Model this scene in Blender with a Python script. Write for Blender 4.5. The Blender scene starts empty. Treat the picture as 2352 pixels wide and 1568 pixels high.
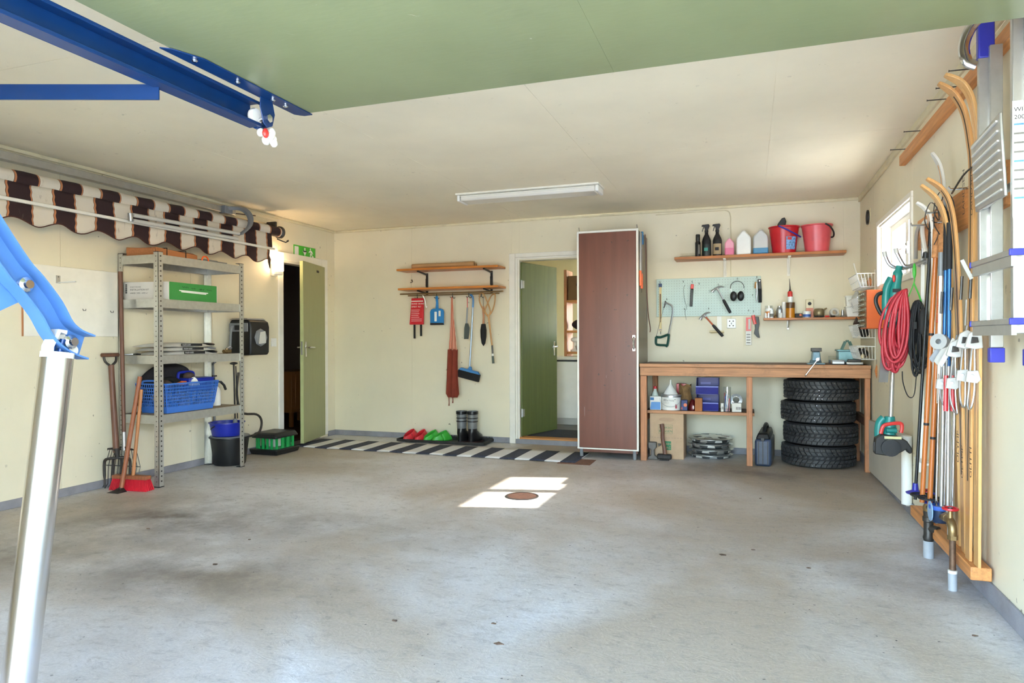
import bpy, bmesh, math, random
from mathutils import Vector as V, Matrix

random.seed(7)
sc = bpy.context.scene
COL = sc.collection
PI = math.pi
W, H = 5.59, 2.4            # room: x 0..W (back wall), y 0 (back wall) towards the open door at -6.5, z up
YF = -6.5

# ------------------------------------------------------------------ camera
F_PX, YAW, PITCH, ROLL = 1569.48, 0.335117, -0.001558, -0.003776
fw = V((-math.sin(YAW) * math.cos(PITCH), math.cos(YAW) * math.cos(PITCH), math.sin(PITCH)))
r0 = V((math.cos(YAW), math.sin(YAW), 0)); u0 = r0.cross(fw)
rt = math.cos(ROLL) * r0 + math.sin(ROLL) * u0
up = -math.sin(ROLL) * r0 + math.cos(ROLL) * u0
cam = bpy.data.cameras.new('camera'); cam.sensor_width = 36; cam.lens = 36 * F_PX / 2352
cam.clip_start = .05; cam.clip_end = 300
co = bpy.data.objects.new('camera', cam); COL.objects.link(co)
co.matrix_world = Matrix(((rt.x, up.x, -fw.x, 4.63645), (rt.y, up.y, -fw.y, -6.93854), (rt.z, up.z, -fw.z, 1.10391), (0, 0, 0, 1)))
sc.camera = co

# ------------------------------------------------------------------ sky, sun, exposure
world = bpy.data.worlds.new('world'); sc.world = world; world.use_nodes = True
wn = world.node_tree; bg = wn.nodes['Background']
sky = wn.nodes.new('ShaderNodeTexSky'); sky.sky_type = 'NISHITA'; sky.sun_disc = False
sky.sun_elevation = math.radians(33); sky.sun_rotation = math.radians(76)
wn.links.new(sky.outputs[0], bg.inputs[0]); bg.inputs[1].default_value = 0.75
sun = bpy.data.lights.new('sun', 'SUN'); sun.energy = 5.0; sun.angle = math.radians(.6); sun.color = (1, .96, .88)
so = bpy.data.objects.new('sun', sun); COL.objects.link(so); so.location = (12, 4, 9)
so.rotation_euler = V((-2.63, -.66, -1.75)).to_track_quat('-Z', 'Y').to_euler()
sc.view_settings.view_transform = 'Standard'; sc.view_settings.look = 'None'
sc.view_settings.gamma = 1; sc.view_settings.use_curve_mapping = False
sc.view_settings.exposure = 2.42
sc.cycles.use_denoising = True
sc.cycles.max_bounces = 14; sc.cycles.diffuse_bounces = 8; sc.cycles.transparent_max_bounces = 12
sc.cycles.sample_clamp_indirect = 8; sc.cycles.caustics_reflective = False; sc.cycles.caustics_refractive = False

# ------------------------------------------------------------------ materials
def lin(h):
    h = h.lstrip('#'); o = []
    for i in (0, 2, 4):
        c = int(h[i:i + 2], 16) / 255
        o.append(c / 12.92 if c <= .04045 else ((c + .055) / 1.055) ** 2.4)
    return o
def nmat(name):
    m = bpy.data.materials.new(name); m.use_nodes = True
    nt = m.node_tree; return m, nt, nt.nodes['Principled BSDF']
def ramp(nt, fac, stops, interp='LINEAR'):
    r = nt.nodes.new('ShaderNodeValToRGB'); r.color_ramp.interpolation = interp
    e = r.color_ramp.elements
    while len(e) < len(stops): e.new(.5)
    for k, (p, c) in enumerate(stops):
        e[k].position = p; e[k].color = (*c, 1) if len(c) == 3 else c
    nt.links.new(fac, r.inputs[0]); return r.outputs[0]
def noise(nt, scale, detail=4, vec=None, mscale=None, rough=.55, dist=0):
    n = nt.nodes.new('ShaderNodeTexNoise'); n.inputs['Scale'].default_value = scale
    n.inputs['Detail'].default_value = detail; n.inputs['Roughness'].default_value = rough; n.inputs['Distortion'].default_value = dist
    if vec is None:
        vec = nt.nodes.new('ShaderNodeTexCoord').outputs['Object']
    if mscale:
        mp = nt.nodes.new('ShaderNodeMapping'); mp.inputs['Scale'].default_value = mscale
        nt.links.new(vec, mp.inputs[0]); vec = mp.outputs[0]
    nt.links.new(vec, n.inputs['Vector']); return n.outputs['Fac']
def mix(nt, fac, a, b, mode='MIX'):
    m = nt.nodes.new('ShaderNodeMix'); m.data_type = 'RGBA'; m.blend_type = mode
    for s, x in ((m.inputs['Factor'], fac), (m.inputs['A'], a), (m.inputs['B'], b)):
        if hasattr(x, 'links') or hasattr(x, 'is_linked'): nt.links.new(x, s)
        else: s.default_value = x if isinstance(x, (int, float)) else (*x, 1)
    return m.outputs['Result']
def bump(nt, p, h, strength, dist=.01):
    b = nt.nodes.new('ShaderNodeBump'); b.inputs['Strength'].default_value = strength; b.inputs['Distance'].default_value = dist
    nt.links.new(h, b.inputs['Height']); nt.links.new(b.outputs[0], p.inputs['Normal'])
def mat(name, col, rough=.5, metal=0., var=.1, s=9., bmp=0., bs=60., grain=None, trans=0., dirt=0.):
    m, nt, p = nmat(name); c = lin(col)
    lo = [max(0, x * (1 - var)) for x in c]; hi = [min(1, x * (1 + var)) for x in c]
    if grain:
        k = {'x': (1.2, 22, 22), 'y': (22, 1.2, 22), 'z': (22, 22, 1.2)}[grain]
        f = noise(nt, s * .35, 5, mscale=k, dist=.4)
    else: f = noise(nt, s, 4)
    out = ramp(nt, f, [(.3, lo), (.7, hi)])
    if dirt:
        d = noise(nt, 3.5, 8, rough=.7); dd = ramp(nt, d, [(.52, (0, 0, 0)), (.72, (dirt,) * 3)])
        out = mix(nt, dd, out, (.05, .04, .03))
    nt.links.new(out, p.inputs['Base Color'])
    p.inputs['Roughness'].default_value = rough; p.inputs['Metallic'].default_value = metal
    if trans: p.inputs['Transmission Weight'].default_value = trans
    if bmp: bump(nt, p, noise(nt, bs, 5), bmp)
    M[name] = m
    return m
M = {}
def mm(key, *a, **k): M[key] = mat(key, *a, **k)

# ------------------------------------------------------------------ mesh builder
ORG = {}
class B:
    def __init__(s): s.v = []; s.f = []; s.T = None
    def add(s, vs, fs):
        o = len(s.v)
        s.v += [(s.T @ V(p)) if s.T else V(p) for p in vs]
        s.f += [tuple(i + o for i in f) for f in fs]
        return s
    def box(s, x0, y0, z0, x1, y1, z1):
        return s.add([(x0, y0, z0), (x1, y0, z0), (x1, y1, z0), (x0, y1, z0), (x0, y0, z1), (x1, y0, z1), (x1, y1, z1), (x0, y1, z1)],
                     [(0, 3, 2, 1), (4, 5, 6, 7), (0, 1, 5, 4), (1, 2, 6, 5), (2, 3, 7, 6), (3, 0, 4, 7)])
    def hexa(s, bot, top):
        return s.add(list(bot) + list(top), [(0, 3, 2, 1), (4, 5, 6, 7), (0, 1, 5, 4), (1, 2, 6, 5), (2, 3, 7, 6), (3, 0, 4, 7)])
    def bar(s, p, q, w, h, side=None):
        p, q = V(p), V(q); d = (q - p).normalized()
        sd = V(side) if side else (V((0, 0, 1)).cross(d) if abs(d.z) < .9 else V((1, 0, 0)))
        sd = (sd - d * sd.dot(d)).normalized(); u = d.cross(sd)
        c = [sd * (a * w / 2) + u * (b * h / 2) for a, b in ((-1, -1), (1, -1), (1, 1), (-1, 1))]
        return s.hexa([p + k for k in c], [q + k for k in c])
    def cyl(s, p, q, r, r2=None, n=14):
        return s.tube([p, q], [r, r if r2 is None else r2], n)
    def tube(s, pts, r, n=8, closed=False, sx=1.):
        pts = [V(p) for p in pts]; m = len(pts)
        rs = r if isinstance(r, (list, tuple)) else [r] * m
        def tan(i):
            a = pts[i - 1] if (i > 0 or closed) else pts[i]
            b = pts[(i + 1) % m] if (i < m - 1 or closed) else pts[i]
            t = b - a; return t.normalized() if t.length > 1e-9 else V((0, 0, 1))
        t = tan(0); nn = V((0, 0, 1)) if abs(t.z) < .9 else V((1, 0, 0))
        nn = (nn - t * nn.dot(t)).normalized(); vs = []; fs = []
        for i in range(m):
            t2 = tan(i); nn = nn - t2 * nn.dot(t2)
            nn = nn.normalized() if nn.length > 1e-6 else t2.orthogonal().normalized()
            b = t2.cross(nn)
            for k in range(n):
                a = 2 * PI * k / n
                vs.append(pts[i] + (nn * math.cos(a) + b * (math.sin(a) * sx)) * rs[i])
        for i in range(m if closed else m - 1):
            j = (i + 1) % m
            for k in range(n):
                fs.append((i * n + k, i * n + (k + 1) % n, j * n + (k + 1) % n, j * n + k))
        if not closed:
            fs.append(tuple(range(n - 1, -1, -1))); fs.append(tuple((m - 1) * n + k for k in range(n)))
        return s.add(vs, fs)
    def band(s, pts, w, t, side):
        pts = [V(p) for p in pts]; sd = V(side).normalized(); vs = []; fs = []; m = len(pts)
        ws = w if isinstance(w, (list, tuple)) else [w] * m
        for i in range(m):
            d = (pts[min(i + 1, m - 1)] - pts[max(i - 1, 0)]).normalized(); u = d.cross(sd).normalized()
            for a, b in ((-1, -1), (1, -1), (1, 1), (-1, 1)): vs.append(pts[i] + sd * (a * ws[i] / 2) + u * (b * t / 2))
        for i in range(m - 1):
            for k in range(4): fs.append((i * 4 + k, i * 4 + (k + 1) % 4, i * 4 + 4 + (k + 1) % 4, i * 4 + 4 + k))
        fs += [(3, 2, 1, 0), tuple((m - 1) * 4 + k for k in range(4))]
        return s.add(vs, fs)
    def lathe(s, prof, c=(0, 0, 0), n=24, ax=None, sq=(1, 1)):
        c = V(c); q = V((0, 0, 1)).rotation_difference(V(ax)) if ax else None
        vs = []; fs = []; rings = []
        for r, z in prof:
            if r < 1e-6: rings.append([len(vs)]); vs.append(V((0, 0, z)))
            else:
                rings.append(list(range(len(vs), len(vs) + n)))
                vs += [V((r * sq[0] * math.cos(2 * PI * k / n), r * sq[1] * math.sin(2 * PI * k / n), z)) for k in range(n)]
        for a, b in zip(rings, rings[1:]):
            for k in range(n):
                k2 = (k + 1) % n
                if len(a) == 1 and len(b) == 1: continue
                if len(a) == 1: fs.append((a[0], b[k2], b[k]))
                elif len(b) == 1: fs.append((a[k], a[k2], b[0]))
                else: fs.append((a[k], a[k2], b[k2], b[k]))
        return s.add([(q @ v if q else v) + c for v in vs], fs)
    def prism(s, poly, o, u, v, t):
        o, u, v = V(o), V(u), V(v); n = u.cross(v).normalized() * t; m = len(poly)
        a = [o + u * x + v * y for x, y in poly]
        return s.add(a + [p + n for p in a], [tuple(range(m - 1, -1, -1)), tuple(range(m, 2 * m))] + [(k, (k + 1) % m, m + (k + 1) % m, m + k) for k in range(m)])
    def ell(s, c, rx, ry, rz, n=16, m=9):
        return s.lathe([(math.sin(PI * k / m) if 0 < k < m else 0, -rz * math.cos(PI * k / m)) for k in range(m + 1)], c, n, sq=(rx, ry))
    def grid(s, fn, nu, nv, t=0):
        vs = [V(fn(i / nu, j / nv)) for i in range(nu + 1) for j in range(nv + 1)]
        fs = [(i * (nv + 1) + j, (i + 1) * (nv + 1) + j, (i + 1) * (nv + 1) + j + 1, i * (nv + 1) + j + 1) for i in range(nu) for j in range(nv)]
        return s.add(vs, fs)
    def text(s, body, size, o, u, v, align='LEFT'):
        cu = bpy.data.curves.new('t', 'FONT'); cu.body = body; cu.size = size; cu.align_x = align; cu.resolution_u = 2
        ob = bpy.data.objects.new('t', cu); me = bpy.data.meshes.new_from_object(ob)
        o, u, v = V(o), V(u), V(v)
        s.add([o + u * p.co.x + v * p.co.y for p in me.vertices], [tuple(f.vertices) for f in me.polygons])
        bpy.data.objects.remove(ob); bpy.data.curves.remove(cu); bpy.data.meshes.remove(me); return s
    def obj(s, name, m, parent=None, label=None, cat=None, group=None, kind=None, org=None, bev=0., smooth=38, solid=0., sub=0):
        if parent is not None: o0 = ORG[parent.name]
        elif org is not None: o0 = V(org)
        else:
            xs = [[p[i] for p in s.v] for i in range(3)]
            o0 = V(((min(xs[0]) + max(xs[0])) / 2, (min(xs[1]) + max(xs[1])) / 2, min(xs[2])))
        me = bpy.data.meshes.new(name); me.from_pydata([tuple(p - o0) for p in s.v], [], s.f)
        bm = bmesh.new(); bm.from_mesh(me); bmesh.ops.recalc_face_normals(bm, faces=bm.faces); bm.to_mesh(me); bm.free()
        if smooth:
            me.shade_smooth(); me.set_sharp_from_angle(angle=math.radians(smooth))
        me.materials.append(M[m] if isinstance(m, str) else m)
        ob = bpy.data.objects.new(name, me); COL.objects.link(ob)
        if parent is not None: ob.parent = parent
        else: ob.location = o0
        ORG[ob.name] = o0
        if solid:
            md = ob.modifiers.new('solid', 'SOLIDIFY'); md.thickness = solid; md.offset = 0
        if bev:
            md = ob.modifiers.new('bevel', 'BEVEL'); md.width = bev; md.segments = 2; md.limit_method = 'ANGLE'; md.angle_limit = math.radians(40)
        if sub:
            md = ob.modifiers.new('sub', 'SUBSURF'); md.levels = sub; md.render_levels = sub
        for k, x in (('label', label), ('category', cat), ('group', group), ('kind', kind)):
            if x: ob[k] = x
        return ob
def E(name, label, cat, loc, group=None, kind=None):
    o = bpy.data.objects.new(name, None); COL.objects.link(o); o.location = loc; o.empty_display_size = .05
    ORG[o.name] = V(loc); o['label'] = label; o['category'] = cat
    if group: o['group'] = group
    if kind: o['kind'] = kind
    return o
def dup(o, loc, rz=0, label=None, parent=None):
    c = o.copy(); COL.objects.link(c)
    if parent is None: c.location = loc; c.rotation_euler = (0, 0, rz)
    else: c.parent = parent
    if label: c['label'] = label
    for ch in [x for x in bpy.data.objects if x.parent == o]: dup(ch, None, parent=c)
    return c
def bx(*a): return B().box(*a)
def rotz(c, a): return Matrix.Translation(c) @ Matrix.Rotation(a, 4, 'Z')
def arc(c, r, a0, a1, n, u=(1, 0, 0), v=(0, 0, 1)):
    c, u, v = V(c), V(u), V(v)
    return [c + u * (r * math.cos(a0 + (a1 - a0) * k / n)) + v * (r * math.sin(a0 + (a1 - a0) * k / n)) for k in range(n + 1)]
def smoothpts(pts, k=5):
    pts = [V(p) for p in pts]; out = []
    for i in range(len(pts) - 1):
        p0 = pts[max(i - 1, 0)]; p1 = pts[i]; p2 = pts[i + 1]; p3 = pts[min(i + 2, len(pts) - 1)]
        for j in range(k):
            t = j / k
            out.append(.5 * ((2 * p1) + (p2 - p0) * t + (2 * p0 - 5 * p1 + 4 * p2 - p3) * t * t + (3 * p1 - p0 - 3 * p2 + p3) * t ** 3))
    return out + [pts[-1]]
X, Y, Z = (1, 0, 0), (0, 1, 0), (0, 0, 1)
# ------------------------------------------------------------------ shared materials
mm('white_paint', '#e9e6dc', .45, var=.04); mm('white_plastic', '#eeeeea', .35, var=.03); mm('trim_cream', '#dcd3b4', .5, var=.05, dirt=.25)
mm('steel', '#b9bbbd', .32, .9, var=.1, s=14); mm('galv', '#c8c8c2', .36, .75, var=.07, s=30); mm('dark_steel', '#4a4744', .45, .7, var=.25, s=25)
mm('chrome', '#dfe0e2', .14, 1., var=.02); mm('brass', '#927b55', .4, .8, var=.15); mm('iron', '#3a3634', .6, .5, var=.3, s=30)
mm('black_plastic', '#17181a', .42, var=.2); mm('black_rubber', '#1d1d1f', .7, var=.2); mm('black_matte', '#141415', .8, var=.2)
mm('pine', '#c98a4e', .5, var=.2, grain='x'); mm('pine_z', '#b97f58', .6, var=.25, grain='z', dirt=.6); mm('pine_y', '#cf8d52', .5, var=.22, grain='y')
mm('bench_wood', '#bd8a64', .65, var=.25, grain='x', dirt=.65); mm('bench_top', '#5f4232', .6, var=.4, grain='x', dirt=.5); mm('oak_shelf', '#b06a2a', .4, var=.3, grain='x')
mm('handle_wood', '#6d4938', .5, var=.25, grain='z'); mm('ash_wood', '#96593a', .5, var=.25, grain='z')
mm('rack_wood', '#c67a34', .35, var=.14, grain='x'); mm('red_plastic', '#c2202a', .3, var=.1); mm('pinkred_plastic', '#dc5a62', .32, var=.08)
mm('blue_plastic', '#3b70c6', .35, var=.08); mm('deep_blue', '#1c2b9c', .32, var=.1); mm('navy_bin', '#10167c', .4, var=.12); mm('violet_blue', '#31359e', .35, var=.1)
mm('green_plastic', '#3fae3a', .4, var=.06); mm('crate_green', '#1c9a4c', .35, var=.08); mm('red_clog', '#d8343c', .45, var=.05)
mm('orange_paint', '#d4601e', .4, var=.06); mm('orange_plastic', '#f0601a', .35, var=.04); mm('teal', '#1f7f78', .38, var=.08); mm('bright_red', '#d63a34', .35, var=.06)
mm('paper_white', '#e4e2da', .7, var=.05); mm('card_brown', '#c2a585', .75, var=.06, s=20); mm('ink', '#1b1b1d', .6, var=.05); mm('white_ink', '#e6e6e2', .6, var=.03)
mm('green_ink', '#2a7a50', .6, var=.1); mm('grey_ink', '#77746c', .7, var=.1); mm('grey_plastic', '#7d8084', .4, var=.08); mm('light_grey', '#c9c7c0', .5, var=.04)
mm('rust', '#4a3024', .75, .2, var=.35, s=40); mm('cobalt', '#0f3468', .28, .1, var=.08, s=12, dirt=.12); mm('sky_cobalt', '#436a9e', .42, .1, var=.08)
mm('dark_cloth', '#25232a', .9, var=.3, bmp=.3); mm('brown_cloth', '#4a3a32', .9, var=.3, bmp=.4); mm('alu', '#bdbcb8', .3, .75, var=.08, s=18); mm('cork', '#b47b4c', .8, var=.3, s=60)
mm('rattan', '#b98a52', .5, var=.2); mm('leather', '#17130f', .6, var=.2); mm('copper_pipe', '#6e5644', .5, .6, var=.35, s=40); mm('grey_pvc', '#a9adb1', .55, var=.15, dirt=.3)

def glass_mat(name, tint=(1, 1, 1), gl=.06):
    m = bpy.data.materials.new(name); m.use_nodes = True; nt = m.node_tree; nt.nodes.clear()
    o = nt.nodes.new('ShaderNodeOutputMaterial'); mx = nt.nodes.new('ShaderNodeMixShader'); t = nt.nodes.new('ShaderNodeBsdfTransparent'); g = nt.nodes.new('ShaderNodeBsdfGlossy')
    t.inputs[0].default_value = (*tint, 1); g.inputs['Roughness'].default_value = .03; mx.inputs[0].default_value = gl
    nt.links.new(t.outputs[0], mx.inputs[1]); nt.links.new(g.outputs[0], mx.inputs[2]); nt.links.new(mx.outputs[0], o.inputs[0]); return m
M['glass'] = glass_mat('glass'); M['amber_glass'] = glass_mat('amber_glass', (.75, .38, .05), .1); M['clear_plastic'] = glass_mat('clear_plastic', (.9, .92, .92), .1)
M['smoke_plastic'] = glass_mat('smoke_plastic', (.7, .68, .6), .12)

def wall_paint(name, col, spots=1., streak=.5, rough=.55):
    m, nt, p = nmat(name); c = lin(col)
    a = ramp(nt, noise(nt, 1.6, 6), [(.3, [x * .93 for x in c]), (.7, [min(1, x * 1.03) for x in c])])
    st = noise(nt, 3, 6, mscale=(7, 7, .8), rough=.7)                                  # faint run marks
    a = mix(nt, ramp(nt, st, [(.6, (0, 0, 0)), (.85, (.22 * streak,) * 3)]), a, (.36, .30, .18))
    v = noise(nt, 26, 3, rough=.4); w2 = noise(nt, 2.1, 4)
    m1 = nt.nodes.new('ShaderNodeMath'); m1.operation = 'MULTIPLY'
    nt.links.new(ramp(nt, v, [(.705, (0, 0, 0)), (.73, (.75 * spots,) * 3)]), m1.inputs[0]); nt.links.new(ramp(nt, w2, [(.5, (0, 0, 0)), (.62, (1, 1, 1))]), m1.inputs[1])
    a = mix(nt, m1.outputs[0], a, (.10, .08, .05))                                        # chips and scuffs
    nt.links.new(a, p.inputs['Base Color']); p.inputs['Roughness'].default_value = rough
    bump(nt, p, noise(nt, 45, 5), .06); return m
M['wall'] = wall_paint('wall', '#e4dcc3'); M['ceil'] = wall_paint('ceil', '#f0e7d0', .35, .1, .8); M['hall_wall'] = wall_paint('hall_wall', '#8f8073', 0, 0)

def concrete(name, base, dark, warm):
    m, nt, p = nmat(name)
    a = ramp(nt, noise(nt, .9, 8, rough=.62), [(.36, lin(dark)), (.5, lin(base)), (.68, [min(1, x * 1.12) for x in lin(base)])])
    wv = noise(nt, .55, 5, dist=.6); a = mix(nt, ramp(nt, wv, [(.44, (0, 0, 0)), (.62, (.9,) * 3)]), a, lin(warm))
    sw = noise(nt, 13, 9, mscale=(1, 1.5, 1), rough=.8, dist=.5); a = mix(nt, ramp(nt, sw, [(.36, (.5,) * 3), (.48, (0, 0, 0))]), a, (.26, .235, .21))
    li = noise(nt, 22, 8, mscale=(1, 1.4, 1), rough=.8, dist=.6); a = mix(nt, ramp(nt, li, [(.58, (0, 0, 0)), (.75, (.4,) * 3)]), a, (.8, .78, .75))
    a = mix(nt, .55, a, ramp(nt, noise(nt, 75, 6, rough=.8), [(.3, (.62,) * 3), (.7, (1.18,) * 3)]), 'MULTIPLY')          # grit
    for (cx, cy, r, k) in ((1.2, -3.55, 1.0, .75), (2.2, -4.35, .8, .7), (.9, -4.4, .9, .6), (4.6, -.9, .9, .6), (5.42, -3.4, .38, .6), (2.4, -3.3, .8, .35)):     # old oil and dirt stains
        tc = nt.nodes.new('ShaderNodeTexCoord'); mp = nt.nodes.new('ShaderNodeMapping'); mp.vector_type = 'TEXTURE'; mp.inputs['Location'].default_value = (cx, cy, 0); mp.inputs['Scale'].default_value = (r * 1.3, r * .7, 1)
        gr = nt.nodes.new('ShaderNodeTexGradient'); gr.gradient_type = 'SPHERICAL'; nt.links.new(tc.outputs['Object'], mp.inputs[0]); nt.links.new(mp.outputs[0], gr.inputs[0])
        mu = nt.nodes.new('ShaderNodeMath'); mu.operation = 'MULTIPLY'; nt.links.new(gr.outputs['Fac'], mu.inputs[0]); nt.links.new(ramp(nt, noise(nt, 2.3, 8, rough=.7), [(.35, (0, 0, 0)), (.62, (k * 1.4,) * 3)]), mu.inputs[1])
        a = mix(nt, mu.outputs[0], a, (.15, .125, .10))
    sp = noise(nt, 48, 2, rough=.3); w2 = noise(nt, 4, 3)
    m1 = nt.nodes.new('ShaderNodeMath'); m1.operation = 'MULTIPLY'
    nt.links.new(ramp(nt, sp, [(.73, (0, 0, 0)), (.76, (.9,) * 3)]), m1.inputs[0]); nt.links.new(ramp(nt, w2, [(.48, (0, 0, 0)), (.6, (1, 1, 1))]), m1.inputs[1])
    a = mix(nt, m1.outputs[0], a, (.05, .045, .04))
    nt.links.new(a, p.inputs['Base Color'])
    nt.links.new(ramp(nt, noise(nt, 2.2, 5), [(.3, (.38,) * 3), (.7, (.62,) * 3)]), p.inputs['Roughness'])
    bump(nt, p, noise(nt, 11, 10, mscale=(1, 1.5, 1), rough=.75, dist=1.), .4, .012); return m
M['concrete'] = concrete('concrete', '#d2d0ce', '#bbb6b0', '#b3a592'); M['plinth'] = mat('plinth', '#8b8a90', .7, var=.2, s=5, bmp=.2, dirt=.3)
M['asphalt'] = mat('asphalt', '#dcd8ce', .85, var=.15, s=3, bmp=.3)

# ------------------------------------------------------------------ floor, ceiling, walls
S = 'structure'
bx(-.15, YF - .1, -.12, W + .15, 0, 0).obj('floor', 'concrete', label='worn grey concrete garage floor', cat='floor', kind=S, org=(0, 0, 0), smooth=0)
bx(-40, -45, -.16, 45, 30, -.13).obj('ground', 'asphalt', label='pale driveway ground outside the garage', cat='ground', kind=S, org=(0, 0, 0), smooth=0)
G_ = .0012
ce = bx(-.15, YF, H + .002, W + .15, 2.9, H + .16).obj('ceiling', 'ceil', label='cream painted board ceiling', cat='ceiling', kind=S, org=(0, 0, 0), smooth=0)
xs = [0, 1.16, 2.36, 3.56, 4.76, W]; ys = [0, -2.18, -4.66, YF]
for i in range(5):
    for j in range(3):
        bx(xs[i] + G_, ys[j + 1] + G_, H, xs[i + 1] - G_, ys[j] - G_, H + .0021).obj('ceiling_panel', 'ceil', ce, smooth=0)
T_ = .003
def wall(name, label, solids, panels):
    b = B()
    for a in solids: b.box(*a)
    w = b.obj(name, 'wall', label=label, cat='wall', kind=S, org=(0, 0, 0), smooth=0)
    for a in panels: bx(*a).obj('wall_panel', 'wall', w, smooth=0)
    return w
# left wall with door opening y -0.955..-0.27, z 0.02..1.95
L0, L1, LT = -.953, -.272, 1.955
lp = [(-4.6, YF), (-3.4, -4.6), (-2.2, -3.4), (-1.015, -2.2)]
wall('wall_left', 'cream painted wall behind the metal shelving',
     [(-.12, YF, 0, -T_, L0, H + .01), (-.12, L1, 0, -T_, .12, H + .01), (-.12, L0, LT, -T_, L1, H + .01)],
     [(-T_, b + G_, .06, 0, a - G_, H) for a, b in lp] + [(-T_, -1.015 + G_, .06, 0, L0, H), (-T_, L1, .06, 0, -.155 - G_, H), (-T_, -.155 + G_, .06, 0, 0, H), (-T_, L0 + .001, LT, 0, L1 - .001, H)])
R0, R1, RT = 2.305, 3.05, 1.958
wall('wall_back', 'cream painted wall with coat rack and workbench',
     [(-.12, T_, 0, R0, .12, H + .01), (R1, T_, 0, W + .15, .12, H + .01), (R0, T_, RT, R1, .12, H + .01), (R0, T_, -.02, R1, .12, .05)],
     [(a + G_, 0, .06, b - G_, T_, H) for a, b in ((0, 1.02), (1.02, 2.22), (3.05, 4.25), (4.25, 5.45), (5.45, W))] + [(2.22 + G_, 0, .06, R0, T_, H), (R0 + .001, 0, RT, R1 - G_, T_, H)])
WY0, WY1, WZ0, WZ1 = -2.10, -.94, 1.515, 1.985
wall('wall_right', 'cream painted wall with window, skis and ladder',
     [(W + T_, YF, 0, W + .15, .12, WZ0), (W + T_, YF, WZ1, W + .15, .12, H + .01), (W + T_, YF, WZ0, W + .15, WY0, WZ1), (W + T_, WY1, WZ0, W + .15, .12, WZ1)],
     [(W, b + G_, .06, W + T_, a - G_, H) for a, b in ((WY0 - .02, -3.3), (-3.3, -4.5), (-4.5, -5.7), (-5.7, YF), (0, -.72))] +
     [(W, WY1, .06, W + T_, -.72 - G_, H), (W, WY0 - .02 + G_, .06, W + T_, WY1 - .001, WZ0), (W, WY0 - .02 + G_, WZ1, W + T_, WY1 - .001, H), (W, WY0 - .02 + G_, WZ0 + .001, W + T_, WY0, WZ1 - .001)])
wall('wall_front', 'cream front wall around the garage door opening',
     [(-.12, YF - .1, -.1, 2.66, YF, H + .15), (5.52, YF - .1, -.1, W + .15, YF, H + .15), (2.66, YF - .1, 2.13, 5.52, YF, H + .15)], [])
for n, a in (('left', (0, YF, 0, .006, L0 - .07, .06)), ('back', (0, -.008, 0, 2.195, 0, .06)), ('right', (W - .012, YF, 0, W, -.01, .085))):
    bx(*a).obj('baseboard_' + n, 'plinth', label=f'grey concrete plinth strip along the {n} wall', cat='baseboard', kind=S, bev=.003, smooth=0)
bx(3.16, -.008, 0, W - .013, 0, .06).obj('baseboard_bench', 'plinth', label='grey concrete plinth strip under the workbench', cat='baseboard', kind=S, bev=.003, smooth=0)
bx(.007, -.155, 0, .012, -.0085, .06).obj('baseboard_corner', 'plinth', label='short grey plinth piece beside the left door', cat='baseboard', kind=S, smooth=0)
for n, a in ((1, (.001, YF, H - .028, .02, -.021, H - .001)), (2, (.001, -.02, H - .028, W - .001, -.001, H - .001)), (3, (W - .02, YF, H - .05, W - .001, -.021, H - .001))):
    bx(*a).obj(f'trim_{n}', 'trim_cream', label=['', 'cream ceiling moulding along the left wall', 'cream ceiling moulding along the back wall', 'cream ceiling moulding along the right wall'][n], cat='moulding', kind=S, bev=.005)

# ------------------------------------------------------------------ left door: casing, leaf ajar
mm('door_green', '#97996c', .38, var=.06, grain='z'); mm('door_olive', '#657040', .4, var=.14, s=3, grain='z', dirt=.15); mm('door_edge', '#a9b07e', .4, var=.08)
t = E('trim_4', 'white casing around the left green door', 'door casing', (0, -.6, 0), kind=S)
bx(.0, L0 - .075, .03, .018, L0 - .002, LT + .085).obj('casing_board', 'white_paint', t, bev=.004)
bx(.0, L1 + .002, .03, .018, L1 + .11, LT + .085).obj('casing_board', 'white_paint', t, bev=.004)
bx(.0, L0 - .001, LT + .002, .018, L1 + .001, LT + .085).obj('casing_board', 'white_paint', t, bev=.004)
bx(-.119, L0, .0, -.001, L0 + .02, LT).obj('jamb', 'white_paint', t, smooth=0)
bx(-.119, L1 - .02, .0, -.001, L1, LT).obj('jamb', 'white_paint', t, smooth=0)
bx(-.119, L0 + .021, LT - .02, -.001, L1 - .021, LT).obj('jamb', 'white_paint', t, smooth=0)
def door_leaf(name, label, hinge, ang, w, z0, z1, th, m, me, handle_z, side):
    T = rotz(hinge, ang)
    t = E(name, label, 'door', hinge, kind=S)
    b = B(); b.T = T; b.box(0, 0, z0, w, th, z1).obj('leaf', m, t, bev=.003)
    b = B(); b.T = T; b.box(w, .004, z0 + .004, w + .003, th - .004, z1 - .004).obj('leaf_edge', me, t, smooth=0)
    for q, s2 in ((-.001, -1), (th + .001, 1)):
        b = B(); b.T = T; b.box(w - .075, q - .004 if s2 < 0 else q, handle_z - .1, w - .045, q if s2 < 0 else q + .004, handle_z + .06)
        hp = b.obj('handle_plate', 'chrome', t, bev=.002)
        b = B(); b.T = T; b.tube([(w - .06, q, handle_z), (w - .06, q + s2 * .045, handle_z), (w - .075, q + s2 * .052, handle_z), (w - .18, q + s2 * .052, handle_z - .004)], [.008, .008, .009, .009], 8)
        b.obj('door_handle', 'chrome', hp)
    for z in (z0 + .25, z1 - .24):
        b = B(); b.T = T; b.cyl((-.008, th * .5 * side, z - .045), (-.008, th * .5 * side, z + .045), .008); b.box(-.004, th * .5 * side - .012, z - .04, .03, th * .5 * side + .012, z + .04)
        b.obj('hinge', 'steel', t)
    return t, T
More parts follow.
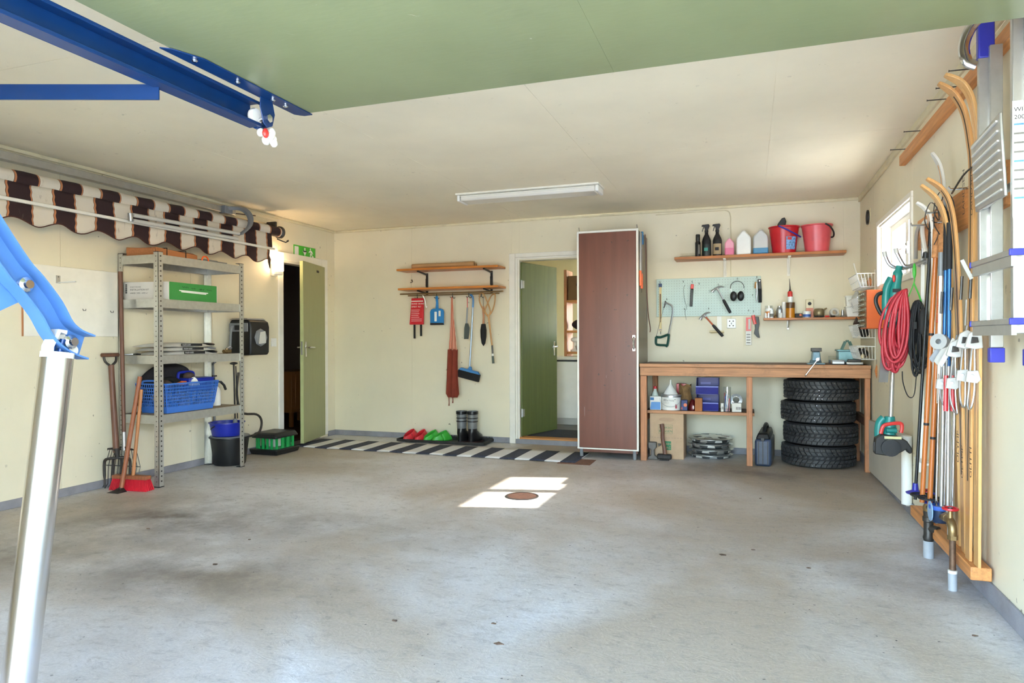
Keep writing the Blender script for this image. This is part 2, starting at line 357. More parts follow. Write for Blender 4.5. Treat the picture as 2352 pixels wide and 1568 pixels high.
d1, T1 = door_leaf('door_1', 'pale olive green door standing ajar under the exit sign', (.018, L1 - .012, 0), math.radians(-74.5), .665, .035, 1.945, .04, 'door_green', 'door_edge', 1.04, 0)
b = B(); b.T = T1; b.box(.2, .0405, 1.86, .27, .043, 1.885).obj('name_plate', 'ink', d1)
b = B(); b.T = T1; b.box(.668, .012, .96, .6705, .028, 1.10).obj('lock_plate', 'steel', d1)
# hallway behind it (dark, with a wooden cabinet)
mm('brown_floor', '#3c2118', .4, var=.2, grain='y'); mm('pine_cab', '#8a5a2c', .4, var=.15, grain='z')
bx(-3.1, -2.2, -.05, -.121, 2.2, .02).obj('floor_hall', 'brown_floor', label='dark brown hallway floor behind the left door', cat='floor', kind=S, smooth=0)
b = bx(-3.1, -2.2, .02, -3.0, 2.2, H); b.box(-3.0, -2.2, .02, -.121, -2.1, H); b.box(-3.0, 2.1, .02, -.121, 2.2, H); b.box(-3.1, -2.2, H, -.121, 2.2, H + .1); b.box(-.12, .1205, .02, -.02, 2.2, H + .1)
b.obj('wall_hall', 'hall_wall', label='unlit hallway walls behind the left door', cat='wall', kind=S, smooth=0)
t = E('hall_cabinet', 'honey pine cabinet on legs in the dark hallway', 'cabinet', (-1.1, .55, .02))
bx(-1.25, .28, .2, -.82, 1.0, .72).obj('body', 'pine_cab', t, bev=.004)
for y0 in (.34, .66): bx(-.819, y0, .24, -.805, y0 + .28, .68).obj('door', 'pine_cab', t, bev=.004)
for x0 in (-1.24, -.87):
    for y0 in (.29, .95): bx(x0, y0, .02, x0 + .04, y0 + .04, .199).obj('leg', 'pine_cab', t)

# ------------------------------------------------------------------ back door: casing, leaf swung into the utility room
t = E('trim_5', 'white casing around the dark olive back door', 'door casing', (2.6, 0, 0), kind=S)
bx(2.195, -.018, .0, 2.262, 0, 2.035).obj('casing_board', 'white_paint', t, bev=.004)
bx(3.095, -.018, .0, 3.16, 0, 2.035).obj('casing_board', 'white_paint', t, bev=.004)
bx(2.263, -.018, 1.99, 3.094, 0, 2.035).obj('casing_board', 'white_paint', t, bev=.004)
for a in ((2.263, -.01, .04, 2.285, .118, 1.989), (2.286, -.004, .05, R0 + .002, .118, 1.97), (3.052, -.01, .04, 3.094, .118, 1.989), (2.286, -.01, 1.971, 3.051, .118, 1.989)):
    bx(*a).obj('jamb', 'white_paint', t, bev=.002)
bx(2.263, -.012, 0, 3.094, -.001, .05).obj('plinth_board', 'plinth', t, smooth=0)
bx(2.306, -.014, .0505, 3.05, .118, .068).obj('threshold', 'pine', t, bev=.004)
d2, T2 = door_leaf('door_2', 'dark olive green door swung open into the utility room', (2.325, .03, 0), math.radians(73.5), .705, .075, 1.945, .04, 'door_olive', 'door_edge', 1.03, 0)
mm('util_floor', '#6b6a6c', .5, var=.15); mm('util_mat', '#3c3f4c', .95, var=.3, s=60)
bx(1.3, .121, -.05, 5.2, 2.9, .055).obj('floor_utility', 'util_floor', label='grey floor of the utility room', cat='floor', kind=S, smooth=0)
UW = (3.0, 4.2, .9, 2.1)
b = bx(1.3, .121, .055, 1.4, 2.9, H); b.box(5.1, .121, .055, 5.2, 2.9, H); b.box(1.4, 2.8, .055, UW[0], 2.9, H); b.box(UW[1], 2.8, .055, 5.1, 2.9, H); b.box(UW[0], 2.8, .055, UW[1], 2.9, UW[2]); b.box(UW[0], 2.8, UW[3], UW[1], 2.9, H)
b.obj('wall_utility', wall_paint('util_wall', '#dcd7b4', 0, .2), label='pale utility room walls seen through the back door', cat='wall', kind=S, smooth=0)
bx(2.34, .15, .0555, 3.0, .75, .066).obj('door_mat', 'util_mat', label='dark grey doormat inside the back door', cat='mat', bev=.003)
t = E('freezer_counter', 'white counter unit behind the back door', 'counter', (2.8, 1.5, .056))
bx(1.9, 1.25, .14, 3.7, 1.85, .84).obj('body', 'white_plastic', t, bev=.006); bx(1.9, 1.31, .056, 3.7, 1.83, .139).obj('kick_board', 'light_grey', t)
bx(1.88, 1.22, .862, 3.72, 1.87, .90).obj('worktop', 'paper_white', t, bev=.006); bx(1.9, 1.26, .841, 3.7, 1.85, .861).obj('shadow_gap', 'black_plastic', t)
t = E('pine_shelf', 'pine open shelf standing on the white counter', 'shelf', (2.9, 1.6, .9))
for x0 in (2.40, 3.33): bx(x0, 1.5, .901, x0 + .035, 1.82, 2.0).obj('upright', 'pine_z', t, bev=.003)
for z in (.93, 1.2, 1.585): bx(2.436, 1.5, z, 3.329, 1.82, z + .028).obj('shelf_board', 'pine', t, bev=.003)
mm('brown_box', '#6f5232', .7, var=.12)
t = E('storage_carton', 'brown carton with hand slot on top pine shelf', 'carton', (2.85, 1.62, 1.614))
bx(2.45, 1.51, 1.614, 2.98, 1.8, 1.92).obj('body', 'brown_box', t, bev=.004); bx(2.56, 1.506, 1.79, 2.68, 1.509, 1.82).obj('hand_slot', 'ink', t)
t = E('soft_bag', 'dark blue bag on the middle pine shelf', 'bag', (2.72, 1.62, 1.229)); B().ell((2.63, 1.62, 1.305), .16, .09, .075).obj('body', 'dark_cloth', t); B().tube(arc((2.63, 1.62, 1.36), .06, 0, PI, 8), .008, 6).obj('handle', 'dark_cloth', t)
t = E('food_mixer', 'white food mixer on the lowest pine shelf', 'mixer', (2.66, 1.6, .958))
B().lathe([(0, 0), (.06, 0), (.062, .02), (.03, .04), (.028, .12), (0, .12)], (2.52, 1.6, .959), 16).obj('stand', 'white_plastic', t)
B().ell((2.54, 1.58, 1.11), .075, .045, .035).obj('head', 'white_plastic', t); B().lathe([(0, 0), (.03, 0), (.05, .05), (.052, .07)], (2.58, 1.57, .965), 16).obj('bowl', 'steel', t)
t = E('microwave', 'grey microwave oven beside the food mixer', 'microwave', (3.0, 1.62, .958)); bx(2.68, 1.53, .96, 3.18, 1.8, 1.17).obj('body', 'light_grey', t, bev=.006); bx(2.71, 1.525, .98, 3.0, 1.53, 1.15).obj('door', 'grey_plastic', t, bev=.003)

# ------------------------------------------------------------------ window in the right wall
t = E('window_1', 'small white framed window above the orange drawer cabinet', 'window', (W, -1.52, WZ0), kind=S)
f = .045
for a in ((W - .012, WY0 - .04, WZ1, W + .004, WY1 + .04, WZ1 + .035), (W - .012, WY0 - .04, WZ0 - .035, W + .004, WY1 + .04, WZ0), (W - .012, WY0 - .04, WZ0, W + .004, WY0, WZ1), (W - .012, WY1, WZ0, W + .004, WY1 + .04, WZ1)):
    bx(*a).obj('casing_board', 'white_paint', t, bev=.003)
for a in ((W + .02, WY0, WZ0, W + .15, WY0 + .012, WZ1), (W + .02, WY1 - .012, WZ0, W + .15, WY1, WZ1), (W + .005, WY0 + .0125, WZ1 - .012, W + .15, WY1 - .0125, WZ1), (W + .005, WY0 + .0125, WZ0, W + .15, WY1 - .0125, WZ0 + .012)):
    bx(*a).obj('reveal', 'white_paint', t, smooth=0)
ym = (WY0 + WY1) / 2
for k, (a, b_) in enumerate(((WY0 + .013, ym - .002), (ym + .002, WY1 - .013))):
    sash = B()
    for q in ((a, WZ0 + .013, a + f, WZ1 - .013), (b_ - f, WZ0 + .013, b_, WZ1 - .013), (a + f, WZ0 + .013, b_ - f, WZ0 + .013 + f), (a + f, WZ1 - .013 - f, b_ - f, WZ1 - .013)):
        sash.box(W + .085, q[0], q[1], W + .115, q[2], q[3])
    so_ = sash.obj('sash', 'white_paint', t, smooth=0)
    bx(W + .097, a + f, WZ0 + .013 + f, W + .101, b_ - f, WZ1 - .013 - f).obj('pane', 'glass', so_, smooth=0)
    yy = ym + (-.03 if k == 0 else .03)
    b = bx(W + .079, yy - .012, 1.70, W + .0845, yy + .012, 1.78); b.tube([(W + .079, yy, 1.74), (W + .06, yy, 1.74), (W + .058, yy + (-.07 if k == 0 else .07), 1.74)], .006, 6); b.obj('window_handle', 'chrome', so_)
# vent opening near the corner
t = E('wall_vent', 'dark round wall vent cover near the back corner', 'vent', (W, -.5, 2.06))
bx(W - .006, -.59, 2.07, W - .0005, -.40, 2.195).obj('plate', 'trim_cream', t, bev=.004); B().lathe([(0, .0), (.05, 0), (.055, .01), (.062, .012), (.062, 0)], (W - .006, -.495, 2.132), 20, (-1, 0, 0)).obj('grille', 'dark_steel', t)
# ================================================================== garage door overhead with its lifting gear
m, nt, p = nmat('door_panel'); c = lin('#7d8563')
a = ramp(nt, noise(nt, 1.1, 5), [(.3, [x * .86 for x in c]), (.7, [x * 1.1 for x in c])])
a = mix(nt, ramp(nt, noise(nt, 5, 8, rough=.8, dist=2.5), [(.66, (0, 0, 0)), (.70, (.35,) * 3), (.72, (0, 0, 0))]), a, (.7, .7, .62))
nt.links.new(a, p.inputs['Base Color']); p.inputs['Roughness'].default_value = .27; bump(nt, p, noise(nt, 60, 4, mscale=(.3, 1, 1)), .06); M['door_panel'] = m
t = E('garage_door', 'green overhead garage door tilted open under the ceiling with blue rail', 'garage door', (4.1, -5.5, 2.08))
bx(2.812, -6.48, 2.083, 4.1698, -4.452, 2.12).obj('door_panel', 'door_panel', t, smooth=0); bx(4.1702, -6.48, 2.083, 5.47, -4.452, 2.12).obj('door_panel', 'door_panel', t, smooth=0)
b = B().prism([(0, 0), (.71, 0), (.74, .03), (.74, .07), (.12, .07), (.02, .03)], (2.79, -5.18, 2.081), Y, (1, 0, 0), .004)
fl = b.obj('mounting_flange', 'cobalt', t)
for y in (-5.07, -4.86, -4.66, -4.58): B().lathe([(0, 0), (.011, 0), (.011, -.004), (.006, -.009), (0, -.009)], (2.83, y, 2.076), 10).obj('screw', 'chrome', fl)
# fixed horizontal track: C profile
t = E('door_track', 'blue steel C profile track of the garage door', 'track', (2.74, -5.5, 1.975))
b = B()
b.box(2.715, -6.46, 1.972, 2.719, -4.66, 2.068); b.box(2.719, -6.46, 2.064, 2.775, -4.66, 2.068); b.box(2.719, -6.46, 1.972, 2.775, -4.66, 1.976); b.box(2.771, -6.46, 1.976, 2.775, -4.66, 1.984); b.box(2.771, -6.46, 2.056, 2.775, -4.66, 2.064)
b.obj('profile', 'cobalt', t, bev=.001)
B().tube([(2.745, -4.66, 1.98), (2.745, -4.63, 1.978), (2.745, -4.612, 1.99), (2.745, -4.606, 2.006)], .014, 8).obj('end_hook', 'cobalt', t)
B().bar((2.735, -5.13, 1.955), (1.55, -5.56, 1.955), .006, .052).obj('brace', 'cobalt', t)
bx(1.5, -5.60, 1.962, 1.57, -5.53, H - .001).obj('ceiling_hanger', 'cobalt', t)
t = E('roller_bracket', 'blue roller bracket with bolt at the end of the track', 'bracket', (2.8, -4.65, 2.0))
B().prism([(0, 0), (.07, 0), (.085, -.05), (.07, -.1), (.04, -.115), (.015, -.1), (-.005, -.04)], (2.8, -4.7, 2.078), Y, Z, .005).obj('plate', 'cobalt', t, bev=.002)
B().cyl((2.74, -4.66, 2.0), (2.815, -4.66, 2.0), .009).lathe([(0, 0), (.017, 0), (.017, .01), (0, .01)], (2.806, -4.66, 2.0), 6, X).obj('bolt', 'chrome', t)
B().lathe([(0, -.012), (.03, -.012), (.034, 0), (.03, .012), (0, .012)], (2.755, -4.675, 2.01), 18, X).obj('roller', 'white_plastic', t)
t = E('rag_bundle', 'crumpled white rag with red tape tied under the rail end', 'rag', (2.77, -4.615, 1.90))
random.seed(3)
b = B()
for k in range(9): b.ell((2.77 + random.uniform(-.02, .02), -4.62 + random.uniform(-.02, .025), 1.915 + random.uniform(0, .05)), random.uniform(.014, .022), .015, random.uniform(.016, .026), 9, 6)
b.obj('cloth', 'paper_white', t)
B().ell((2.79, -4.655, 1.945), .012, .015, .02, 8, 6).obj('tape', 'bright_red', t); B().ell((2.765, -4.59, 1.965), .012, .012, .022, 8, 6).obj('tape', 'bright_red', t)

# lever arm and spring cylinder at the left jamb
t = E('lever_arm', 'bright blue garage door lever arm with bolts in the left foreground', 'lever arm', (2.74, -5.7, 1.1))
path = smoothpts([(2.74, -5.86, 1.66), (2.74, -5.72, 1.44), (2.74, -5.63, 1.31), (2.74, -5.585, 1.262), (2.74, -5.535, 1.2), (2.74, -5.50, 1.14), (2.74, -5.46, 1.107), (2.74, -5.41, 1.088)], 4)
def off(path, d):
    o = []
    for i, q in enumerate(path):
        tg = (path[min(i + 1, len(path) - 1)] - path[max(i - 1, 0)]).normalized(); o.append(q + V((0, -tg.z, tg.y)) * d)
    return o
b = B().band([q + V((-.022, 0, 0)) for q in path], .075, .005, (0, .7, .7)) if False else B()
web = []
b.band(off(path, .036), .05, .005, X); b.obj('flange', 'sky_cobalt', t)
B().band(off(path, -.036), .05, .005, X).obj('flange', 'sky_cobalt', t)
vs = []; fs = []; up_, dn_ = off(path, .036), off(path, -.036)
b = B()
for i in range(len(path) - 1):
    b.hexa([up_[i] + V((-.025, 0, 0)), up_[i + 1] + V((-.025, 0, 0)), dn_[i + 1] + V((-.025, 0, 0)), dn_[i] + V((-.025, 0, 0))], [up_[i] + V((-.02, 0, 0)), up_[i + 1] + V((-.02, 0, 0)), dn_[i + 1] + V((-.02, 0, 0)), dn_[i] + V((-.02, 0, 0))])
b.obj('web', 'sky_cobalt', t)
B().prism([(-5.573, 1.225), (-5.66, 1.18), (-5.92, 1.04), (-6.02, 1.3), (-5.86, 1.55), (-5.66, 1.33)], (2.706, 0, 0), Y, Z, .005).obj('gusset_plate', 'sky_cobalt', t)
for (y, z) in ((-5.585, 1.265), (-5.452, 1.105)): B().lathe([(0, 0), (.021, 0), (.021, .012), (.012, .016), (.012, .026), (0, .026)], (2.722, y, z), 12, X).obj('bolt', 'chrome', t)
for (y, z) in ((-5.478, 1.125), (-5.437, 1.079)): B().lathe([(.0, 0), (.015, 0), (.015, .002), (0, .002)], (2.721, y, z), 16, X).obj('bolt_hole', 'light_grey', t)
# bottom of the cylinder stands at the jamb
m, nt, p = nmat('polished_tube'); p.inputs['Metallic'].default_value = 1; p.inputs['Roughness'].default_value = .2
nt.links.new(ramp(nt, noise(nt, 6, 3, mscale=(1, 1, .1)), [(.3, (.7, .7, .72)), (.7, (.86, .86, .87))]), p.inputs['Base Color']); M['polished_tube'] = m
t = E('spring_cylinder', 'polished steel spring cylinder hanging from the blue lever arm', 'cylinder', (2.74, -5.64, 0))
q0, q1 = V((2.74, -5.502, 1.062)), V((2.74, -5.63, .06)); dr = (q1 - q0).normalized()
B().cyl(q0, q1, .042, n=28).obj('tube', 'polished_tube', t, smooth=50)
B().cyl(q0 - dr * .012, q0 + dr * .004, .0425, n=28).obj('end_cap', 'light_grey', t)
B().band([q0 - dr * .012 + V((0, -.03, 0)), q0 + V((0, -.028, .03)), q0 + V((0, -.005, .075)), q0 + V((0, .018, .07))], .035, .012, X).obj('hook_link', 'grey_pvc', t)
b = B().cyl(q0 + V((0, .004, 0)), q0 + V((0, .018, .05)), .008); b.cyl(q0 + V((0, -.022, 0)), q0 + V((0, -.006, .05)), .008); b.cyl(q0 + V((0, -.02, .012)), q0 + V((0, .02, .012)), .007); b.obj('yoke', 'cobalt', t)
B().cyl((2.74, -5.63, 0.0), (2.74, -5.63, .07), .02).obj('foot', 'dark_steel', t)

# ================================================================== awning on the left wall
def stripes(name, period, phase, wig):
    m, nt, p = nmat(name); tc = nt.nodes.new('ShaderNodeTexCoord'); sp = nt.nodes.new('ShaderNodeSeparateXYZ'); nt.links.new(tc.outputs['Object'], sp.inputs[0])
    y = sp.outputs['Y']
    if wig:
        wv = nt.nodes.new('ShaderNodeMath'); wv.operation = 'MULTIPLY_ADD'
        sn = nt.nodes.new('ShaderNodeMath'); sn.operation = 'SINE'; zz = nt.nodes.new('ShaderNodeMath'); zz.operation = 'MULTIPLY'; zz.inputs[1].default_value = 120
        nt.links.new(sp.outputs['Z'], zz.inputs[0]); nt.links.new(zz.outputs[0], sn.inputs[0]); nt.links.new(sn.outputs[0], wv.inputs[0]); wv.inputs[1].default_value = wig; nt.links.new(y, wv.inputs[2]); y = wv.outputs[0]
    a = nt.nodes.new('ShaderNodeMath'); a.operation = 'MULTIPLY_ADD'; a.inputs[1].default_value = 1 / period; a.inputs[2].default_value = phase; nt.links.new(y, a.inputs[0])
    f = nt.nodes.new('ShaderNodeMath'); f.operation = 'FRACT'; nt.links.new(a.outputs[0], f.inputs[0])
    dk, li, org, ln = lin('#2e1a1c'), lin('#d3cabb'), lin('#b9784f'), lin('#4a3a30')
    c = ramp(nt, f.outputs[0], [(0, dk), (.46, org), (.485, ln), (.495, li), (.945, ln), (.955, org)], 'CONSTANT')
    c = mix(nt, ramp(nt, noise(nt, 14, 6, mscale=(1, 1, .25), rough=.7), [(.62, (0, 0, 0)), (.7, (.5,) * 3)]), c, (.12, .09, .07))
    nt.links.new(c, p.inputs['Base Color']); p.inputs['Roughness'].default_value = .85; bump(nt, p, noise(nt, 25, 4), .3, .01); M[name] = m
stripes('awning_roll', .305, .18, 0); stripes('awning_cloth', .305, .35, .0025)
AY0, AY1 = -4.9, -1.27
t = E('awning', 'brown and cream striped roll up awning stored along the left wall', 'awning', (.2, -2.6, 1.83))
zr = lambda y: 2.152 + (y + 4) * .014
b = B(); b.tube([(.2, AY0 + (AY1 - AY0) * k / 40, zr(AY0 + (AY1 - AY0) * k / 40)) for k in range(41)], [.05 + .0025 * math.sin(k * 1.7) for k in range(41)], 20); b.obj('fabric_roll', 'awning_roll', t)
def drop(u, v):
    y = AY0 + (AY1 - .15 - AY0) * u; return (.236 + .012 * v, y, zr(y) - .03 - (zr(y) - 2.035) * v + .012 * math.sin(u * 70) * v * (1 - v) * 2)
B().grid(drop, 90, 5).obj('drop_cloth', 'awning_cloth', t, solid=.002)
bx(.24, AY0, 1.992, .265, -1.40, 2.014).obj('front_bar', 'white_paint', t, bev=.004)
def val(u, v):
    y = AY0 + (-1.465 - AY0) * u; low = 1.876 + .022 * math.cos((y + 3.747) / .3 * 2 * PI + PI)
    return (.252 + .006 * math.sin(y * 31) * v, y, 1.991 + (low - 1.991) * v)
B().grid(val, 160, 5).obj('valance', 'awning_cloth', t, solid=.002)
B().tube([val(k / 160, 1) for k in range(161)], .004, 6).obj('valance_piping', mat('piping', '#4a2419', .8), t)
B().hexa([(.245, -1.485, 1.95), (.255, -1.485, 1.95), (.255, -1.45, 1.90), (.245, -1.45, 1.90)], [(.245, -1.485, 1.87), (.255, -1.485, 1.87), (.255, -1.46, 1.81), (.245, -1.46, 1.81)]).obj('valance_tail', 'apron_red' if 'apron_red' in M else 'brown_cloth', t)
bx(.02, AY0, 2.29, .075, -1.72, 2.345).obj('torsion_bar', 'alu', t, bev=.004)
bx(.022, -1.72, 2.285, .06, -1.09, 2.335).obj('wall_batten', 'trim_cream', t, bev=.003)
for dz, y1 in ((0, -1.95), (-.042, -1.97)):
    B().tube([(.29, -3.05, 2.05 + dz), (.29, y1 + .02, 2.075 + dz * 1.15)], .0155, 12).obj('folding_arm', 'light_grey', t)
B().tube([(.29, -3.075, 2.06), (.29, -3.068, 2.0)], .017, 12).obj('elbow_joint', 'steel', t)
B().band(smoothpts([(.1, -1.84, 2.335), (.2, -1.78, 2.33), (.27, -1.76, 2.26), (.295, -1.80, 2.16), (.29, -1.92, 2.065)], 4), .05, .03, (0, .6, .2)).obj('arm_bracket', 'grey_plastic', t)
bx(.04, -1.90, 2.28, .11, -1.80, 2.35).obj('bracket_clamp', 'grey_plastic', t, bev=.005)
B().tube([(.10, -1.75, 2.30), (.2, -1.6, 2.298)], .005, 6).obj('clamp_lever', 'rust', t)
B().lathe([(0, 0), (.05, 0), (.062, .012), (.062, .03), (.03, .04), (0, .04)], (.2, AY1, zr(AY1)), 20, Y).obj('end_cap', 'dark_steel', t)
bx(.03, -1.27, 2.17, .17, -1.25, 2.3).obj('wall_bracket', 'dark_steel', t, bev=.004)
B().tube([(.16, -1.24, 2.13), (.2, -1.21, 2.11), (.22, -1.18, 2.10), (.235, -1.16, 2.115), (.225, -1.145, 2.125), (.21, -1.155, 2.115)], .006, 7).obj('crank_eye', 'dark_steel', t)

# ================================================================== white board on the wall
t = E('wall_board', 'white board screwed to the wall behind the blue lever arm', 'board', (.01, -3.3, 1.14))
bx(.0, -3.672, 1.145, .016, -2.945, 1.64).obj('panel', 'white_paint', t, bev=.002); bx(.0, -3.676, 1.145, .015, -3.6725, 1.64).obj('edge_strip', 'pine_z', t)
b = bx(.0165, -3.445, 1.52, .021, -3.415, 1.575); b.bar((.02, -3.43, 1.525), (.10, -3.36, 1.535), .028, .005); h = b.obj('coat_hook', 'steel', t)
B().lathe([(0, 0), (.004, 0), (0, .003)], (.0212, -3.43, 1.565), 8, X).obj('screw', 'dark_steel', h)
for y, z in ((-3.24, 1.335), (-3.01, 1.33)): B().tube([(.016, y, z + .012), (.022, y, z), (.032, y + .012, z), (.032, y + .012, z + .012)], .0025, 5).obj('small_hook', 'dark_steel', t)

# ================================================================== metal shelving unit
SX0, SX1, SY0, SY1 = .012, .412, -2.938, -2.015
m, nt, p = nmat('chipboard'); nt.links.new(ramp(nt, noise(nt, 60, 4), [(.3, lin('#8d7a62')), (.7, lin('#b09a7c'))]), p.inputs['Base Color']); p.inputs['Roughness'].default_value = .8; M['chipboard'] = m
t = E('metal_shelving', 'galvanised four tier metal shelving unit against the left wall', 'shelving', (.21, -2.5, 0))
def post(x, y, sx, sy):
    b = B(); w, th = .045, .003
    b.box(min(x, x + sx * w), min(y, y + sy * th), .006, max(x, x + sx * w), max(y, y + sy * th), 1.785)
    b.box(min(x, x + sx * th), min(y, y + sy * w), .006, max(x, x + sx * th), max(y, y + sy * w), 1.785)
    o = b.obj('post', 'galv', t, smooth=0)
    h = B(); k = 0
    for i in range(46):
        z = .04 + i * .038
        h.box(min(x - sx * .0006, x), y + sy * .018, z, max(x - sx * .0006, x), y + sy * .030, z + .011)          # slots on the long side
        h.box(x + sx * .018, min(y - sy * .0006, y), z, x + sx * .027, max(y - sy * .0006, y), z + .006)
    o2 = h.obj('slot_row', 'dark_steel', o, smooth=0); o2['kind'] = 'stuff'
    bx(min(x, x + sx * w) - .002, min(y, y + sy * w) - .002, .0, max(x, x + sx * w) + .002, max(y, y + sy * w) + .002, .006).obj('foot', 'black_plastic', o)
    bx(min(x, x + sx * w) - .001, min(y, y + sy * w) - .001, 1.785, max(x, x + sx * w) + .001, max(y, y + sy * w) + .001, 1.789).obj('post_cap', 'black_plastic', o)
for x, sx in ((SX0, 1), (SX1, -1)):
    for y, sy in ((SY0, 1), (SY1, -1)): post(x, y, sx, sy)
for z in (1.768, 1.43, 1.0, .545):
    b = B(); b.box(SX1 - .008, SY0 + .004, z - .066, SX1 - .004, SY1 - .004, z); b.box(SX0 + .004, SY0 + .004, z - .066, SX0 + .008, SY1 - .004, z)
    b.box(SX0 + .008, SY0 + .004, z - .066, SX1 - .008, SY0 + .008, z); b.box(SX0 + .008, SY1 - .008, z - .066, SX1 - .008, SY1 - .004, z)
    b.box(SX0 + .008, SY0 + .008, z - .066, SX0 + .03, SY1 - .008, z - .063); b.box(SX1 - .03, SY0 + .008, z - .066, SX1 - .008, SY1 - .008, z - .063)
    f = b.obj('shelf_frame', 'galv', t, smooth=0)
    bx(SX0 + .009, SY0 + .009, z - .012, SX1 - .009, SY1 - .009, z - .001).obj('shelf_board', 'chipboard', f, smooth=0)

# ---- things on the shelving
mm('kraft_wood', '#b5764a', .7, var=.12, grain='y')
t = E('wood_bundle', 'tied bundle of reddish brown wooden slats on the top shelf', 'slat bundle', (.22, -2.7, 1.77))
for k in range(3):
    b = B(); x0 = .13 + .055 * k; b.hexa([(x0, -2.84, 1.769), (x0 + .05, -2.84, 1.769), (x0 + .05, -2.42, 1.769), (x0, -2.42, 1.769)], [(x0, -2.84, 1.84), (x0 + .05, -2.84, 1.84), (x0 + .05, -2.42, 1.838 - .01 * k), (x0, -2.42, 1.84)]); b.obj('slat', 'kraft_wood', t, bev=.003)
b = B()
b.hexa([(.05, -2.90, 1.769), (.30, -2.87, 1.769), (.30, -2.855, 1.769), (.05, -2.87, 1.769)], [(.05, -2.90, 1.84), (.30, -2.87, 1.825), (.30, -2.855, 1.825), (.05, -2.87, 1.84)])
b.obj('end_board', 'kraft_wood', t, bev=.004)
for y in (-2.74, -2.55): B().tube([(.127, y, 1.771), (.127, y, 1.844), (.295, y, 1.842), (.295, y, 1.771)], .0035, 6).obj('tie_string', 'black_matte', t)
t = E('flat_case', 'flat dark grey case on the top shelf', 'case', (.25, -2.25, 1.77)); bx(.16, -2.40, 1.769, .33, -2.12, 1.79).obj('body', 'grey_plastic', t, bev=.005); bx(.18, -2.36, 1.7905, .30, -2.2, 1.80).obj('lid', 'grey_plastic', t, bev=.004)
B().tube(arc((.37, -2.42, 1.775), .035, -.2, PI + .2, 14, Y, Z), .006, 7).obj('orange_ring', 'orange_plastic', label='orange plastic ring standing beside the slat bundle', cat='ring')

mm('box_white', '#d6d2cc', .7, var=.04); mm('box_green', '#37893f', .65, var=.05)
t = E('mower_kit_box', 'white and green robot mower installation kit carton', 'carton', (.2, -2.6, 1.43))
c0, c1, c2, c3 = V((.028, -2.905, 1.431)), V((.400, -2.835, 1.431)), V((.388, -2.305, 1.431)), V((.016, -2.375, 1.431)); hz = V((0, 0, .138))
B().hexa([c0, c1, c2, c3], [c0 + hz, c1 + hz, c2 + hz, c3 + hz]).obj('body', 'box_white', t, bev=.002)
ux = (c1 - c0).normalized(); uy = (c2 - c1).normalized(); nx = V((uy.y, -uy.x, 0)); ny = V((ux.y, -ux.x, 0))
b = B(); e = c1 + nx * .0012; b.hexa([e + uy * .012 + Z_ for Z_ in ()] or [e + uy * .012, e + uy * .012 + nx * .001, e + uy * .52 + nx * .001, e + uy * .52], [e + uy * .012 + hz, e + uy * .012 + nx * .001 + hz, e + uy * .52 + nx * .001 + hz, e + uy * .52 + hz]); b.obj('green_side', 'box_green', t, smooth=0)
o = c0 + ny * .0015
for tx, sz, zz in (('ROBOT MOWER', .0125, .094), ('INSTALLATION KIT', .0185, .071), ('LARGE  2000 - 6000 m²', .0155, .046)): B().text(tx, sz, o + ux * .058 + V((0, 0, zz)), ux, V(Z)).obj('lettering', 'ink', t, smooth=0)
b = B()
for k in range(5): b.hexa(*[[o + ux * .018 + V((0, 0, .05 + .015 * k + dz)), o + ux * .032 + V((0, 0, .05 + .015 * k + dz)), o + ux * .032 + ny * .0004 + V((0, 0, .05 + .015 * k + dz)), o + ux * .018 + ny * .0004 + V((0, 0, .05 + .015 * k + dz))] for dz in (0, .010)])
b.obj('barcode', 'ink', t, smooth=0)
o = c1 + nx * .0032
for s0, st, n_, z_, am, fr in ((.14, .006, 12, .105, .008, 2.1), (.235, .0055, 10, .1, .006, 2.4), (.32, .0055, 11, .098, .007, 2.7), (.405, .006, 10, .098, .006, 1.9)):
    B().tube([o + uy * (s0 + st * k) + V((0, 0, z_ + am * math.sin(k * fr))) for k in range(n_)], .0009, 4).obj('handwriting', 'ink', t)
b = B()
for a0, a1, z0 in ((.11, .42, .072), (.13, .40, .063)): b.hexa(*[[o + uy * a0 + V((0, 0, z0 + d)), o + uy * a1 + V((0, 0, z0 - .004 + d)), o + uy * a1 + nx * .0005 + V((0, 0, z0 - .004 + d)), o + uy * a0 + nx * .0005 + V((0, 0, z0 + d))] for d in (0, .008)])
b.obj('tape_strip', 'white_ink', t, smooth=0)

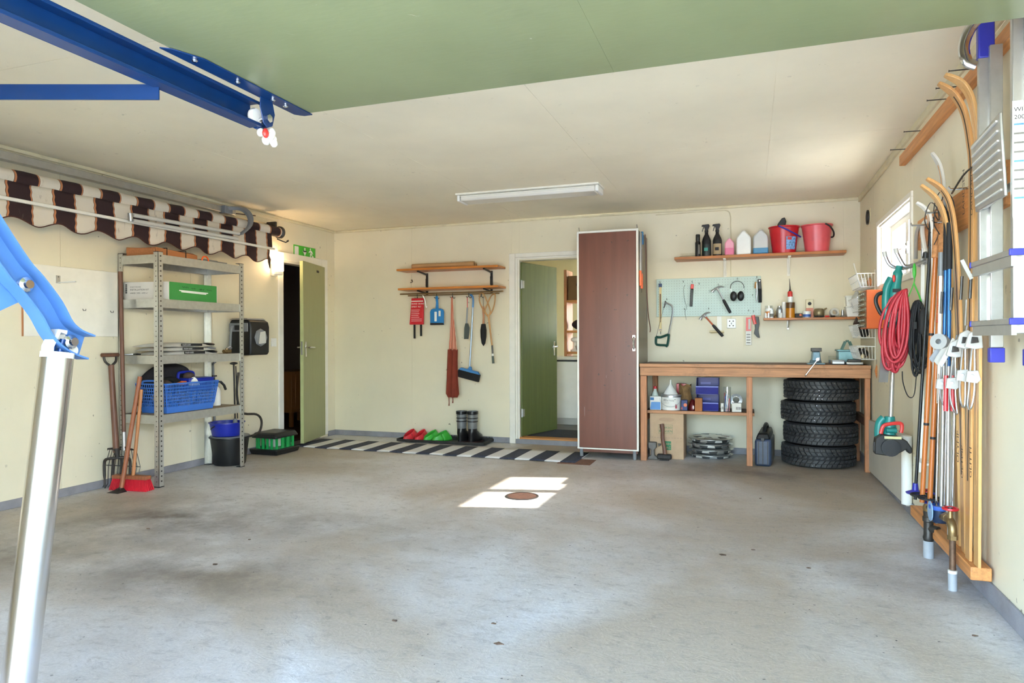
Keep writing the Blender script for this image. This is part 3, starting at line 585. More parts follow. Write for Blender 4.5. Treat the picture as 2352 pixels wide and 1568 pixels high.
# bags of "maskrosdel" flat on the second tier
mm('bag_white', '#d9d6d0', .5, var=.1, s=20, bmp=.3, bs=25)
m_labels = ('upper flat folded white bag with dark lettering on the shelving', 'middle flat folded white bag with dark lettering on the shelving', 'lowest flat folded white bag with dark lettering on the shelving')
for k in range(3):
    z = 1.001 + (2 - k) * .031; dy = (0, .015, .03)[k]
    t = E('folded_bag', m_labels[k], 'bag', (.21, -2.55, z), 'folded bags on the second tier')
    def top(u, v, z=z, dy=dy): return (.06 + .33 * v, -2.86 + dy + .54 * u, z + .001 + .034 * (max(0, math.sin(PI * min(1, max(0, u)))) ** .35) * (max(0, math.sin(PI * v)) ** .3) + .001 * math.sin(u * 23 + v * 9 + z * 90))
    b = B().grid(top, 22, 10); b.grid(lambda u, v, z=z, dy=dy: (.06 + .33 * v, -2.86 + dy + .54 * u, z + .001), 4, 2); b.obj('sack', 'bag_white', t)
    b = B(); b.box(.3915, -2.70 + dy, z + .006, .393, -2.48 + dy, z + .026); b.obj('print_band', 'ink', t, bev=.001)
    B().text('maskrosdel', .019, (.3935, -2.69 + dy, z + .011), Y, Z).obj('lettering', 'white_ink', t, smooth=0)
    B().ell((.33, -2.355 + dy, z + .017), .055, .065, .015, 12, 6).obj('folded_end', ('black_plastic', 'grey_plastic', 'black_plastic')[k], t)
t = E('leaflet', 'small printed leaflet standing behind the folded bags', 'leaflet', (.28, -2.23, 1.0)); bx(.24, -2.27, 1.002, .244, -2.18, 1.055).obj('sheet', 'paper_white', t); bx(.2443, -2.27, 1.042, .2448, -2.18, 1.05).obj('print_band', 'ink', t)
t = E('brass_coupling', 'small brass hose coupling on the shelving near the hose reel', 'hose coupling', (.33, -2.13, 1.0))
B().cyl((.33, -2.17, 1.018), (.33, -2.09, 1.018), .016).cyl((.33, -2.14, 1.018), (.33, -2.12, 1.018), .019, n=6).obj('body', 'brass', t); B().cyl((.33, -2.13, 1.018), (.33, -2.13, 1.045), .012).obj('branch', 'brass', t); B().tube([(.33, -2.13, 1.045), (.335, -2.10, 1.06), (.34, -2.085, 1.045)], .008, 7).obj('lever', 'steel', t)
t = E('snips', 'small pair of snips lying at the near end of the shelving', 'snips', (.05, -2.88, 1.0)); B().tube([(.06, -2.95, 1.006), (.12, -2.9, 1.008)], [.003, .006], 6).obj('blade', 'steel', t); B().tube([(.12, -2.9, 1.008), (.16, -2.9, 1.012), (.17, -2.88, 1.008), (.13, -2.885, 1.006)], .005, 6).obj('handle', 'black_plastic', t)

# blue laundry basket with its contents
t = E('laundry_basket', 'blue plastic lattice laundry basket full of odds and ends', 'basket', (.25, -2.6, .546))
bb = [V((.12, -2.82, .547)), V((.372, -2.82, .547)), V((.372, -2.345, .547)), V((.12, -2.345, .547))]
bt = [V((.10, -2.86, .775)), V((.398, -2.86, .775)), V((.398, -2.31, .775)), V((.10, -2.31, .775))]
def lp_(i, u, w): a, b_ = bb[i].lerp(bb[(i + 1) % 4], u), bt[i].lerp(bt[(i + 1) % 4], u); return a.lerp(b_, w)
b = B()
for i in range(4): b.hexa([lp_(i, 0, 0), lp_(i, 1, 0), lp_(i, 1, 0) + V((0, 0, .001)), lp_(i, 0, 0) + V((0, 0, .001))], [lp_(i, 0, .22), lp_(i, 1, .22), lp_(i, 1, .22) + (V((.25, -2.58, .6)) - lp_(i, 1, .22)).normalized() * .004, lp_(i, 0, .22) + (V((.25, -2.58, .6)) - lp_(i, 0, .22)).normalized() * .004])
b.hexa(bb, [q + V((0, 0, .004)) for q in bb]); b.obj('base_tray', 'blue_plastic', t)
b = B()
for i in range(4): b.bar(lp_(i, 0, 1), lp_(i, 1, 1), .016, .012)
b.obj('rim', 'blue_plastic', t, bev=.003)
b = B(); nb = (14, 36, 14, 36)
for i in range(4):
    for k in range(nb[i] + 1): b.bar(lp_(i, k / nb[i], .2), lp_(i, k / nb[i], .98), .010 if k in (0, nb[i]) else .0048, .004, side=lp_(i, 1, .5) - lp_(i, 0, .5))
    for w in (.31, .42, .53, .64, .75, .86): b.bar(lp_(i, 0, w), lp_(i, 1, w), .004, .006)
o = b.obj('lattice', 'blue_plastic', t, smooth=0); o['kind'] = 'stuff'
for i in (0, 2):
    B().tube(smoothpts([lp_(i, .22, 1), lp_(i, .26, 1) + V((0, 0, .022)), lp_(i, .5, 1) + V((0, 0, .026)), lp_(i, .74, 1) + V((0, 0, .022)), lp_(i, .78, 1)], 3), .008, 8).obj('grip', 'blue_plastic', t)
t = E('backpack', 'dark grey backpack stuffed behind the laundry basket', 'backpack', (.1, -2.72, .6))
b = B(); b.grid(lambda u, v: (.07 + .11 * math.sin(PI * v) + .04 * u, -2.80 + .34 * u - .03 * math.cos(PI * u), .60 + .325 * math.sin(PI * (.08 + .6 * u)) ** .5 * math.sin(PI * v * .5 + .01)), 14, 12); b.obj('body', 'dark_cloth', t, solid=.01)
for y in (-2.68, -2.6): B().band([(.2, y, .66), (.205, y + .02, .78), (.15, y + .05, .90)], .02, .004, Y).obj('strap', 'black_matte', t)
t = E('tool_caddy', 'bright blue plastic tote caddy with handle inside the laundry basket', 'caddy', (.26, -2.47, .7))
b = B(); b.hexa([(.15, -2.58, .70), (.36, -2.58, .70), (.36, -2.335, .70), (.15, -2.335, .70)], [(.14, -2.6, .80), (.37, -2.6, .80), (.37, -2.325, .80), (.14, -2.325, .80)]); b.obj('tray', 'deep_blue', t, bev=.006)
bx(.135, -2.605, .80, .375, -2.32, .808).obj('rim', 'deep_blue', t, bev=.003)
B().tube(smoothpts([(.26, -2.60, .80), (.26, -2.60, .835), (.26, -2.585, .852), (.26, -2.52, .856), (.26, -2.455, .852), (.26, -2.44, .835), (.26, -2.44, .80)], 3), .012, 8).obj('handle', 'deep_blue', t)
B().ell((.29, -2.52, .82), .04, .05, .035).obj('work_glove', 'brown_cloth', label='brown work glove lying in the blue tote caddy', cat='glove', org=(.29, -2.52, .785))
random.seed(11)
t = E('knit_cap', 'dark brown woolly cap bulging out of the laundry basket', 'cap', (.3, -2.78, .68)); B().ell((.3, -2.775, .755), .07, .055, .05).obj('crown', 'brown_cloth', t); B().ell((.3, -2.775, .725), .075, .06, .025).obj('brim', 'dark_cloth', t)
t = E('dark_scarf', 'black knitted scarf heaped in the laundry basket', 'scarf', (.25, -2.68, .68)); B().tube(smoothpts([(.15, -2.72, .73), (.2, -2.69, .78), (.25, -2.66, .79), (.3, -2.65, .775), (.32, -2.68, .74), (.24, -2.72, .75)], 4), .032, 9).obj('knit', 'black_matte', t)
B().hexa([(.33, -2.70, .76), (.39, -2.68, .76), (.38, -2.62, .765), (.33, -2.64, .765)], [(.33, -2.70, .772), (.385, -2.69, .795), (.375, -2.63, .79), (.33, -2.64, .776)]).obj('orange_packet', 'orange_paint', label='orange packet on top of the laundry basket', cat='packet', bev=.003)
B().hexa([(.36, -2.60, .75), (.39, -2.59, .75), (.39, -2.5, .75), (.36, -2.5, .75)], [(.36, -2.56, .815), (.375, -2.55, .82), (.375, -2.52, .80), (.36, -2.52, .80)]).obj('white_packet', 'paper_white', label='white folded packet leaning in the laundry basket', cat='packet', bev=.002)
b = B()
for k in range(14): b.ell((random.uniform(.16, .34), random.uniform(-2.76, -2.4), random.uniform(.59, .68)), random.uniform(.03, .05), random.uniform(.03, .06), random.uniform(.025, .04), 8, 6)
b.obj('cloth_rags', mat('rags', '#8d857c', .9, var=.5, s=18, bmp=.3), label='mixed rags filling the laundry basket', cat='rags', kind='stuff')
t = E('pump_sprayer', 'white pump sprayer bottle with black nozzle beside the laundry basket', 'sprayer', (.22, -2.16, .546))
B().lathe([(0, 0), (.052, 0), (.056, .01), (.056, .12), (.045, .15), (.028, .165), (0, .165)], (.22, -2.16, .547), 18, sq=(1, .85)).obj('bottle', 'white_plastic', t)
B().lathe([(0, 0), (.03, 0), (.03, .03), (.016, .05), (0, .05)], (.22, -2.16, .712), 14).obj('collar', 'black_plastic', t)
B().cyl((.22, -2.16, .76), (.22, -2.16, .80), .006).cyl((.22, -2.185, .803), (.22, -2.135, .803), .007).obj('plunger', 'black_plastic', t)
B().band([(.22, -2.16, .75), (.25, -2.12, .752), (.27, -2.10, .72), (.275, -2.085, .68)], .014, .016, X).obj('nozzle', 'black_plastic', t)

# ---- hose reel on the wall
t = E('hose_reel', 'black and grey wall mounted hose reel box beside the shelving', 'hose reel', (.1, -1.8, .97))
B().prism([(.03, .985), (.07, .97), (.255, .975), (.272, 1.0), (.275, 1.24), (.262, 1.29), (.22, 1.305), (.05, 1.305), (.03, 1.29)], (0, -1.50, 0), X, Z, .26).obj('housing', 'black_plastic', t, bev=.012)
bx(.035, -1.772, 1.195, .245, -1.7605, 1.275).obj('front_band', 'grey_plastic', t, bev=.004); bx(.10, -1.7755, 1.21, .20, -1.7722, 1.255).obj('slot', 'ink', t)
B().hexa([(.03, -1.765, 1.306), (.235, -1.765, 1.306), (.235, -1.5, 1.306), (.03, -1.5, 1.306)], [(.04, -1.74, 1.322), (.22, -1.74, 1.322), (.22, -1.52, 1.322), (.04, -1.52, 1.322)]).obj('lid', 'grey_plastic', t, bev=.004)
B().lathe([(0, 0), (.085, 0), (.075, .016), (0, .018)], (.276, -1.63, 1.14), 8, X).obj('side_cover', 'grey_plastic', t); B().prism([(-.05, -.06), (.05, -.05), (.04, .06), (-.03, .05)], (.295, -1.63, 1.14), Y, Z, .004).obj('side_badge', 'light_grey', t)
B().tube(smoothpts([(.085, -1.778, 1.24), (.085, -1.80, 1.22), (.075, -1.80, 1.1), (.07, -1.80, .97)], 4), .011, 8).obj('hose', 'grey_plastic', t)
bx(.0, -1.72, 1.0, .03, -1.54, 1.27).obj('wall_bracket', 'black_plastic', t)
t = E('bent_pipe', 'grey bent steel pipe leaning on the wall behind the sprayer', 'pipe', (.03, -1.98, 0))
B().tube(smoothpts([(.05, -1.96, .001), (.035, -1.965, .5), (.03, -1.97, .85), (.045, -1.99, .90), (.09, -2.01, .92)], 5), .011, 8).obj('tube', 'grey_plastic', t)
t = E('shower_hose', 'black drain pump with T handle and hose standing in the blue bucket', 'pump', (.2, -1.9, .3))
B().tube([(.2, -1.885, .30), (.2, -1.885, .34), (.2, -1.885, .40)], [.028, .024, .016], 10).obj('nozzle', 'grey_plastic', t)
B().tube([(.2, -1.885, .40), (.2, -1.90, .9)], .008, 8).obj('rod', 'dark_steel', t); B().ell((.2, -1.9, .905), .025, .045, .012).obj('handle', 'black_plastic', t)
B().tube([(.215, -1.87, .40), (.21, -1.885, .88)], .005, 6).obj('cable', 'black_rubber', t)
B().tube(smoothpts([(.2, -1.84, .82), (.2, -1.86, .62), (.2, -1.80, .45), (.2, -1.60, .41), (.2, -1.53, .34), (.2, -1.56, .24), (.2, -1.68, .215), (.2, -1.77, .235), (.2, -1.83, .25)], 5), .011, 8).obj('hose', 'dark_steel', t)
t = E('black_bucket', 'large black bucket with lid under the hose reel', 'bucket', (.2, -1.97, 0))
B().lathe([(0, .0), (.13, .0), (.135, .01), (.165, .235), (.175, .24), (.175, .25), (.16, .25), (.155, .235), (.126, .02), (0, .02)], (.2, -1.955, .001), 28).obj('body', 'black_plastic', t)
B().lathe([(0, .0), (.165, .0), (.167, .008), (0, .012)], (.2, -1.955, .2515), 28).obj('lid', 'grey_plastic', t)
t = E('blue_bucket', 'shallow bright blue bucket on top of the black bucket', 'bucket', (.2, -1.99, .264))
B().lathe([(0, .0), (.12, .0), (.125, .008), (.145, .11), (.155, .113), (.155, .12), (.14, .12), (.115, .012), (0, .012)], (.2, -1.99, .2645), 28).obj('body', 'deep_blue', t)
B().tube(arc((.2, -1.99, .36), .15, PI * 1.0, PI * 2.0, 14, (0, 1, 0), (.75, 0, -.35 * -1)), .006, 7).obj('handle', 'black_plastic', t)
# green crate with black lid
t = E('bait_crate', 'low green plastic crate with black lid and black tray', 'crate', (.2, -1.33, 0))
cx, cy = .175, -1.3
b = B(); b.hexa([(cx - .15, cy - .17, .001), (cx + .15, cy - .17, .001), (cx + .15, cy + .17, .001), (cx - .15, cy + .17, .001)], [(cx - .165, cy - .19, .055), (cx + .165, cy - .19, .055), (cx + .165, cy + .19, .055), (cx - .165, cy + .19, .055)]); b.obj('tray', 'black_plastic', t, bev=.012)
b = B(); b.hexa([(cx - .155, cy - .18, .16), (cx + .155, cy - .18, .16), (cx + .155, cy + .18, .16), (cx - .155, cy + .18, .16)], [(cx - .13, cy - .15, .215), (cx + .13, cy - .15, .215), (cx + .13, cy + .15, .215), (cx - .13, cy + .15, .215)]); b.obj('lid', 'black_plastic', t, bev=.018)
bx(cx - .11, cy - .13, .055, cx + .11, cy + .13, .06).obj('crate_floor', 'crate_green', t)
for k in range(4):
    for xx in (-.12, .11): bx(cx + xx, cy - .135 + k * .082, .055, cx + xx + .012, cy - .11 + k * .082 + (.012 if k in (1, 2) else 0), .165).obj('slat', 'crate_green', t)
for k in range(4):
    for yy in (-.145, .13): bx(cx - .09 + k * .05, cy + yy, .055, cx - .07 + k * .05, cy + yy + .012, .165).obj('slat', 'crate_green', t)
bx(cx - .05, cy - .05, .06, cx + .05, cy + .05, .14).obj('bait_block', 'paper_white', t, bev=.01)

# ---- garden tools leaning at the near end of the shelving
t = E('digging_fork', 'old digging fork with wooden D handle leaning on the left wall', 'garden fork', (.1, -3.04, 0))
B().tube([(.115, -3.05, .27), (.06, -3.045, .93)], [.022, .02], 10).obj('shaft', 'handle_wood', t)
b = B(); b.tube(smoothpts([(.06, -3.045, .92), (.055, -3.09, .955), (.05, -3.1, 1.0)], 3), .009, 8); b.tube(smoothpts([(.06, -3.045, .92), (.055, -3.0, .955), (.05, -2.99, 1.0)], 3), .009, 8); b.obj('grip_yoke', 'dark_steel', t)
B().cyl((.05, -3.115, 1.005), (.05, -2.975, 1.005), .015).obj('grip', 'handle_wood', t)
B().tube([(.115, -3.05, .30), (.125, -3.05, .22)], [.024, .014], 10).obj('socket', 'iron', t)
for k, dy in enumerate((-.09, -.03, .03, .09)):
    s_ = dy * .55
    B().tube(smoothpts([(.125, -3.05, .23), (.125 + s_, -3.05 + dy * .5, .225), (.13 + dy * .9, -3.055 + dy * .45, .20), (.135 + dy * .95, -3.06 + dy * .4, .1), (.15 + dy, -3.065 + dy * .4, .005)], 3), [.011] * 3 + [.010] * 7 + [.006] * 3, 7).obj('tine', 'iron', t)
t = E('leaf_rake', 'wire fan leaf rake with long brown handle leaning upright', 'rake', (.15, -3.0, 0))
B().tube([(.135, -3.0, .38), (.10, -2.995, 1.64)], [.014, .016], 10).obj('shaft', 'handle_wood', t); B().tube([(.137, -3.0, .28), (.134, -3.0, .42)], [.018, .017], 10).obj('socket', 'steel', t)
rk = lambda a, z: V((.105 + a * (.145 if z > .25 else .2 if z > .12 else .17), -3.012 - (.3 - z) * .12 + .02 * a, z))
for k in range(15):
    a = (k - 7) / 7
    B().tube([(.137, -3.01, .31), rk(a, .285), rk(a, .165), rk(a, .03), rk(a, .006) + V((0, -.02, 0))], .0026, 5).obj('tine', 'dark_steel', t)
for z_ in (.285, .165): B().tube([rk((k - 6) / 6, z_) for k in range(13)], .0035, 5).obj('cross_wire', 'dark_steel', t)
t = E('push_broom', 'broom with bright red bristles and light wooden handle', 'broom', (.28, -3.06, 0))
T = rotz((.275, -3.06, 0), math.radians(6))
b = B(); b.T = T; b.box(-.15, -.03, .082, .15, .03, .11).obj('head', 'ash_wood', t, bev=.005)
b = B(); random.seed(5); b.T = T
for i in range(26):
    for j in range(5):
        x = -.14 + .28 * i / 25; y = -.024 + .048 * j / 4
        b.hexa([(x * 1.14 - .005, y * 1.5 - .005, .001), (x * 1.14 + .005, y * 1.5 - .005, .001), (x * 1.14 + .005, y * 1.5 + .005, .001 + random.random() * .006), (x * 1.14 - .005, y * 1.5 + .005, .001)], [(x - .0035, y - .0035, .082), (x + .0035, y - .0035, .082), (x + .0035, y + .0035, .082), (x - .0035, y + .0035, .082)])
o = b.obj('bristles', mat('bristle_red', '#c8142c', .6, var=.25), t, smooth=0); o['kind'] = 'stuff'
B().tube([(.29, -3.06, .10), (.305, -2.995, .745)], .0125, 10).obj('handle', mat('light_wood', '#b3774a', .5, var=.15, grain='z'), t)
t = E('hoe', 'garden hoe with rusty brown handle standing behind the red broom', 'hoe', (.25, -3.0, 0))
B().tube([(.262, -3.135, .03), (.28, -2.985, .84)], .016, 10).obj('handle', 'ash_wood', t); B().tube([(.262, -3.135, .035), (.26, -3.15, .02)], .012, 8).obj('neck', 'iron', t); B().hexa([(.19, -3.20, .001), (.30, -3.20, .001), (.30, -3.12, .001), (.19, -3.12, .001)], [(.22, -3.18, .012), (.28, -3.18, .012), (.27, -3.125, .03), (.23, -3.125, .03)]).obj('blade', 'iron', t)

# ---- switch, lamp, sign
t = E('light_switch', 'white square light switch beside the left door', 'switch', (0, -1.1, 1.05)); bx(.0, -1.14, 1.05, .01, -1.06, 1.137).obj('plate', 'white_plastic', t, bev=.003); bx(.0102, -1.122, 1.068, .014, -1.078, 1.119).obj('rocker', 'white_plastic', t, bev=.002)
t = E('wall_lamp', 'glowing white cylinder wall lamp above the left door casing', 'wall lamp', (.06, -1.07, 1.78))
bx(.0, -1.14, 1.775, .022, -1.05, 1.90).obj('back_plate', 'white_plastic', t, bev=.004)
B().lathe([(0, 0), (.04, 0), (.043, .01), (.043, .035), (0, .035)], (.065, -1.095, 1.785), 20).obj('socket_base', 'white_plastic', t)
m, nt, p = nmat('lamp_glass'); p.inputs['Base Color'].default_value = (1, .9, .75, 1); p.inputs['Emission Color'].default_value = (1, .68, .38, 1); p.inputs['Emission Strength'].default_value = 5
nt.links.new(ramp(nt, noise(nt, 3), [(.2, (.98, .9, .78)), (.8, (1, .93, .82))]), p.inputs['Base Color']); M['lamp_glass'] = m
B().lathe([(0, 0), (.045, 0), (.05, .008), (.05, .18), (.044, .19), (0, .19)], (.065, -1.095, 1.822), 22).obj('glass_shade', 'lamp_glass', t)
B().cyl((.01, -1.02, .06), (.01, -1.02, 1.79), .005, n=6).obj('lamp_cable', 'white_plastic', t)
mm('sign_green', '#3fb52c', .4, var=.03)
t = E('exit_sign', 'green emergency exit sign with arrow and running figure', 'exit sign', (0, -.57, 2.02))
ez = lambda y: .0
bx(.0, -.765, 2.022, .006, -.38, 2.146).obj('plate', 'sign_green', t, bev=.001)
bx(.0065, -.755, 2.036, .0072, -.685, 2.132).obj('door_symbol', 'white_ink', t, smooth=0)
B().prism([(-.012, .045), (-.012, .0), (-.034, .0), (-.034, .012), (0, -.045), (.034, .012), (.034, 0), (.012, 0), (.012, .045)], (.0066, -.575, 2.086), Y, Z, .0006).obj('arrow_symbol', 'white_ink', t, smooth=0)
B().lathe([(0, 0), (.011, 0), (.011, .0006), (0, .0006)], (.0066, -.475, 2.128), 14, X).obj('figure_head', 'white_ink', t, smooth=0)
B().prism([(-.012, .035), (.012, .03), (.032, .012), (.038, -.006), (.03, -.006), (.022, .006), (.012, .012), (.014, 0), (.03, -.028), (.05, -.028), (.05, -.04), (.022, -.04), (.004, -.012), (-.004, -.02), (-.004, -.05), (-.016, -.05), (-.016, -.014), (-.006, 0), (-.008, .016), (-.036, .002), (-.04, .012)], (.0066, -.465, 2.082), Y, Z, .0006).obj('running_figure', 'white_ink', t, smooth=0)
# ================================================================== hat rack with hooks on the back wall
t = E('hat_rack', 'two tier wooden hat rack with brass hook rail on the back wall', 'hat rack', (1.56, 0, 1.59))
for z, x0, x1 in ((1.872, .962, 2.154), (1.66, .978, 2.158)): bx(x0, -.25, z, x1, -.012, z + .022).obj('shelf_board', 'rack_wood', t, bev=.003)
for x in (1.215, 1.99):
    o = bx(x - .012, -.011, 1.62, x + .012, -.001, 1.86).obj('bracket', 'black_plastic', t)
    for z in (1.862, 1.65): B().bar((x, -.006, z - .02), (x, -.235, z), .02, .014).obj('bracket_arm', 'black_plastic', o)
    bx(x - .016, -.0115, 1.71, x + .016, -.009, 1.80).obj('bracket_plate', 'black_plastic', o)
B().cyl((.965, -.17, 1.622), (2.185, -.17, 1.622), .008, n=10).obj('hook_rail', 'brass', t); B().cyl((1.05, -.145, 1.604), (2.13, -.145, 1.604), .007, n=10).obj('hook_rail', 'brass', t)
HX = (1.17, 1.405, 1.595, 1.785, 1.93, 2.0)
for x in HX[:5]:
    B().tube(smoothpts([(x, -.157, 1.632), (x, -.157, 1.585), (x + .015, -.157, 1.562), (x + .03, -.157, 1.572)], 3), .004, 6).tube(smoothpts([(x, -.157, 1.585), (x - .015, -.157, 1.568), (x - .03, -.157, 1.58)], 3), .004, 6).obj('hook', 'dark_steel', t)
for k, (y, r) in enumerate(((-.13, .03), (-.075, .026))):
    t = E('paper_roll', ('front brown paper roll lying on the hat rack', 'rear brown paper roll lying on the hat rack')[k], 'paper roll', (1.45, y, 1.894), 'paper rolls on the hat rack')
    B().lathe([(.45 * r, 0), (r, 0), (r, .74 - .1 * k), (.45 * r, .74 - .1 * k)], (1.10 + .1 * k, y, 1.895 + r), 18, X).obj('roll', mat('kraft_roll', '#b08a5e', .7, var=.1), t)
t = E('screw_hook', 'small screw hook on the wall under the upper rack shelf', 'hook', (1.03, 0, 1.76)); B().tube(smoothpts([(1.03, -.001, 1.79), (1.03, -.03, 1.79), (1.05, -.035, 1.77), (1.02, -.035, 1.76)], 3), .004, 6).obj('wire', 'dark_steel', t)

yh = -.155
mm('blanket_red', '#c01626', .5, var=.1)
t = E('fire_blanket', 'red fire blanket pouch with black straps on the first rack hook', 'fire blanket', (1.16, yh, 1.12))
B().hexa([(1.075, yh - .012, 1.283), (1.245, yh - .012, 1.283), (1.245, yh + .012, 1.283), (1.075, yh + .012, 1.283)], [(1.10, yh - .01, 1.575), (1.25, yh - .01, 1.575), (1.25, yh + .01, 1.575), (1.10, yh + .01, 1.575)]).obj('pouch', 'blanket_red', t, bev=.006)
for x in (1.133, 1.213): bx(x - .011, yh - .004, 1.13 if x < 1.2 else 1.155, x + .011, yh + .004, 1.282).obj('pull_strap', 'black_matte', t)
for tx, z in (('BRAND  BRAND', 1.505), ('EFFEKT  FILT', 1.472)): B().text(tx, .021, (1.105, yh - .0135, z), X, Z).obj('lettering', 'white_ink', t, smooth=0)
b = B()
for k in range(7): b.box(1.10, yh - .0134, 1.44 - .02 * k, 1.10 + random.uniform(.08, .13), yh - .0128, 1.446 - .02 * k)
o = b.obj('small_print', mat('pale_red', '#e6b0ae', .6), t, smooth=0); o['kind'] = 'stuff'
bx(1.10, yh - .0133, 1.535, 1.245, yh - .0128, 1.545).obj('white_line', 'white_ink', t, smooth=0)
t = E('door_stopper', 'white wire clip hanging beside the red fire blanket', 'clip', (1.29, yh, 1.47)); B().tube(smoothpts([(1.245, yh - .02, 1.60), (1.27, yh - .02, 1.55), (1.285, yh - .02, 1.47), (1.295, yh - .02, 1.48)], 3), .006, 6).obj('wire', 'white_plastic', t)
mm('pan_blue', '#1f78b8', .4, var=.08)
t = E('dustpan', 'blue dustpan with white brush on the second rack hook', 'dustpan', (1.41, yh, 1.28))
b = B().prism([(-.08, -.14), (.08, -.14), (.082, 0), (.07, .025), (.04, .035), (-.04, .035), (-.07, .025), (-.082, 0)], (1.408, yh + .012, 1.42), X, Z, .02); b.obj('pan', 'pan_blue', t, bev=.004)
bx(1.328, yh - .011, 1.276, 1.488, yh + .01, 1.298).obj('rubber_lip', 'black_rubber', t, bev=.002); bx(1.33, yh - .012, 1.30, 1.486, yh - .009, 1.315).obj('ledge', 'pan_blue', t)
B().band([(1.408, yh, 1.45), (1.41, yh, 1.52), (1.405, yh, 1.575), (1.405, yh, 1.592)], [.035, .026, .03, .02], .014, X).obj('handle', 'pan_blue', t, bev=.003)
bx(1.385, yh - .022, 1.315, 1.412, yh - .0125, 1.42).obj('brush', 'white_plastic', t, bev=.004); bx(1.432, yh - .0125, 1.37, 1.455, yh - .009, 1.43).obj('sticker', 'paper_white', t)
# apron
m, nt, p = nmat('apron_stripe'); tc = nt.nodes.new('ShaderNodeTexCoord'); wv = nt.nodes.new('ShaderNodeTexWave'); wv.inputs['Scale'].default_value = 30; wv.bands_direction = 'X'
nt.links.new(tc.outputs['Object'], wv.inputs['Vector']); nt.links.new(ramp(nt, wv.outputs['Fac'], [(.0, lin('#b5583f')), (.6, lin('#b5583f')), (.75, lin('#d9b59c'))]), p.inputs['Base Color']); p.inputs['Roughness'].default_value = .9; M['apron_stripe'] = m
mm('apron_red', '#7d3220', .9, var=.15, bmp=.2)
t = E('apron', 'striped and rust red apron hanging from the third rack hook', 'apron', (1.6, yh, .4))
def cloth(zs, u, v):      # zs: list of (z, x0, x1)
    k = v * (len(zs) - 1); i = min(int(k), len(zs) - 2); f = k - i
    z, a, c = [zs[i][j] * (1 - f) + zs[i + 1][j] * f for j in range(3)]
    return (a + (c - a) * u, yh - .012 * math.sin(u * PI * 4 + v * 2) * min(1, (c - a) * 9) - .02, z)
B().grid(lambda u, v: cloth([(1.575, 1.588, 1.602), (1.35, 1.58, 1.615), (1.2, 1.575, 1.635), (1.0, 1.558, 1.655)], u, v), 16, 16).obj('bib', 'apron_stripe', t, solid=.004)
B().grid(lambda u, v: cloth([(1.01, 1.545, 1.66), (.9, 1.542, 1.66), (.7, 1.535, 1.665), (.53, 1.525, 1.68), (.49 , 1.55, 1.66)], u, v), 20, 16).obj('skirt', 'apron_red', t, solid=.005)
for x, z in ((1.555, .40), (1.60, .43)): B().tube([(x, yh - .02, .52), (x + .003, yh - .02, z + .03), (x, yh - .02, z)], [.005, .005, .008], 6).obj('tie', 'apron_red', t)
t = E('coal_shovel', 'small grey hearth shovel hanging left of the blue broom', 'shovel', (1.76, yh, 1.11))
B().tube([(1.768, yh, 1.57), (1.768, yh, 1.46)], .004, 6).obj('loop', 'red_plastic', t); B().tube([(1.768, yh, 1.46), (1.757, yh, 1.29)], .009, 8).obj('handle', 'grey_plastic', t)
B().prism([(-.014, .0), (.02, -.0), (.036, -.05), (.02, -.17), (-.03, -.17), (-.026, -.05)], (1.757, yh + .006, 1.29), X, Z, .012).obj('scoop', mat('slate', '#4a5250', .4, .3), t, bev=.003)
t = E('hanging_broom', 'grey blue broom with black bristles hanging upside down', 'broom', (1.8, yh, .67))
B().tube([(1.832, yh, 1.46), (1.79, yh, .80)], .010, 8).obj('handle', mat('pole_grey', '#8593a0', .35, .4), t); B().tube(smoothpts([(1.832, yh, 1.46), (1.835, yh, 1.54), (1.825, yh, 1.58), (1.80, yh, 1.595)], 3), .012, 8).obj('grip', mat('grip_blue', '#3a78b0', .4), t)
T = Matrix.Translation((1.79, yh, .775)) @ Matrix.Rotation(math.radians(13), 4, 'Y')
b = B(); b.T = T; b.hexa([(-.125, -.02, -.01), (.125, -.02, -.01), (.125, .02, -.01), (-.125, .02, -.01)], [(-.1, -.016, .018), (.1, -.016, .018), (.1, .016, .018), (-.1, .016, .018)]); b.prism([(-.03, .0), (.03, .0), (.01, .04), (-.01, .04)], (0, .01, .012), X, Z, .02); b.obj('head', 'grip_blue' if 'grip_blue' in M else 'pan_blue', t, bev=.004)
b = B(); b.T = T
for i in range(40): b.box(-.125 + i * .0063, -.022, -.085 - .004 * (i % 2), -.1205 + i * .0063, .022, -.011)
o = b.obj('bristles', 'black_matte', t, smooth=0); o['kind'] = 'stuff'
t = E('hand_duster', 'black bristle hand brush with wooden handle on the rack', 'hand brush', (1.945, yh, 1.04))
B().tube([(1.952, yh, 1.47), (1.952, yh, 1.44), (1.955, yh, 1.35), (1.952, yh, 1.28)], [.009, .014, .010, .013], 10).obj('handle', 'pine_z', t); B().tube([(1.952, yh, 1.56), (1.952, yh, 1.47)], .003, 5).obj('loop', 'dark_steel', t)
B().lathe([(0, 0), (.02, .03), (.032, .10), (.034, .17), (.024, .235), (0, .245)], (1.952, yh, 1.043), 14).obj('bristles', 'black_matte', t)
t = E('carpet_beater', 'woven rattan carpet beater hanging from the last rack hook', 'carpet beater', (2.02, yh, .85))
c = V((1.985, yh, 1.44)); pts = []
for k in range(41):
    a = 2 * PI * k / 40; pts.append(c + V((.075 * math.sin(2 * a + .0) * (1.0 if True else 1), .012 * math.sin(3 * a), .1 + .075 * math.sin(a * 1) * 1.2)))
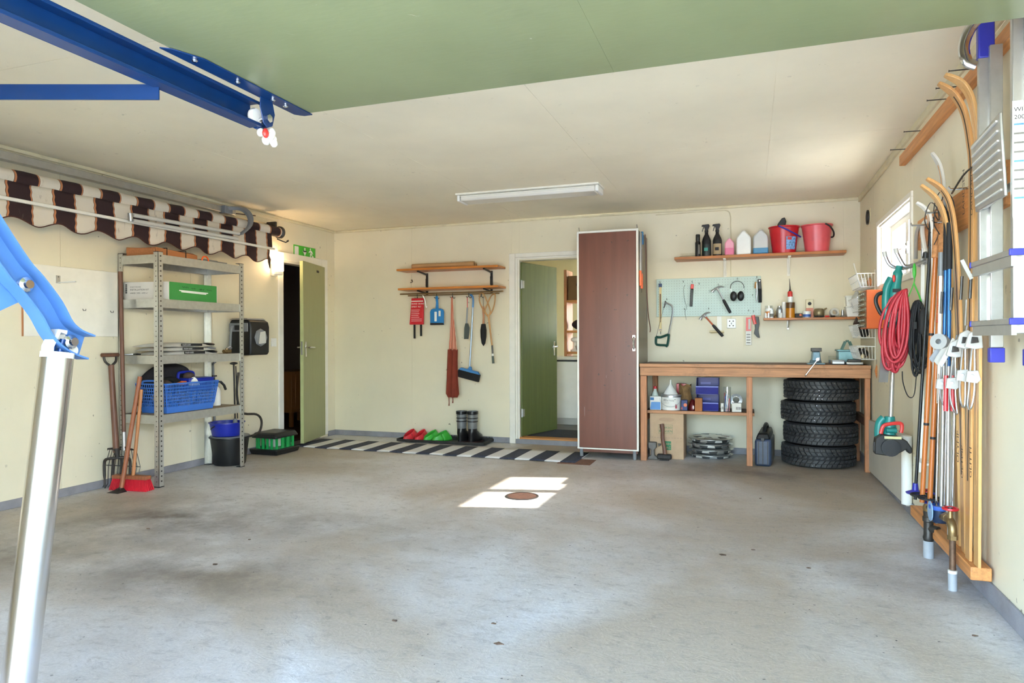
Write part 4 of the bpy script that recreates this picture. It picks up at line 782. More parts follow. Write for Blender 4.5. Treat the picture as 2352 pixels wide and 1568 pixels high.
B().tube(smoothpts([(2.005, yh, 1.36), (1.96, yh - .01, 1.42), (1.91, yh, 1.52), (1.915, yh, 1.60), (1.955, yh, 1.60), (2.0, yh + .01, 1.50), (2.03, yh, 1.41), (2.005, yh, 1.37), (1.975, yh - .01, 1.42), (2.0, yh, 1.5), (2.045, yh, 1.58), (2.085, yh, 1.59), (2.08, yh, 1.50), (2.05, yh + .01, 1.42), (2.01, yh, 1.36)], 5), .0075, 7).obj('loops', 'rattan', t)
B().tube([(2.01, yh, 1.38), (2.03, yh, 1.2), (2.05, yh, 1.05)], [.012, .010, .010], 8).obj('stem', 'rattan', t); B().tube([(2.05, yh, 1.055), (2.056, yh, .95), (2.058, yh, .93)], .010, 8).obj('shank', 'dark_steel', t); B().tube([(2.057, yh, .945), (2.063, yh, .86)], .013, 8).obj('grip', mat('grip_green', '#3d4a42', .5), t); B().tube([(2.0565, yh, .965), (2.0575, yh, .94)], .0136, 8).obj('band', 'paper_white', t)

# ================================================================== boot tray, boots, clogs, rug
m, nt, p = nmat('mesh_black'); p.inputs['Roughness'].default_value = .6; nt.links.new(ramp(nt, noise(nt, 30), [(.3, (.012, .011, .01)), (.7, (.03, .027, .024))]), p.inputs['Base Color']); M['mesh_black'] = m
t = E('boot_tray', 'black mesh boot tray in front of the back wall', 'tray', (1.48, -.16, 0))
b = bx(1.0, -.30, .012, 2.0, -.02, .016)
b.obj('base_plate', 'mesh_black', t)
for a in ((1.0, -.31, .012, 2.0, -.30, .035), (1.0, -.02, .012, 2.0, -.012, .05), (.99, -.31, .012, 1.0, -.012, .04), (2.0, -.31, .012, 2.01, -.012, .04)): bx(*a).obj('rim', 'mesh_black', t)
b = B()
for k in range(24): b.box(1.02 + k * .041, -.023, .016, 1.026 + k * .041, -.0205, .06)
for z in (.058, .045): b.box(1.0, -.023, z, 2.0, -.0205, z + .004)
o = b.obj('back_grid', 'mesh_black', t, smooth=0); o['kind'] = 'stuff'
mm('boot_grey', '#77797a', .35, var=.15); mm('boot_black', '#151416', .3, var=.2); mm('boot_sole', '#3a1c1c', .5)
def boot(x, y, label):
    RB = rotz((x, y, 0), math.radians(163)) @ Matrix.Translation((-x, -y, 0))
    t = E('rubber_boot', label, 'boot', (x, y, .017), 'rubber boots on the tray')
    f = lambda c, r, sq: None
    b = B(); b.lathe([(.052, .15), (.054, .2), (.056, .28), (.06, .33), (.055, .331), (.05, .28)], (x, y, .017), 20, sq=(.95, 1.08)); b.obj('shaft', 'boot_grey', t)
    b = B(); b.T = RB
    rings = [(0, .0, .046, .05, .155), (0, -.002, .047, .055, .115), (0, -.02, .048, .08, .085), (0, -.045, .048, .10, .06), (0, -.055, .048, .112, .025), (0, -.055, .046, .11, .0)]
    vs = []; fs = []; n = 18
    for (dx, dy, rx, ry, z) in rings:
        for k in range(n): a = 2 * PI * k / n; vs.append((x + dx + rx * math.cos(a), y + dy + ry * math.sin(a), .03 + z))
    for i in range(len(rings) - 1):
        for k in range(n): fs.append((i * n + k, i * n + (k + 1) % n, (i + 1) * n + (k + 1) % n, (i + 1) * n + k))
    fs.append(tuple(range((len(rings) - 1) * n, len(rings) * n))); fs.append(tuple(range(n - 1, -1, -1)))
    b.add(vs, fs); b.obj('foot', 'boot_black', t, smooth=60)
    b = B(); b.T = RB; b.lathe([(0, 0), (1, 0), (1, .013), (0, .013)], (x, y - .055, .017), 20, sq=(.05, .115)); b.obj('sole', 'boot_sole', t)
    B().lathe([(.058, .30), (.0625, .305), (.0625, .334), (.056, .334)], (x, y, .017), 20, sq=(.95, 1.08)).obj('cuff', 'boot_black', t)
    for z in (.22, .255): B().lathe([(.055, 0), (.0585, .002), (.0585, .010), (.055, .012)], (x, y, .017 + z), 20, sq=(.97, 1.09)).obj('stripe', 'boot_black', t)
boot(1.715, -.2, 'left of the two black and grey rubber boots'); boot(1.84, -.195, 'right of the two black and grey rubber boots')
def clog(x, y, rz, m, label, group):
    t = E('clog', label, 'clog', (x, y, .017), group)
    T = rotz((x, y, .017), rz); b = B(); b.T = T
    rows = ((.0, .96, 1.), (.02, 1.05, 1.), (.30, 1.07, 1.0), (.55, .98, 1.), (.8, .84, 1.), (1., .72, 1.)); n = 24
    def pt(a, w, s_):                                                     # a: around, w: 0 sole .. 1 rim of the opening
        ox, oy = .046 * math.cos(a) * (1 + .12 * math.sin(a)), .118 * math.sin(a)
        rx_, ry_ = .033 * math.cos(a), -.03 + .076 * math.sin(a); f_ = max(0, math.sin(a))
        rz_ = .04 + .034 * (1 + math.sin(a))
        return (ox * s_ * (1 - w) + (rx_ if w > .99 else rx_ * 1.12) * w, oy * min(s_, 1.04) * (1 - w) + ry_ * w, rz_ * (w ** (.75 if f_ else .9)))
    b.grid(lambda u, v: pt(2 * PI * u, v, 1 + .1 * math.sin(PI * min(1, v * 1.6))), 28, 9); b.obj('shell', m, t, smooth=70, solid=.005)
    b = B(); b.T = T; b.lathe([(0, 0), (1, 0), (1.02, .008), (1, .014), (0, .014)], (0, 0, 0), 22, sq=(.045, .117)); b.obj('sole', m, t)
    for s_ in (-1, 1): b = B(); b.T = T; b.lathe([(0, 0), (.007, 0), (.007, .004), (0, .004)], (s_ * .043, .03, .04), 8, (s_, .2, .4)); b.obj('rivet', m, t)
for k in range(2): clog(1.085 + .135 * k, -.16, math.radians(-12 if k == 0 else -8), 'red_clog', ('leftmost red rubber clog on the black boot tray', 'red rubber clog standing next to the green pair')[k], 'clogs on the tray')
clog(1.345, -.155, math.radians(-24), 'green_plastic', 'green rubber clog next to the red pair', 'clogs on the tray'); clog(1.462, -.15, math.radians(-40), 'green_plastic', 'rightmost green rubber clog turned sideways toward the boots', 'clogs on the tray')

m, nt, p = nmat('rug_stripes'); tc = nt.nodes.new('ShaderNodeTexCoord'); sp = nt.nodes.new('ShaderNodeSeparateXYZ'); nt.links.new(tc.outputs['Object'], sp.inputs[0])
a_ = nt.nodes.new('ShaderNodeMath'); a_.operation = 'MULTIPLY_ADD'; a_.inputs[1].default_value = 1 / .2914; a_.inputs[2].default_value = .004; nt.links.new(sp.outputs['X'], a_.inputs[0])
f_ = nt.nodes.new('ShaderNodeMath'); f_.operation = 'FRACT'; nt.links.new(a_.outputs[0], f_.inputs[0])
cc = ramp(nt, f_.outputs[0], [(0, lin('#1a2036')), (.5, lin('#e2e0dc'))], 'CONSTANT')
cc = mix(nt, ramp(nt, noise(nt, 90, 3), [(.3, (0, 0, 0)), (.7, (.14,) * 3)]), cc, (.45, .45, .45)); nt.links.new(cc, p.inputs['Base Color']); p.inputs['Roughness'].default_value = .95; bump(nt, p, noise(nt, 120, 3), .25); M['rug_stripes'] = m
b = B(); ru = [V((.075, -.915, 0)), V((3.15, -.98, 0)), V((3.155, -.455, 0)), V((.16, -.30, 0))]
T = Matrix.Translation((.1, -.9, 0))
b.grid(lambda u, v: tuple(V((.1 + 3.06 * u + .018 * (v - .5), -.945 - .03 * u + .56 * v + .005 * math.sin(u * 40), .007 + .0015 * math.sin(u * 37 + v * 4)))), 60, 6)
b.obj('striped_rug', 'rug_stripes', label='long navy and white striped rug along the back wall', cat='rug', org=(.1, -.9, 0), solid=.006)
bx(3.0, -1.03, .001, 3.3, -.76, .004).obj('floor_mat', mat('rust_mat', '#7a5846', .85, var=.25, s=40), label='small rust brown mat under the rug end by the cabinet', cat='mat')
t = E('floor_drain', 'round rusty floor drain grate in the sunlit patch', 'drain', (3.04, -2.36, 0))
B().lathe([(0, 0), (.105, 0), (.105, .003), (.09, .0045), (0, .0045)], (3.11, -2.35, .0005), 28).obj('grate', 'rust', t); B().lathe([(.105, 0), (.118, 0), (.118, .004), (.105, .005)], (3.11, -2.35, .0005), 28).obj('ring', 'iron', t)

# ================================================================== tall brown cabinet
m, nt, p = nmat('cabinet_brown'); c = lin('#6f4030')
a = ramp(nt, noise(nt, 2, 5, mscale=(9, 9, .8)), [(.3, [x * .88 for x in c]), (.7, [x * 1.12 for x in c])])
a = mix(nt, ramp(nt, noise(nt, 30, 3, rough=.4), [(.72, (0, 0, 0)), (.74, (.6,) * 3)]), a, (.03, .02, .02))
a = mix(nt, ramp(nt, noise(nt, 14, 4, mscale=(3, 3, .25)), [(.70, (0, 0, 0)), (.75, (.3,) * 3)]), a, (.6, .5, .46))
nt.links.new(a, p.inputs['Base Color']); p.inputs['Roughness'].default_value = .34; M['cabinet_brown'] = m
t = E('tall_cabinet', 'tall brown cabinet with white edging standing in front of the back door', 'cabinet', (3.39, -.35, 0))
bx(3.105, -.64, .10, 3.668, -.03, 2.12).obj('carcass', mat('cab_side', '#71634a', .35, var=.12, grain='z'), t, bev=.003)
dr_ = bx(3.118, -.658, .10, 3.655, -.641, 2.105).obj('door', 'cabinet_brown', t, bev=.002)
for a in ((3.1, -.662, .085, 3.1175, -.641, 2.125), (3.6555, -.662, .085, 3.674, -.641, 2.125), (3.118, -.662, 2.1055, 3.655, -.641, 2.125)): bx(*a).obj('edging', 'white_paint', t, bev=.002)
bx(3.11, -.63, .055, 3.66, -.61, .0995).obj('plinth_rail', 'cabinet_brown', t); bx(3.1, -.664, .086, 3.672, -.6625, .098).obj('bottom_edging', 'white_paint', t)
B().tube(smoothpts([(3.632, -.658, 1.13), (3.632, -.682, 1.11), (3.632, -.682, 1.04), (3.632, -.658, 1.02)], 3), .008, 8).obj('handle', 'chrome', dr_)
for z in (1.135, 1.015): bx(3.62, -.661, z - .012, 3.644, -.6582, z + .012).obj('handle_plate', 'chrome', dr_)
for x, y in ((3.13, -.62), (3.63, -.62), (3.13, -.08), (3.63, -.08)): B().cyl((x, y, 0), (x, y, .0995), .016, .019, 12).obj('leg', 'grey_plastic', t)
for x in (3.112, 3.66): B().cyl((x, -.6, 2.12), (x - .006, -.605, 2.17), .0025, n=6).obj('nail', 'dark_steel', t)
# saws on the cabinet side
def handsaw_arc(y0, m, label, pts, w):
    t = E('hanging_bow', label, 'saw', (3.70, y0, 1.2)); B().band(smoothpts(pts, 4), w, .006, Y).obj('bow', m, t); return t
t = handsaw_arc(-.25, 'handle_wood', 'long brown curved bow saw on the cabinet side', [(3.695, -.36, 2.11), (3.70, -.34, 1.9), (3.70, -.30, 1.6), (3.705, -.24, 1.36), (3.715, -.17, 1.22), (3.71, -.16, 1.18)], .03)
B().tube([(3.69, -.36, 2.11), (3.69, -.2, 1.25)], .003, 5).obj('blade', 'steel', t)
t = E('hedge_shears', 'shears with orange grips hanging on the cabinet side', 'shears', (3.69, -.6, 1.55))
for k, y in enumerate((-.63, -.56)):
    B().tube([(3.688, y + .02, 2.10), (3.688, y, 1.70)], .006, 6).obj('blade', 'steel', t); B().band([(3.69, y, 1.74 - .02 * k), (3.692, y, 1.66), (3.69, y + .01, 1.60 - .02 * k)], .04, .018, Y).obj('grip', 'orange_plastic', t, bev=.004)
t = E('pruning_saw', 'narrow pruning saw with blue grip at the cabinet top', 'saw', (3.69, -.47, 1.7)); B().tube([(3.682, -.47, 2.12), (3.682, -.47, 2.0)], [.012, .014], 8).obj('grip', 'pan_blue', t); B().band([(3.674, -.47, 2.0), (3.674, -.46, 1.8), (3.674, -.45, 1.55)], .012, .003, Y).obj('blade', 'dark_steel', t)

# ================================================================== workbench
t = E('workbench', 'worn wooden workbench along the back wall', 'workbench', (4.64, -.33, 0))
bx(3.683, -.655, .862, 5.578, -.002, .886).obj('worktop', 'bench_top', t, bev=.004); bx(3.683, -.665, .858, 5.578, -.6555, .888).obj('front_lip', 'bench_wood', t, bev=.004)
bx(3.683, -.64, .778, 5.578, -.60, .857).obj('apron_board', 'bench_wood', t, bev=.004)
for x0, x1, y0, y1 in ((3.685, 3.742, -.635, -.585), (4.606, 4.656, -.635, -.585), (5.534, 5.575, -.635, -.585), (3.72, 3.77, -.06, -.012), (5.53, 5.575, -.06, -.012)):
    bx(x0, y0, 0, x1, y1, .777 if y0 < -.3 else .861).obj('leg', 'pine_z', t, bev=.004)
bx(3.72, -.50, .43, 4.672, -.13, .452).obj('lower_shelf', 'bench_top', t, bev=.003); bx(3.72, -.516, .424, 4.672, -.501, .452).obj('shelf_lip', 'bench_wood', t, bev=.002)
bx(3.69, -.58, .35, 3.72, -.1, .423).obj('side_rail', 'bench_wood', t); bx(5.535, -.58, .38, 5.57, -.065, .45).obj('side_rail', 'bench_top', t)
B().bar((4.02, -.05, .50), (4.42, -.05, .86), .03, .012).obj('diagonal_brace', 'white_paint', t)
# vise
mm('vise_blue', '#7d98a6', .35, .4, var=.2, s=20)
t = E('bench_vise', 'grey blue bench vise with steel handle on the workbench', 'vise', (5.17, -.52, .888))
b = bx(5.10, -.58, .889, 5.24, -.44, .90); b.obj('base', 'vise_blue', t, bev=.004)
B().lathe([(0, 0), (.05, 0), (.045, .02), (.036, .03), (0, .03)], (5.17, -.51, .901), 18).obj('swivel', 'vise_blue', t)
B().hexa([(5.135, -.60, .92), (5.207, -.60, .92), (5.207, -.46, .92), (5.135, -.46, .92)], [(5.142, -.585, 1.0), (5.20, -.585, 1.0), (5.20, -.46, 1.0), (5.142, -.46, 1.0)]).obj('body', 'vise_blue', t, bev=.008)
bx(5.13, -.60, 1.0, 5.212, -.57, 1.03).obj('jaw', 'dark_steel', t, bev=.003); bx(5.13, -.565, 1.0, 5.212, -.53, 1.03).obj('jaw', 'dark_steel', t, bev=.003)
B().cyl((5.172, -.68, .935), (5.172, -.58, .935), .013).obj('screw', 'chrome', t); B().cyl((5.185, -.665, .948), (5.08, -.665, .80), .006).obj('handle', 'chrome', t); B().ell((5.08, -.665, .80), .009, .009, .009, 8, 6).obj('handle_knob', 'chrome', t)

# ---- tyres: four, stacked
m, nt, p = nmat('tyre'); nt.links.new(ramp(nt, noise(nt, 25, 5), [(.3, (.02, .02, .021)), (.7, (.06, .06, .062))]), p.inputs['Base Color']); p.inputs['Roughness'].default_value = .55; M['tyre'] = m
def tyre():
    R, w = .305, .188
    t = E('tyre', 'studded winter tyre lowest in the stack of four', 'tyre', (5.205, -.312, .001), 'winter tyres under the workbench')
    cx, cy, z0 = 5.205, -.312, .001
    B().lathe([(.20, .02), (.24, .004), (.275, .006), (.284, .02), (.288, .04), (.288, w - .04), (.284, w - .02), (.275, w - .006), (.24, w - .004), (.20, w - .02), (.195, w * .5), (.20, .02)], (cx, cy, z0), 48).obj('carcass', 'black_rubber', t, smooth=50)
    b = B(); s_ = B(); n = 44; random.seed(2)
    def blk(a, da, z, dz, r0, r1, sk):
        q = []
        for rr in (r0, r1):
            for (aa, zz) in ((a - da, z - dz), (a + da, z - dz), (a + da, z + dz), (a - da, z + dz)):
                a2 = aa + sk * (zz - w / 2); q.append((cx + rr * math.cos(a2), cy + rr * math.sin(a2), z0 + zz))
        b.hexa(q[:4], q[4:])
    for k in range(n):
        a = 2 * PI * k / n; d = PI / n
        blk(a, d * .82, .030, .013, .285, .3035, 1.2); blk(a + d, d * .80, .060, .0135, .292, .306, 2.4)
        blk(a + d * .4, d * .72, w - .060, .0135, .292, .306, -2.4); blk(a - d * .4, d * .82, w - .030, .013, .285, .3035, -1.2)
        blk(a + d * .3, d * .55, w * .5, .0105, .292, .306, 1.5)
        for q in range(3):
            aa = a + random.uniform(-d, d); zz = random.choice((.03, .06, .094, w - .06, w - .03)) + random.uniform(-.006, .006)
            rr = .3065; c_ = V((cx + rr * math.cos(aa), cy + rr * math.sin(aa), z0 + zz)); nrm = V((math.cos(aa), math.sin(aa), 0))
            s_.cyl(c_ - nrm * .002, c_ + nrm * .0015, .0025, n=5)
    o = b.obj('tread', 'tyre', t, smooth=0); o['kind'] = 'stuff'; o = s_.obj('studs', 'chrome', t, smooth=0); o['kind'] = 'stuff'
    return t
ty = tyre()
for k, (x, y, r, l) in enumerate(((5.222, -.314, .7, 'studded winter tyre second from the floor in the stack'), (5.202, -.318, 1.9, 'studded winter tyre third from the floor in the stack'), (5.226, -.313, 2.8, 'studded winter tyre on top of the stack of four'))):
    dup(ty, (x, y, .001 + .1895 * (k + 1)), r, l)

# ---- hubcaps
mm('hub_silver', '#c4c6c4', .22, .7, var=.12); mm('hub_back', '#3c3e40', .5, var=.2)
def hubcap():
    t = E('hubcap', 'silver plastic hubcap lowest in the stack of four', 'hubcap', (4.28, -.21, .001), 'hubcaps under the workbench shelf')
    c = (4.28, -.21, .001)
    B().lathe([(.155, .0), (.165, .0), (.170, .030), (.16, .034)], c, 30).obj('clip_ring', 'hub_back', t)
    B().lathe([(.0, .041), (.05, .041), (.085, .034), (.12, .032), (.165, .031), (.175, .0275), (.205, .026), (.205, .031), (.175, .040), (.12, .044), (.06, .048), (0, .048)], c, 40).obj('disc', 'hub_silver', t)
    for k in range(8):
        a = 2 * PI * k / 8 + .2; u = V((math.cos(a), math.sin(a), 0)); v = V((-math.sin(a), math.cos(a), 0)); o = V(c)
        B().hexa([o + u * .168 + v * .035 + V((0, 0, .003)), o + u * .168 - v * .035 + V((0, 0, .003)), o + u * .174 - v * .035 + V((0, 0, .003)), o + u * .174 + v * .035 + V((0, 0, .003))], [o + u * .168 + v * .028 + V((0, 0, .024)), o + u * .168 - v * .028 + V((0, 0, .024)), o + u * .176 - v * .028 + V((0, 0, .024)), o + u * .176 + v * .028 + V((0, 0, .024))]).obj('clip', 'light_grey' if k % 2 else 'hub_silver', t)
    for k in range(7):
        a = 2 * PI * k / 7; u = V((math.cos(a), math.sin(a), 0)); v = V((-math.sin(a), math.cos(a), 0)); o = V(c) + V((0, 0, .0425))
        B().hexa([o + u * .08 + v * .012, o + u * .08 - v * .012, o + u * .165 - v * .04, o + u * .165 + v * .04], [o + u * .085 + v * .008 + V((0, 0, .0035)), o + u * .085 - v * .008 + V((0, 0, .0035)), o + u * .16 - v * .035 + V((0, 0, .001)), o + u * .16 + v * .035 + V((0, 0, .001))]).obj('spoke_window', 'hub_back' if k % 2 else 'light_grey', t)
    return t
hc = hubcap()
for k, (dx, l) in enumerate(((.006, 'silver plastic hubcap second from the floor in the stack'), (-.004, 'silver plastic hubcap third from the floor in the stack'), (.003, 'silver plastic hubcap on top of the stack of four'))):
    dup(hc, (4.28 + dx, -.21, .001 + .0495 * (k + 1)), .35 * (k + 1), l)

# ---- cardboard box, sledge, anvil, case
t = E('cardboard_box', 'brown cardboard carton with green printing under the bench shelf', 'carton', (3.9, -.33, 0))
bx(3.75, -.49, .001, 4.058, -.18, .421).obj('body', 'card_brown', t, bev=.003)
b = B().prism([(.05 * math.cos(2 * PI * k / 20) * (1 if True else 1) + (.02 if math.cos(2 * PI * k / 20) > 0 else -.02), .018 * math.sin(2 * PI * k / 20)) for k in range(20)], (3.905, -.4902, .365), X, Z, .0006); b.obj('hand_hole', mat('card_shade', '#b2967a', .8), t, smooth=0)
for a in ((3.828, .235, 3.958, .2365), (3.828, .316, 3.958, .3175), (3.828, .235, 3.8295, .3175), (3.9565, .235, 3.958, .3175)): bx(a[0], -.4912, a[1], a[2], -.4903, a[3]).obj('print_frame', 'green_ink', t, smooth=0)
B().text('MUNKSJÖ', .026, (3.838, -.4912, .283), X, Z).obj('lettering', 'green_ink', t, smooth=0); B().text('BUGGEN', .03, (3.835, -.4912, .248), X, Z).obj('lettering', 'green_ink', t, smooth=0)
for k in range(11): bx(3.765 + k * .026, -.4912, .196, 3.781 + k * .026, -.4903, .198).obj('dash', 'grey_ink', t, smooth=0)
bx(3.87, -.4910, .085, 3.945, -.4903, .165).obj('print_patch', 'green_ink', t, smooth=0)
for tx, z in (('SVAN', .13), ('SAC', .095)): B().text(tx, .032, (3.943, -.4916, z), X, Z, 'RIGHT').obj('lettering', 'card_brown', t, smooth=0)
t = E('splitting_maul', 'old splitting maul with wooden handle against the cardboard carton', 'maul', (3.89, -.56, 0))
B().hexa([(3.828, -.60, .012), (3.96, -.60, .012), (3.96, -.55, .012), (3.828, -.55, .012)], [(3.828, -.60, .06), (3.958, -.60, .06), (3.958, -.55, .06), (3.828, -.55, .06)]).obj('head', 'iron', t, bev=.012)
bx(3.85, -.598, .001, 3.935, -.552, .0118).obj('head_edge', 'iron', t)
B().tube(smoothpts([(3.90, -.575, .055), (3.892, -.57, .12), (3.875, -.555, .2), (3.872, -.53, .27), (3.862, -.515, .325)], 4), [.019] * 4 + [.017] * 9 + [.020] * 4, 10, sx=.75).obj('handle', 'handle_wood', t)
t = E('small_anvil', 'rusty grey anvil block beside the left bench leg', 'anvil', (3.765, -.58, 0))
B().prism([(-.05, 0), (.05, 0), (.045, .02), (.012, .04), (.01, .09), (.03, .11), (.03, .16), (-.045, .16), (-.045, .11), (-.02, .09), (-.02, .04), (-.05, .02)], (3.79, -.52, .001), X, Z, .05).obj('block', mat('anvil_grey', '#6d6964', .6, .4, var=.2, s=20), t, bev=.006)
B().cyl((3.835, -.545, .135), (3.86, -.545, .14), .016, .006, 10).obj('horn', 'anvil_grey' if 'anvil_grey' in M else 'iron', t)
mm('case_blue', '#39455c', .35, var=.45, s=6)
t = E('tool_case', 'black and blue hard plastic tool case under the bench', 'case', (4.75, -.38, 0))
B().hexa([(4.672, -.62, .001), (4.808, -.62, .001), (4.85, -.15, .001), (4.71, -.15, .001)], [(4.672, -.62, .235), (4.808, -.62, .235), (4.85, -.15, .235), (4.71, -.15, .235)]).obj('shell', 'case_blue', t, bev=.02)
B().hexa([(4.68, -.612, .235), (4.80, -.612, .235), (4.84, -.16, .235), (4.72, -.16, .235)], [(4.70, -.59, .285), (4.785, -.59, .285), (4.825, -.2, .30), (4.74, -.2, .30)]).obj('lid', 'black_plastic', t, bev=.012)
B().tube(smoothpts([(4.755, -.5, .275), (4.757, -.48, .315), (4.765, -.4, .335), (4.775, -.3, .335), (4.782, -.24, .30)], 4), .017, 8).obj('handle', 'black_plastic', t)
for x in (4.70, 4.735, 4.775): B().hexa([(x, -.624, .02), (x + .008, -.624, .02), (x + .008, -.6195, .02), (x, -.6195, .02)], [(x, -.624, .22), (x + .008, -.624, .22), (x + .008, -.6195, .22), (x, -.6195, .22)]).obj('rib', 'black_plastic', t)
bx(4.722, -.628, .222, 4.752, -.6205, .25).obj('latch', 'black_plastic', t, bev=.003)
B().hexa([(4.8205, -.5, .05), (4.8225, -.5, .05), (4.847, -.22, .05), (4.845, -.22, .05)], [(4.8205, -.5, .17), (4.8225, -.5, .17), (4.847, -.22, .2), (4.845, -.22, .2)]).obj('label_sticker', 'grey_ink', t)

# ---- things on the shelf under the bench
SZ = .453
t = E('cleaner_bottle', 'pale bottle with red cap at the left of the bench shelf', 'bottle', (3.79, -.40, SZ)); B().lathe([(0, 0), (.034, 0), (.036, .01), (.036, .12), (.015, .175), (.013, .19), (0, .19)], (3.79, -.40, SZ), 16).obj('body', mat('pale_green', '#d3ddd2', .4), t); B().lathe([(0, 0), (.016, 0), (.016, .025), (0, .025)], (3.79, -.40, SZ + .19), 12).obj('cap', 'red_plastic', t)
t = E('filter_box', 'white and blue cardboard box beside the paint pail', 'box', (3.80, -.47, SZ)); bx(3.752, -.495, SZ, 3.855, -.445, SZ + .125).obj('body', 'paper_white', t, bev=.002); B().prism([(.003, 0), (.098, 0), (.098, .07), (.014, .07)], (3.752, -.4952, SZ + .004), X, Z, .001).obj('print_panel', mat('soft_blue', '#5f93cc', .6), t, smooth=0); bx(3.757, -.4962, SZ + .09, 3.79, -.4953, SZ + .115).obj('logo_patch', mat('mid_blue', '#2c6aa0', .6), t, smooth=0)
t = E('paint_pail', 'white paint pail with wire handle and printed label', 'pail', (3.94, -.42, SZ))
B().lathe([(0, 0), (.086, 0), (.088, .006), (.088, .13), (.092, .132), (.092, .14), (0, .14)], (3.94, -.42, SZ), 30).obj('can', 'white_plastic', t); B().lathe([(.0885, .118), (.093, .119), (.094, .135), (.09, .142), (.07, .142), (.07, .138)], (3.94, -.42, SZ), 30).obj('lid_ring', 'steel', t)
B().grid(lambda u, v: (3.94 + .0886 * math.sin(-1.05 + 1.9 * u), -.42 - .0886 * math.cos(-1.05 + 1.9 * u), SZ + .022 + .085 * v), 14, 1).obj('label', 'paper_white', t)
for k, (tx, sz, z) in enumerate((('Dansk Träolje', .017, .085), ('grundning ute', .009, .066))): B().text(tx, sz, (3.88, -.5098 + .0, SZ + z), X, Z).obj('lettering', 'ink', t, smooth=0)
bx(3.985, -.5015, SZ + .018, 4.0, -.4975, SZ + .055).obj('red_patch', mat('plum', '#9a3040', .6), t, smooth=0); bx(3.88, -.5012, SZ + .098, 3.99, -.4995, SZ + .101).obj('label_line', 'ink', t, smooth=0)
B().tube(arc((3.94, -.513, SZ + .115), .095, PI, 2 * PI, 16, X, (0, 0, .85)), .002, 5).obj('bail', 'steel', t)
t = E('funnel', 'white plastic funnel upside down on the paint pail', 'funnel', (3.935, -.42, SZ + .143)); B().lathe([(.066, 0), (.068, .004), (.012, .095), (.006, .135), (.004, .135), (.010, .093), (.06, .004)], (3.935, -.42, SZ + .1431), 22).obj('cone', 'white_plastic', t)
t = E('red_carton', 'small red carton behind the funnel', 'carton', (4.02, -.25, SZ)); bx(3.975, -.29, SZ, 4.065, -.22, SZ + .235).obj('body', 'red_plastic', t, bev=.002)
t = E('paper_sack', 'crumpled brown paper sack behind the paint pail', 'sack', (4.06, -.33, SZ))
B().grid(lambda u, v: (4.06 + (.058 + .006 * math.sin(u * 31 + v * 5)) * math.cos(2 * PI * u) * (1 - .08 * v), -.31 + (.045 + .006 * math.sin(u * 19 + v * 9)) * math.sin(2 * PI * u), SZ + .002 + .225 * v + .01 * math.sin(u * 25) * v), 26, 8).obj('paper', mat('sack', '#86653f', .85, var=.3, s=25, bmp=.4), t, solid=.003, smooth=25)
t = E('grease_box', 'small dark blue box with orange emblem', 'box', (4.065, -.45, SZ)); bx(4.035, -.47, SZ, 4.09, -.43, SZ + .095).obj('body', mat('navy_box', '#1e2f66', .5), t, bev=.002); B().lathe([(0, 0), (.008, 0), (.016, .0006), (.016, .0008), (0, .0008)], (4.072, -.4708, SZ + .05), 16, (0, -1, 0)).obj('emblem', 'orange_paint', t); bx(4.0355, -.4712, SZ + .008, 4.045, -.4703, SZ + .03).obj('red_mark', 'red_plastic', t, smooth=0)
t = E('oil_can', 'dark red oil can with long black spout', 'oil can', (4.135, -.43, SZ)); B().lathe([(0, 0), (.038, 0), (.040, .008), (.036, .05), (.022, .085), (.01, .1), (0, .1)], (4.135, -.43, SZ), 18).obj('body', mat('oil_red', '#5e141a', .25, .3), t); B().tube([(4.14, -.43, SZ + .095), (4.125, -.43, SZ + .15), (4.11, -.43, SZ + .21)], [.006, .005, .003], 7).obj('spout', 'black_plastic', t); B().ell((4.145, -.468, SZ + .03), .006, .004, .018, 8, 6).obj('painted_shine', 'paper_white', t)  # small white lump on the can stands in for a highlight
t = E('tan_carton', 'plain tan cardboard box standing at the shelf edge', 'carton', (4.19, -.48, SZ)); bx(4.16, -.51, SZ, 4.225, -.45, SZ + .12).obj('body', mat('tan', '#a5683a', .75), t, bev=.003)
def bin_(z, label):
    t = E('storage_bin', label, 'storage bin', (4.26, -.38, z), 'blue storage bins on the bench shelf'); x0, x1, y0, y1, h = 4.165, 4.365, -.455, -.22, .145; th = .004
    bx(x0, y0, z, x1, y1, z + th).obj('floor', 'navy_bin', t); bx(x0, y1 - th, z + th, x1, y1, z + h).obj('back_panel', 'navy_bin', t)
    for xx in (x0, x1 - th): B().prism([(y0, .0), (y1, .0), (y1, h), (y0 + .10, h), (y0 + .07, h * .55), (y0, h * .5)], (xx, 0, z), Y, Z, th).obj('side_panel', 'navy_bin', t)
    B().hexa([(x0, y0, z + th), (x1, y0, z + th), (x1, y0 + th, z + th), (x0, y0 + th, z + th)], [(x0, y0 - .012, z + .07), (x1, y0 - .012, z + .07), (x1, y0 - .008, z + .07), (x0, y0 - .008, z + .07)]).obj('front_panel', 'navy_bin', t)
    bx(x0, y0 - .018, z + .066, x1, y0 - .006, z + .078).obj('front_lip', mat('bin_lip', '#5a66c0', .3), t, bev=.002); bx(x0 + .03, y1 - .03, z + .08, x0 + .12, y1 - .026, z + .10).obj('label_slot', 'violet_blue', t)
bin_(SZ + .001, 'lower dark blue stacking bin on the bench shelf'); bin_(SZ + .15, 'upper dark blue stacking bin on the bench shelf')
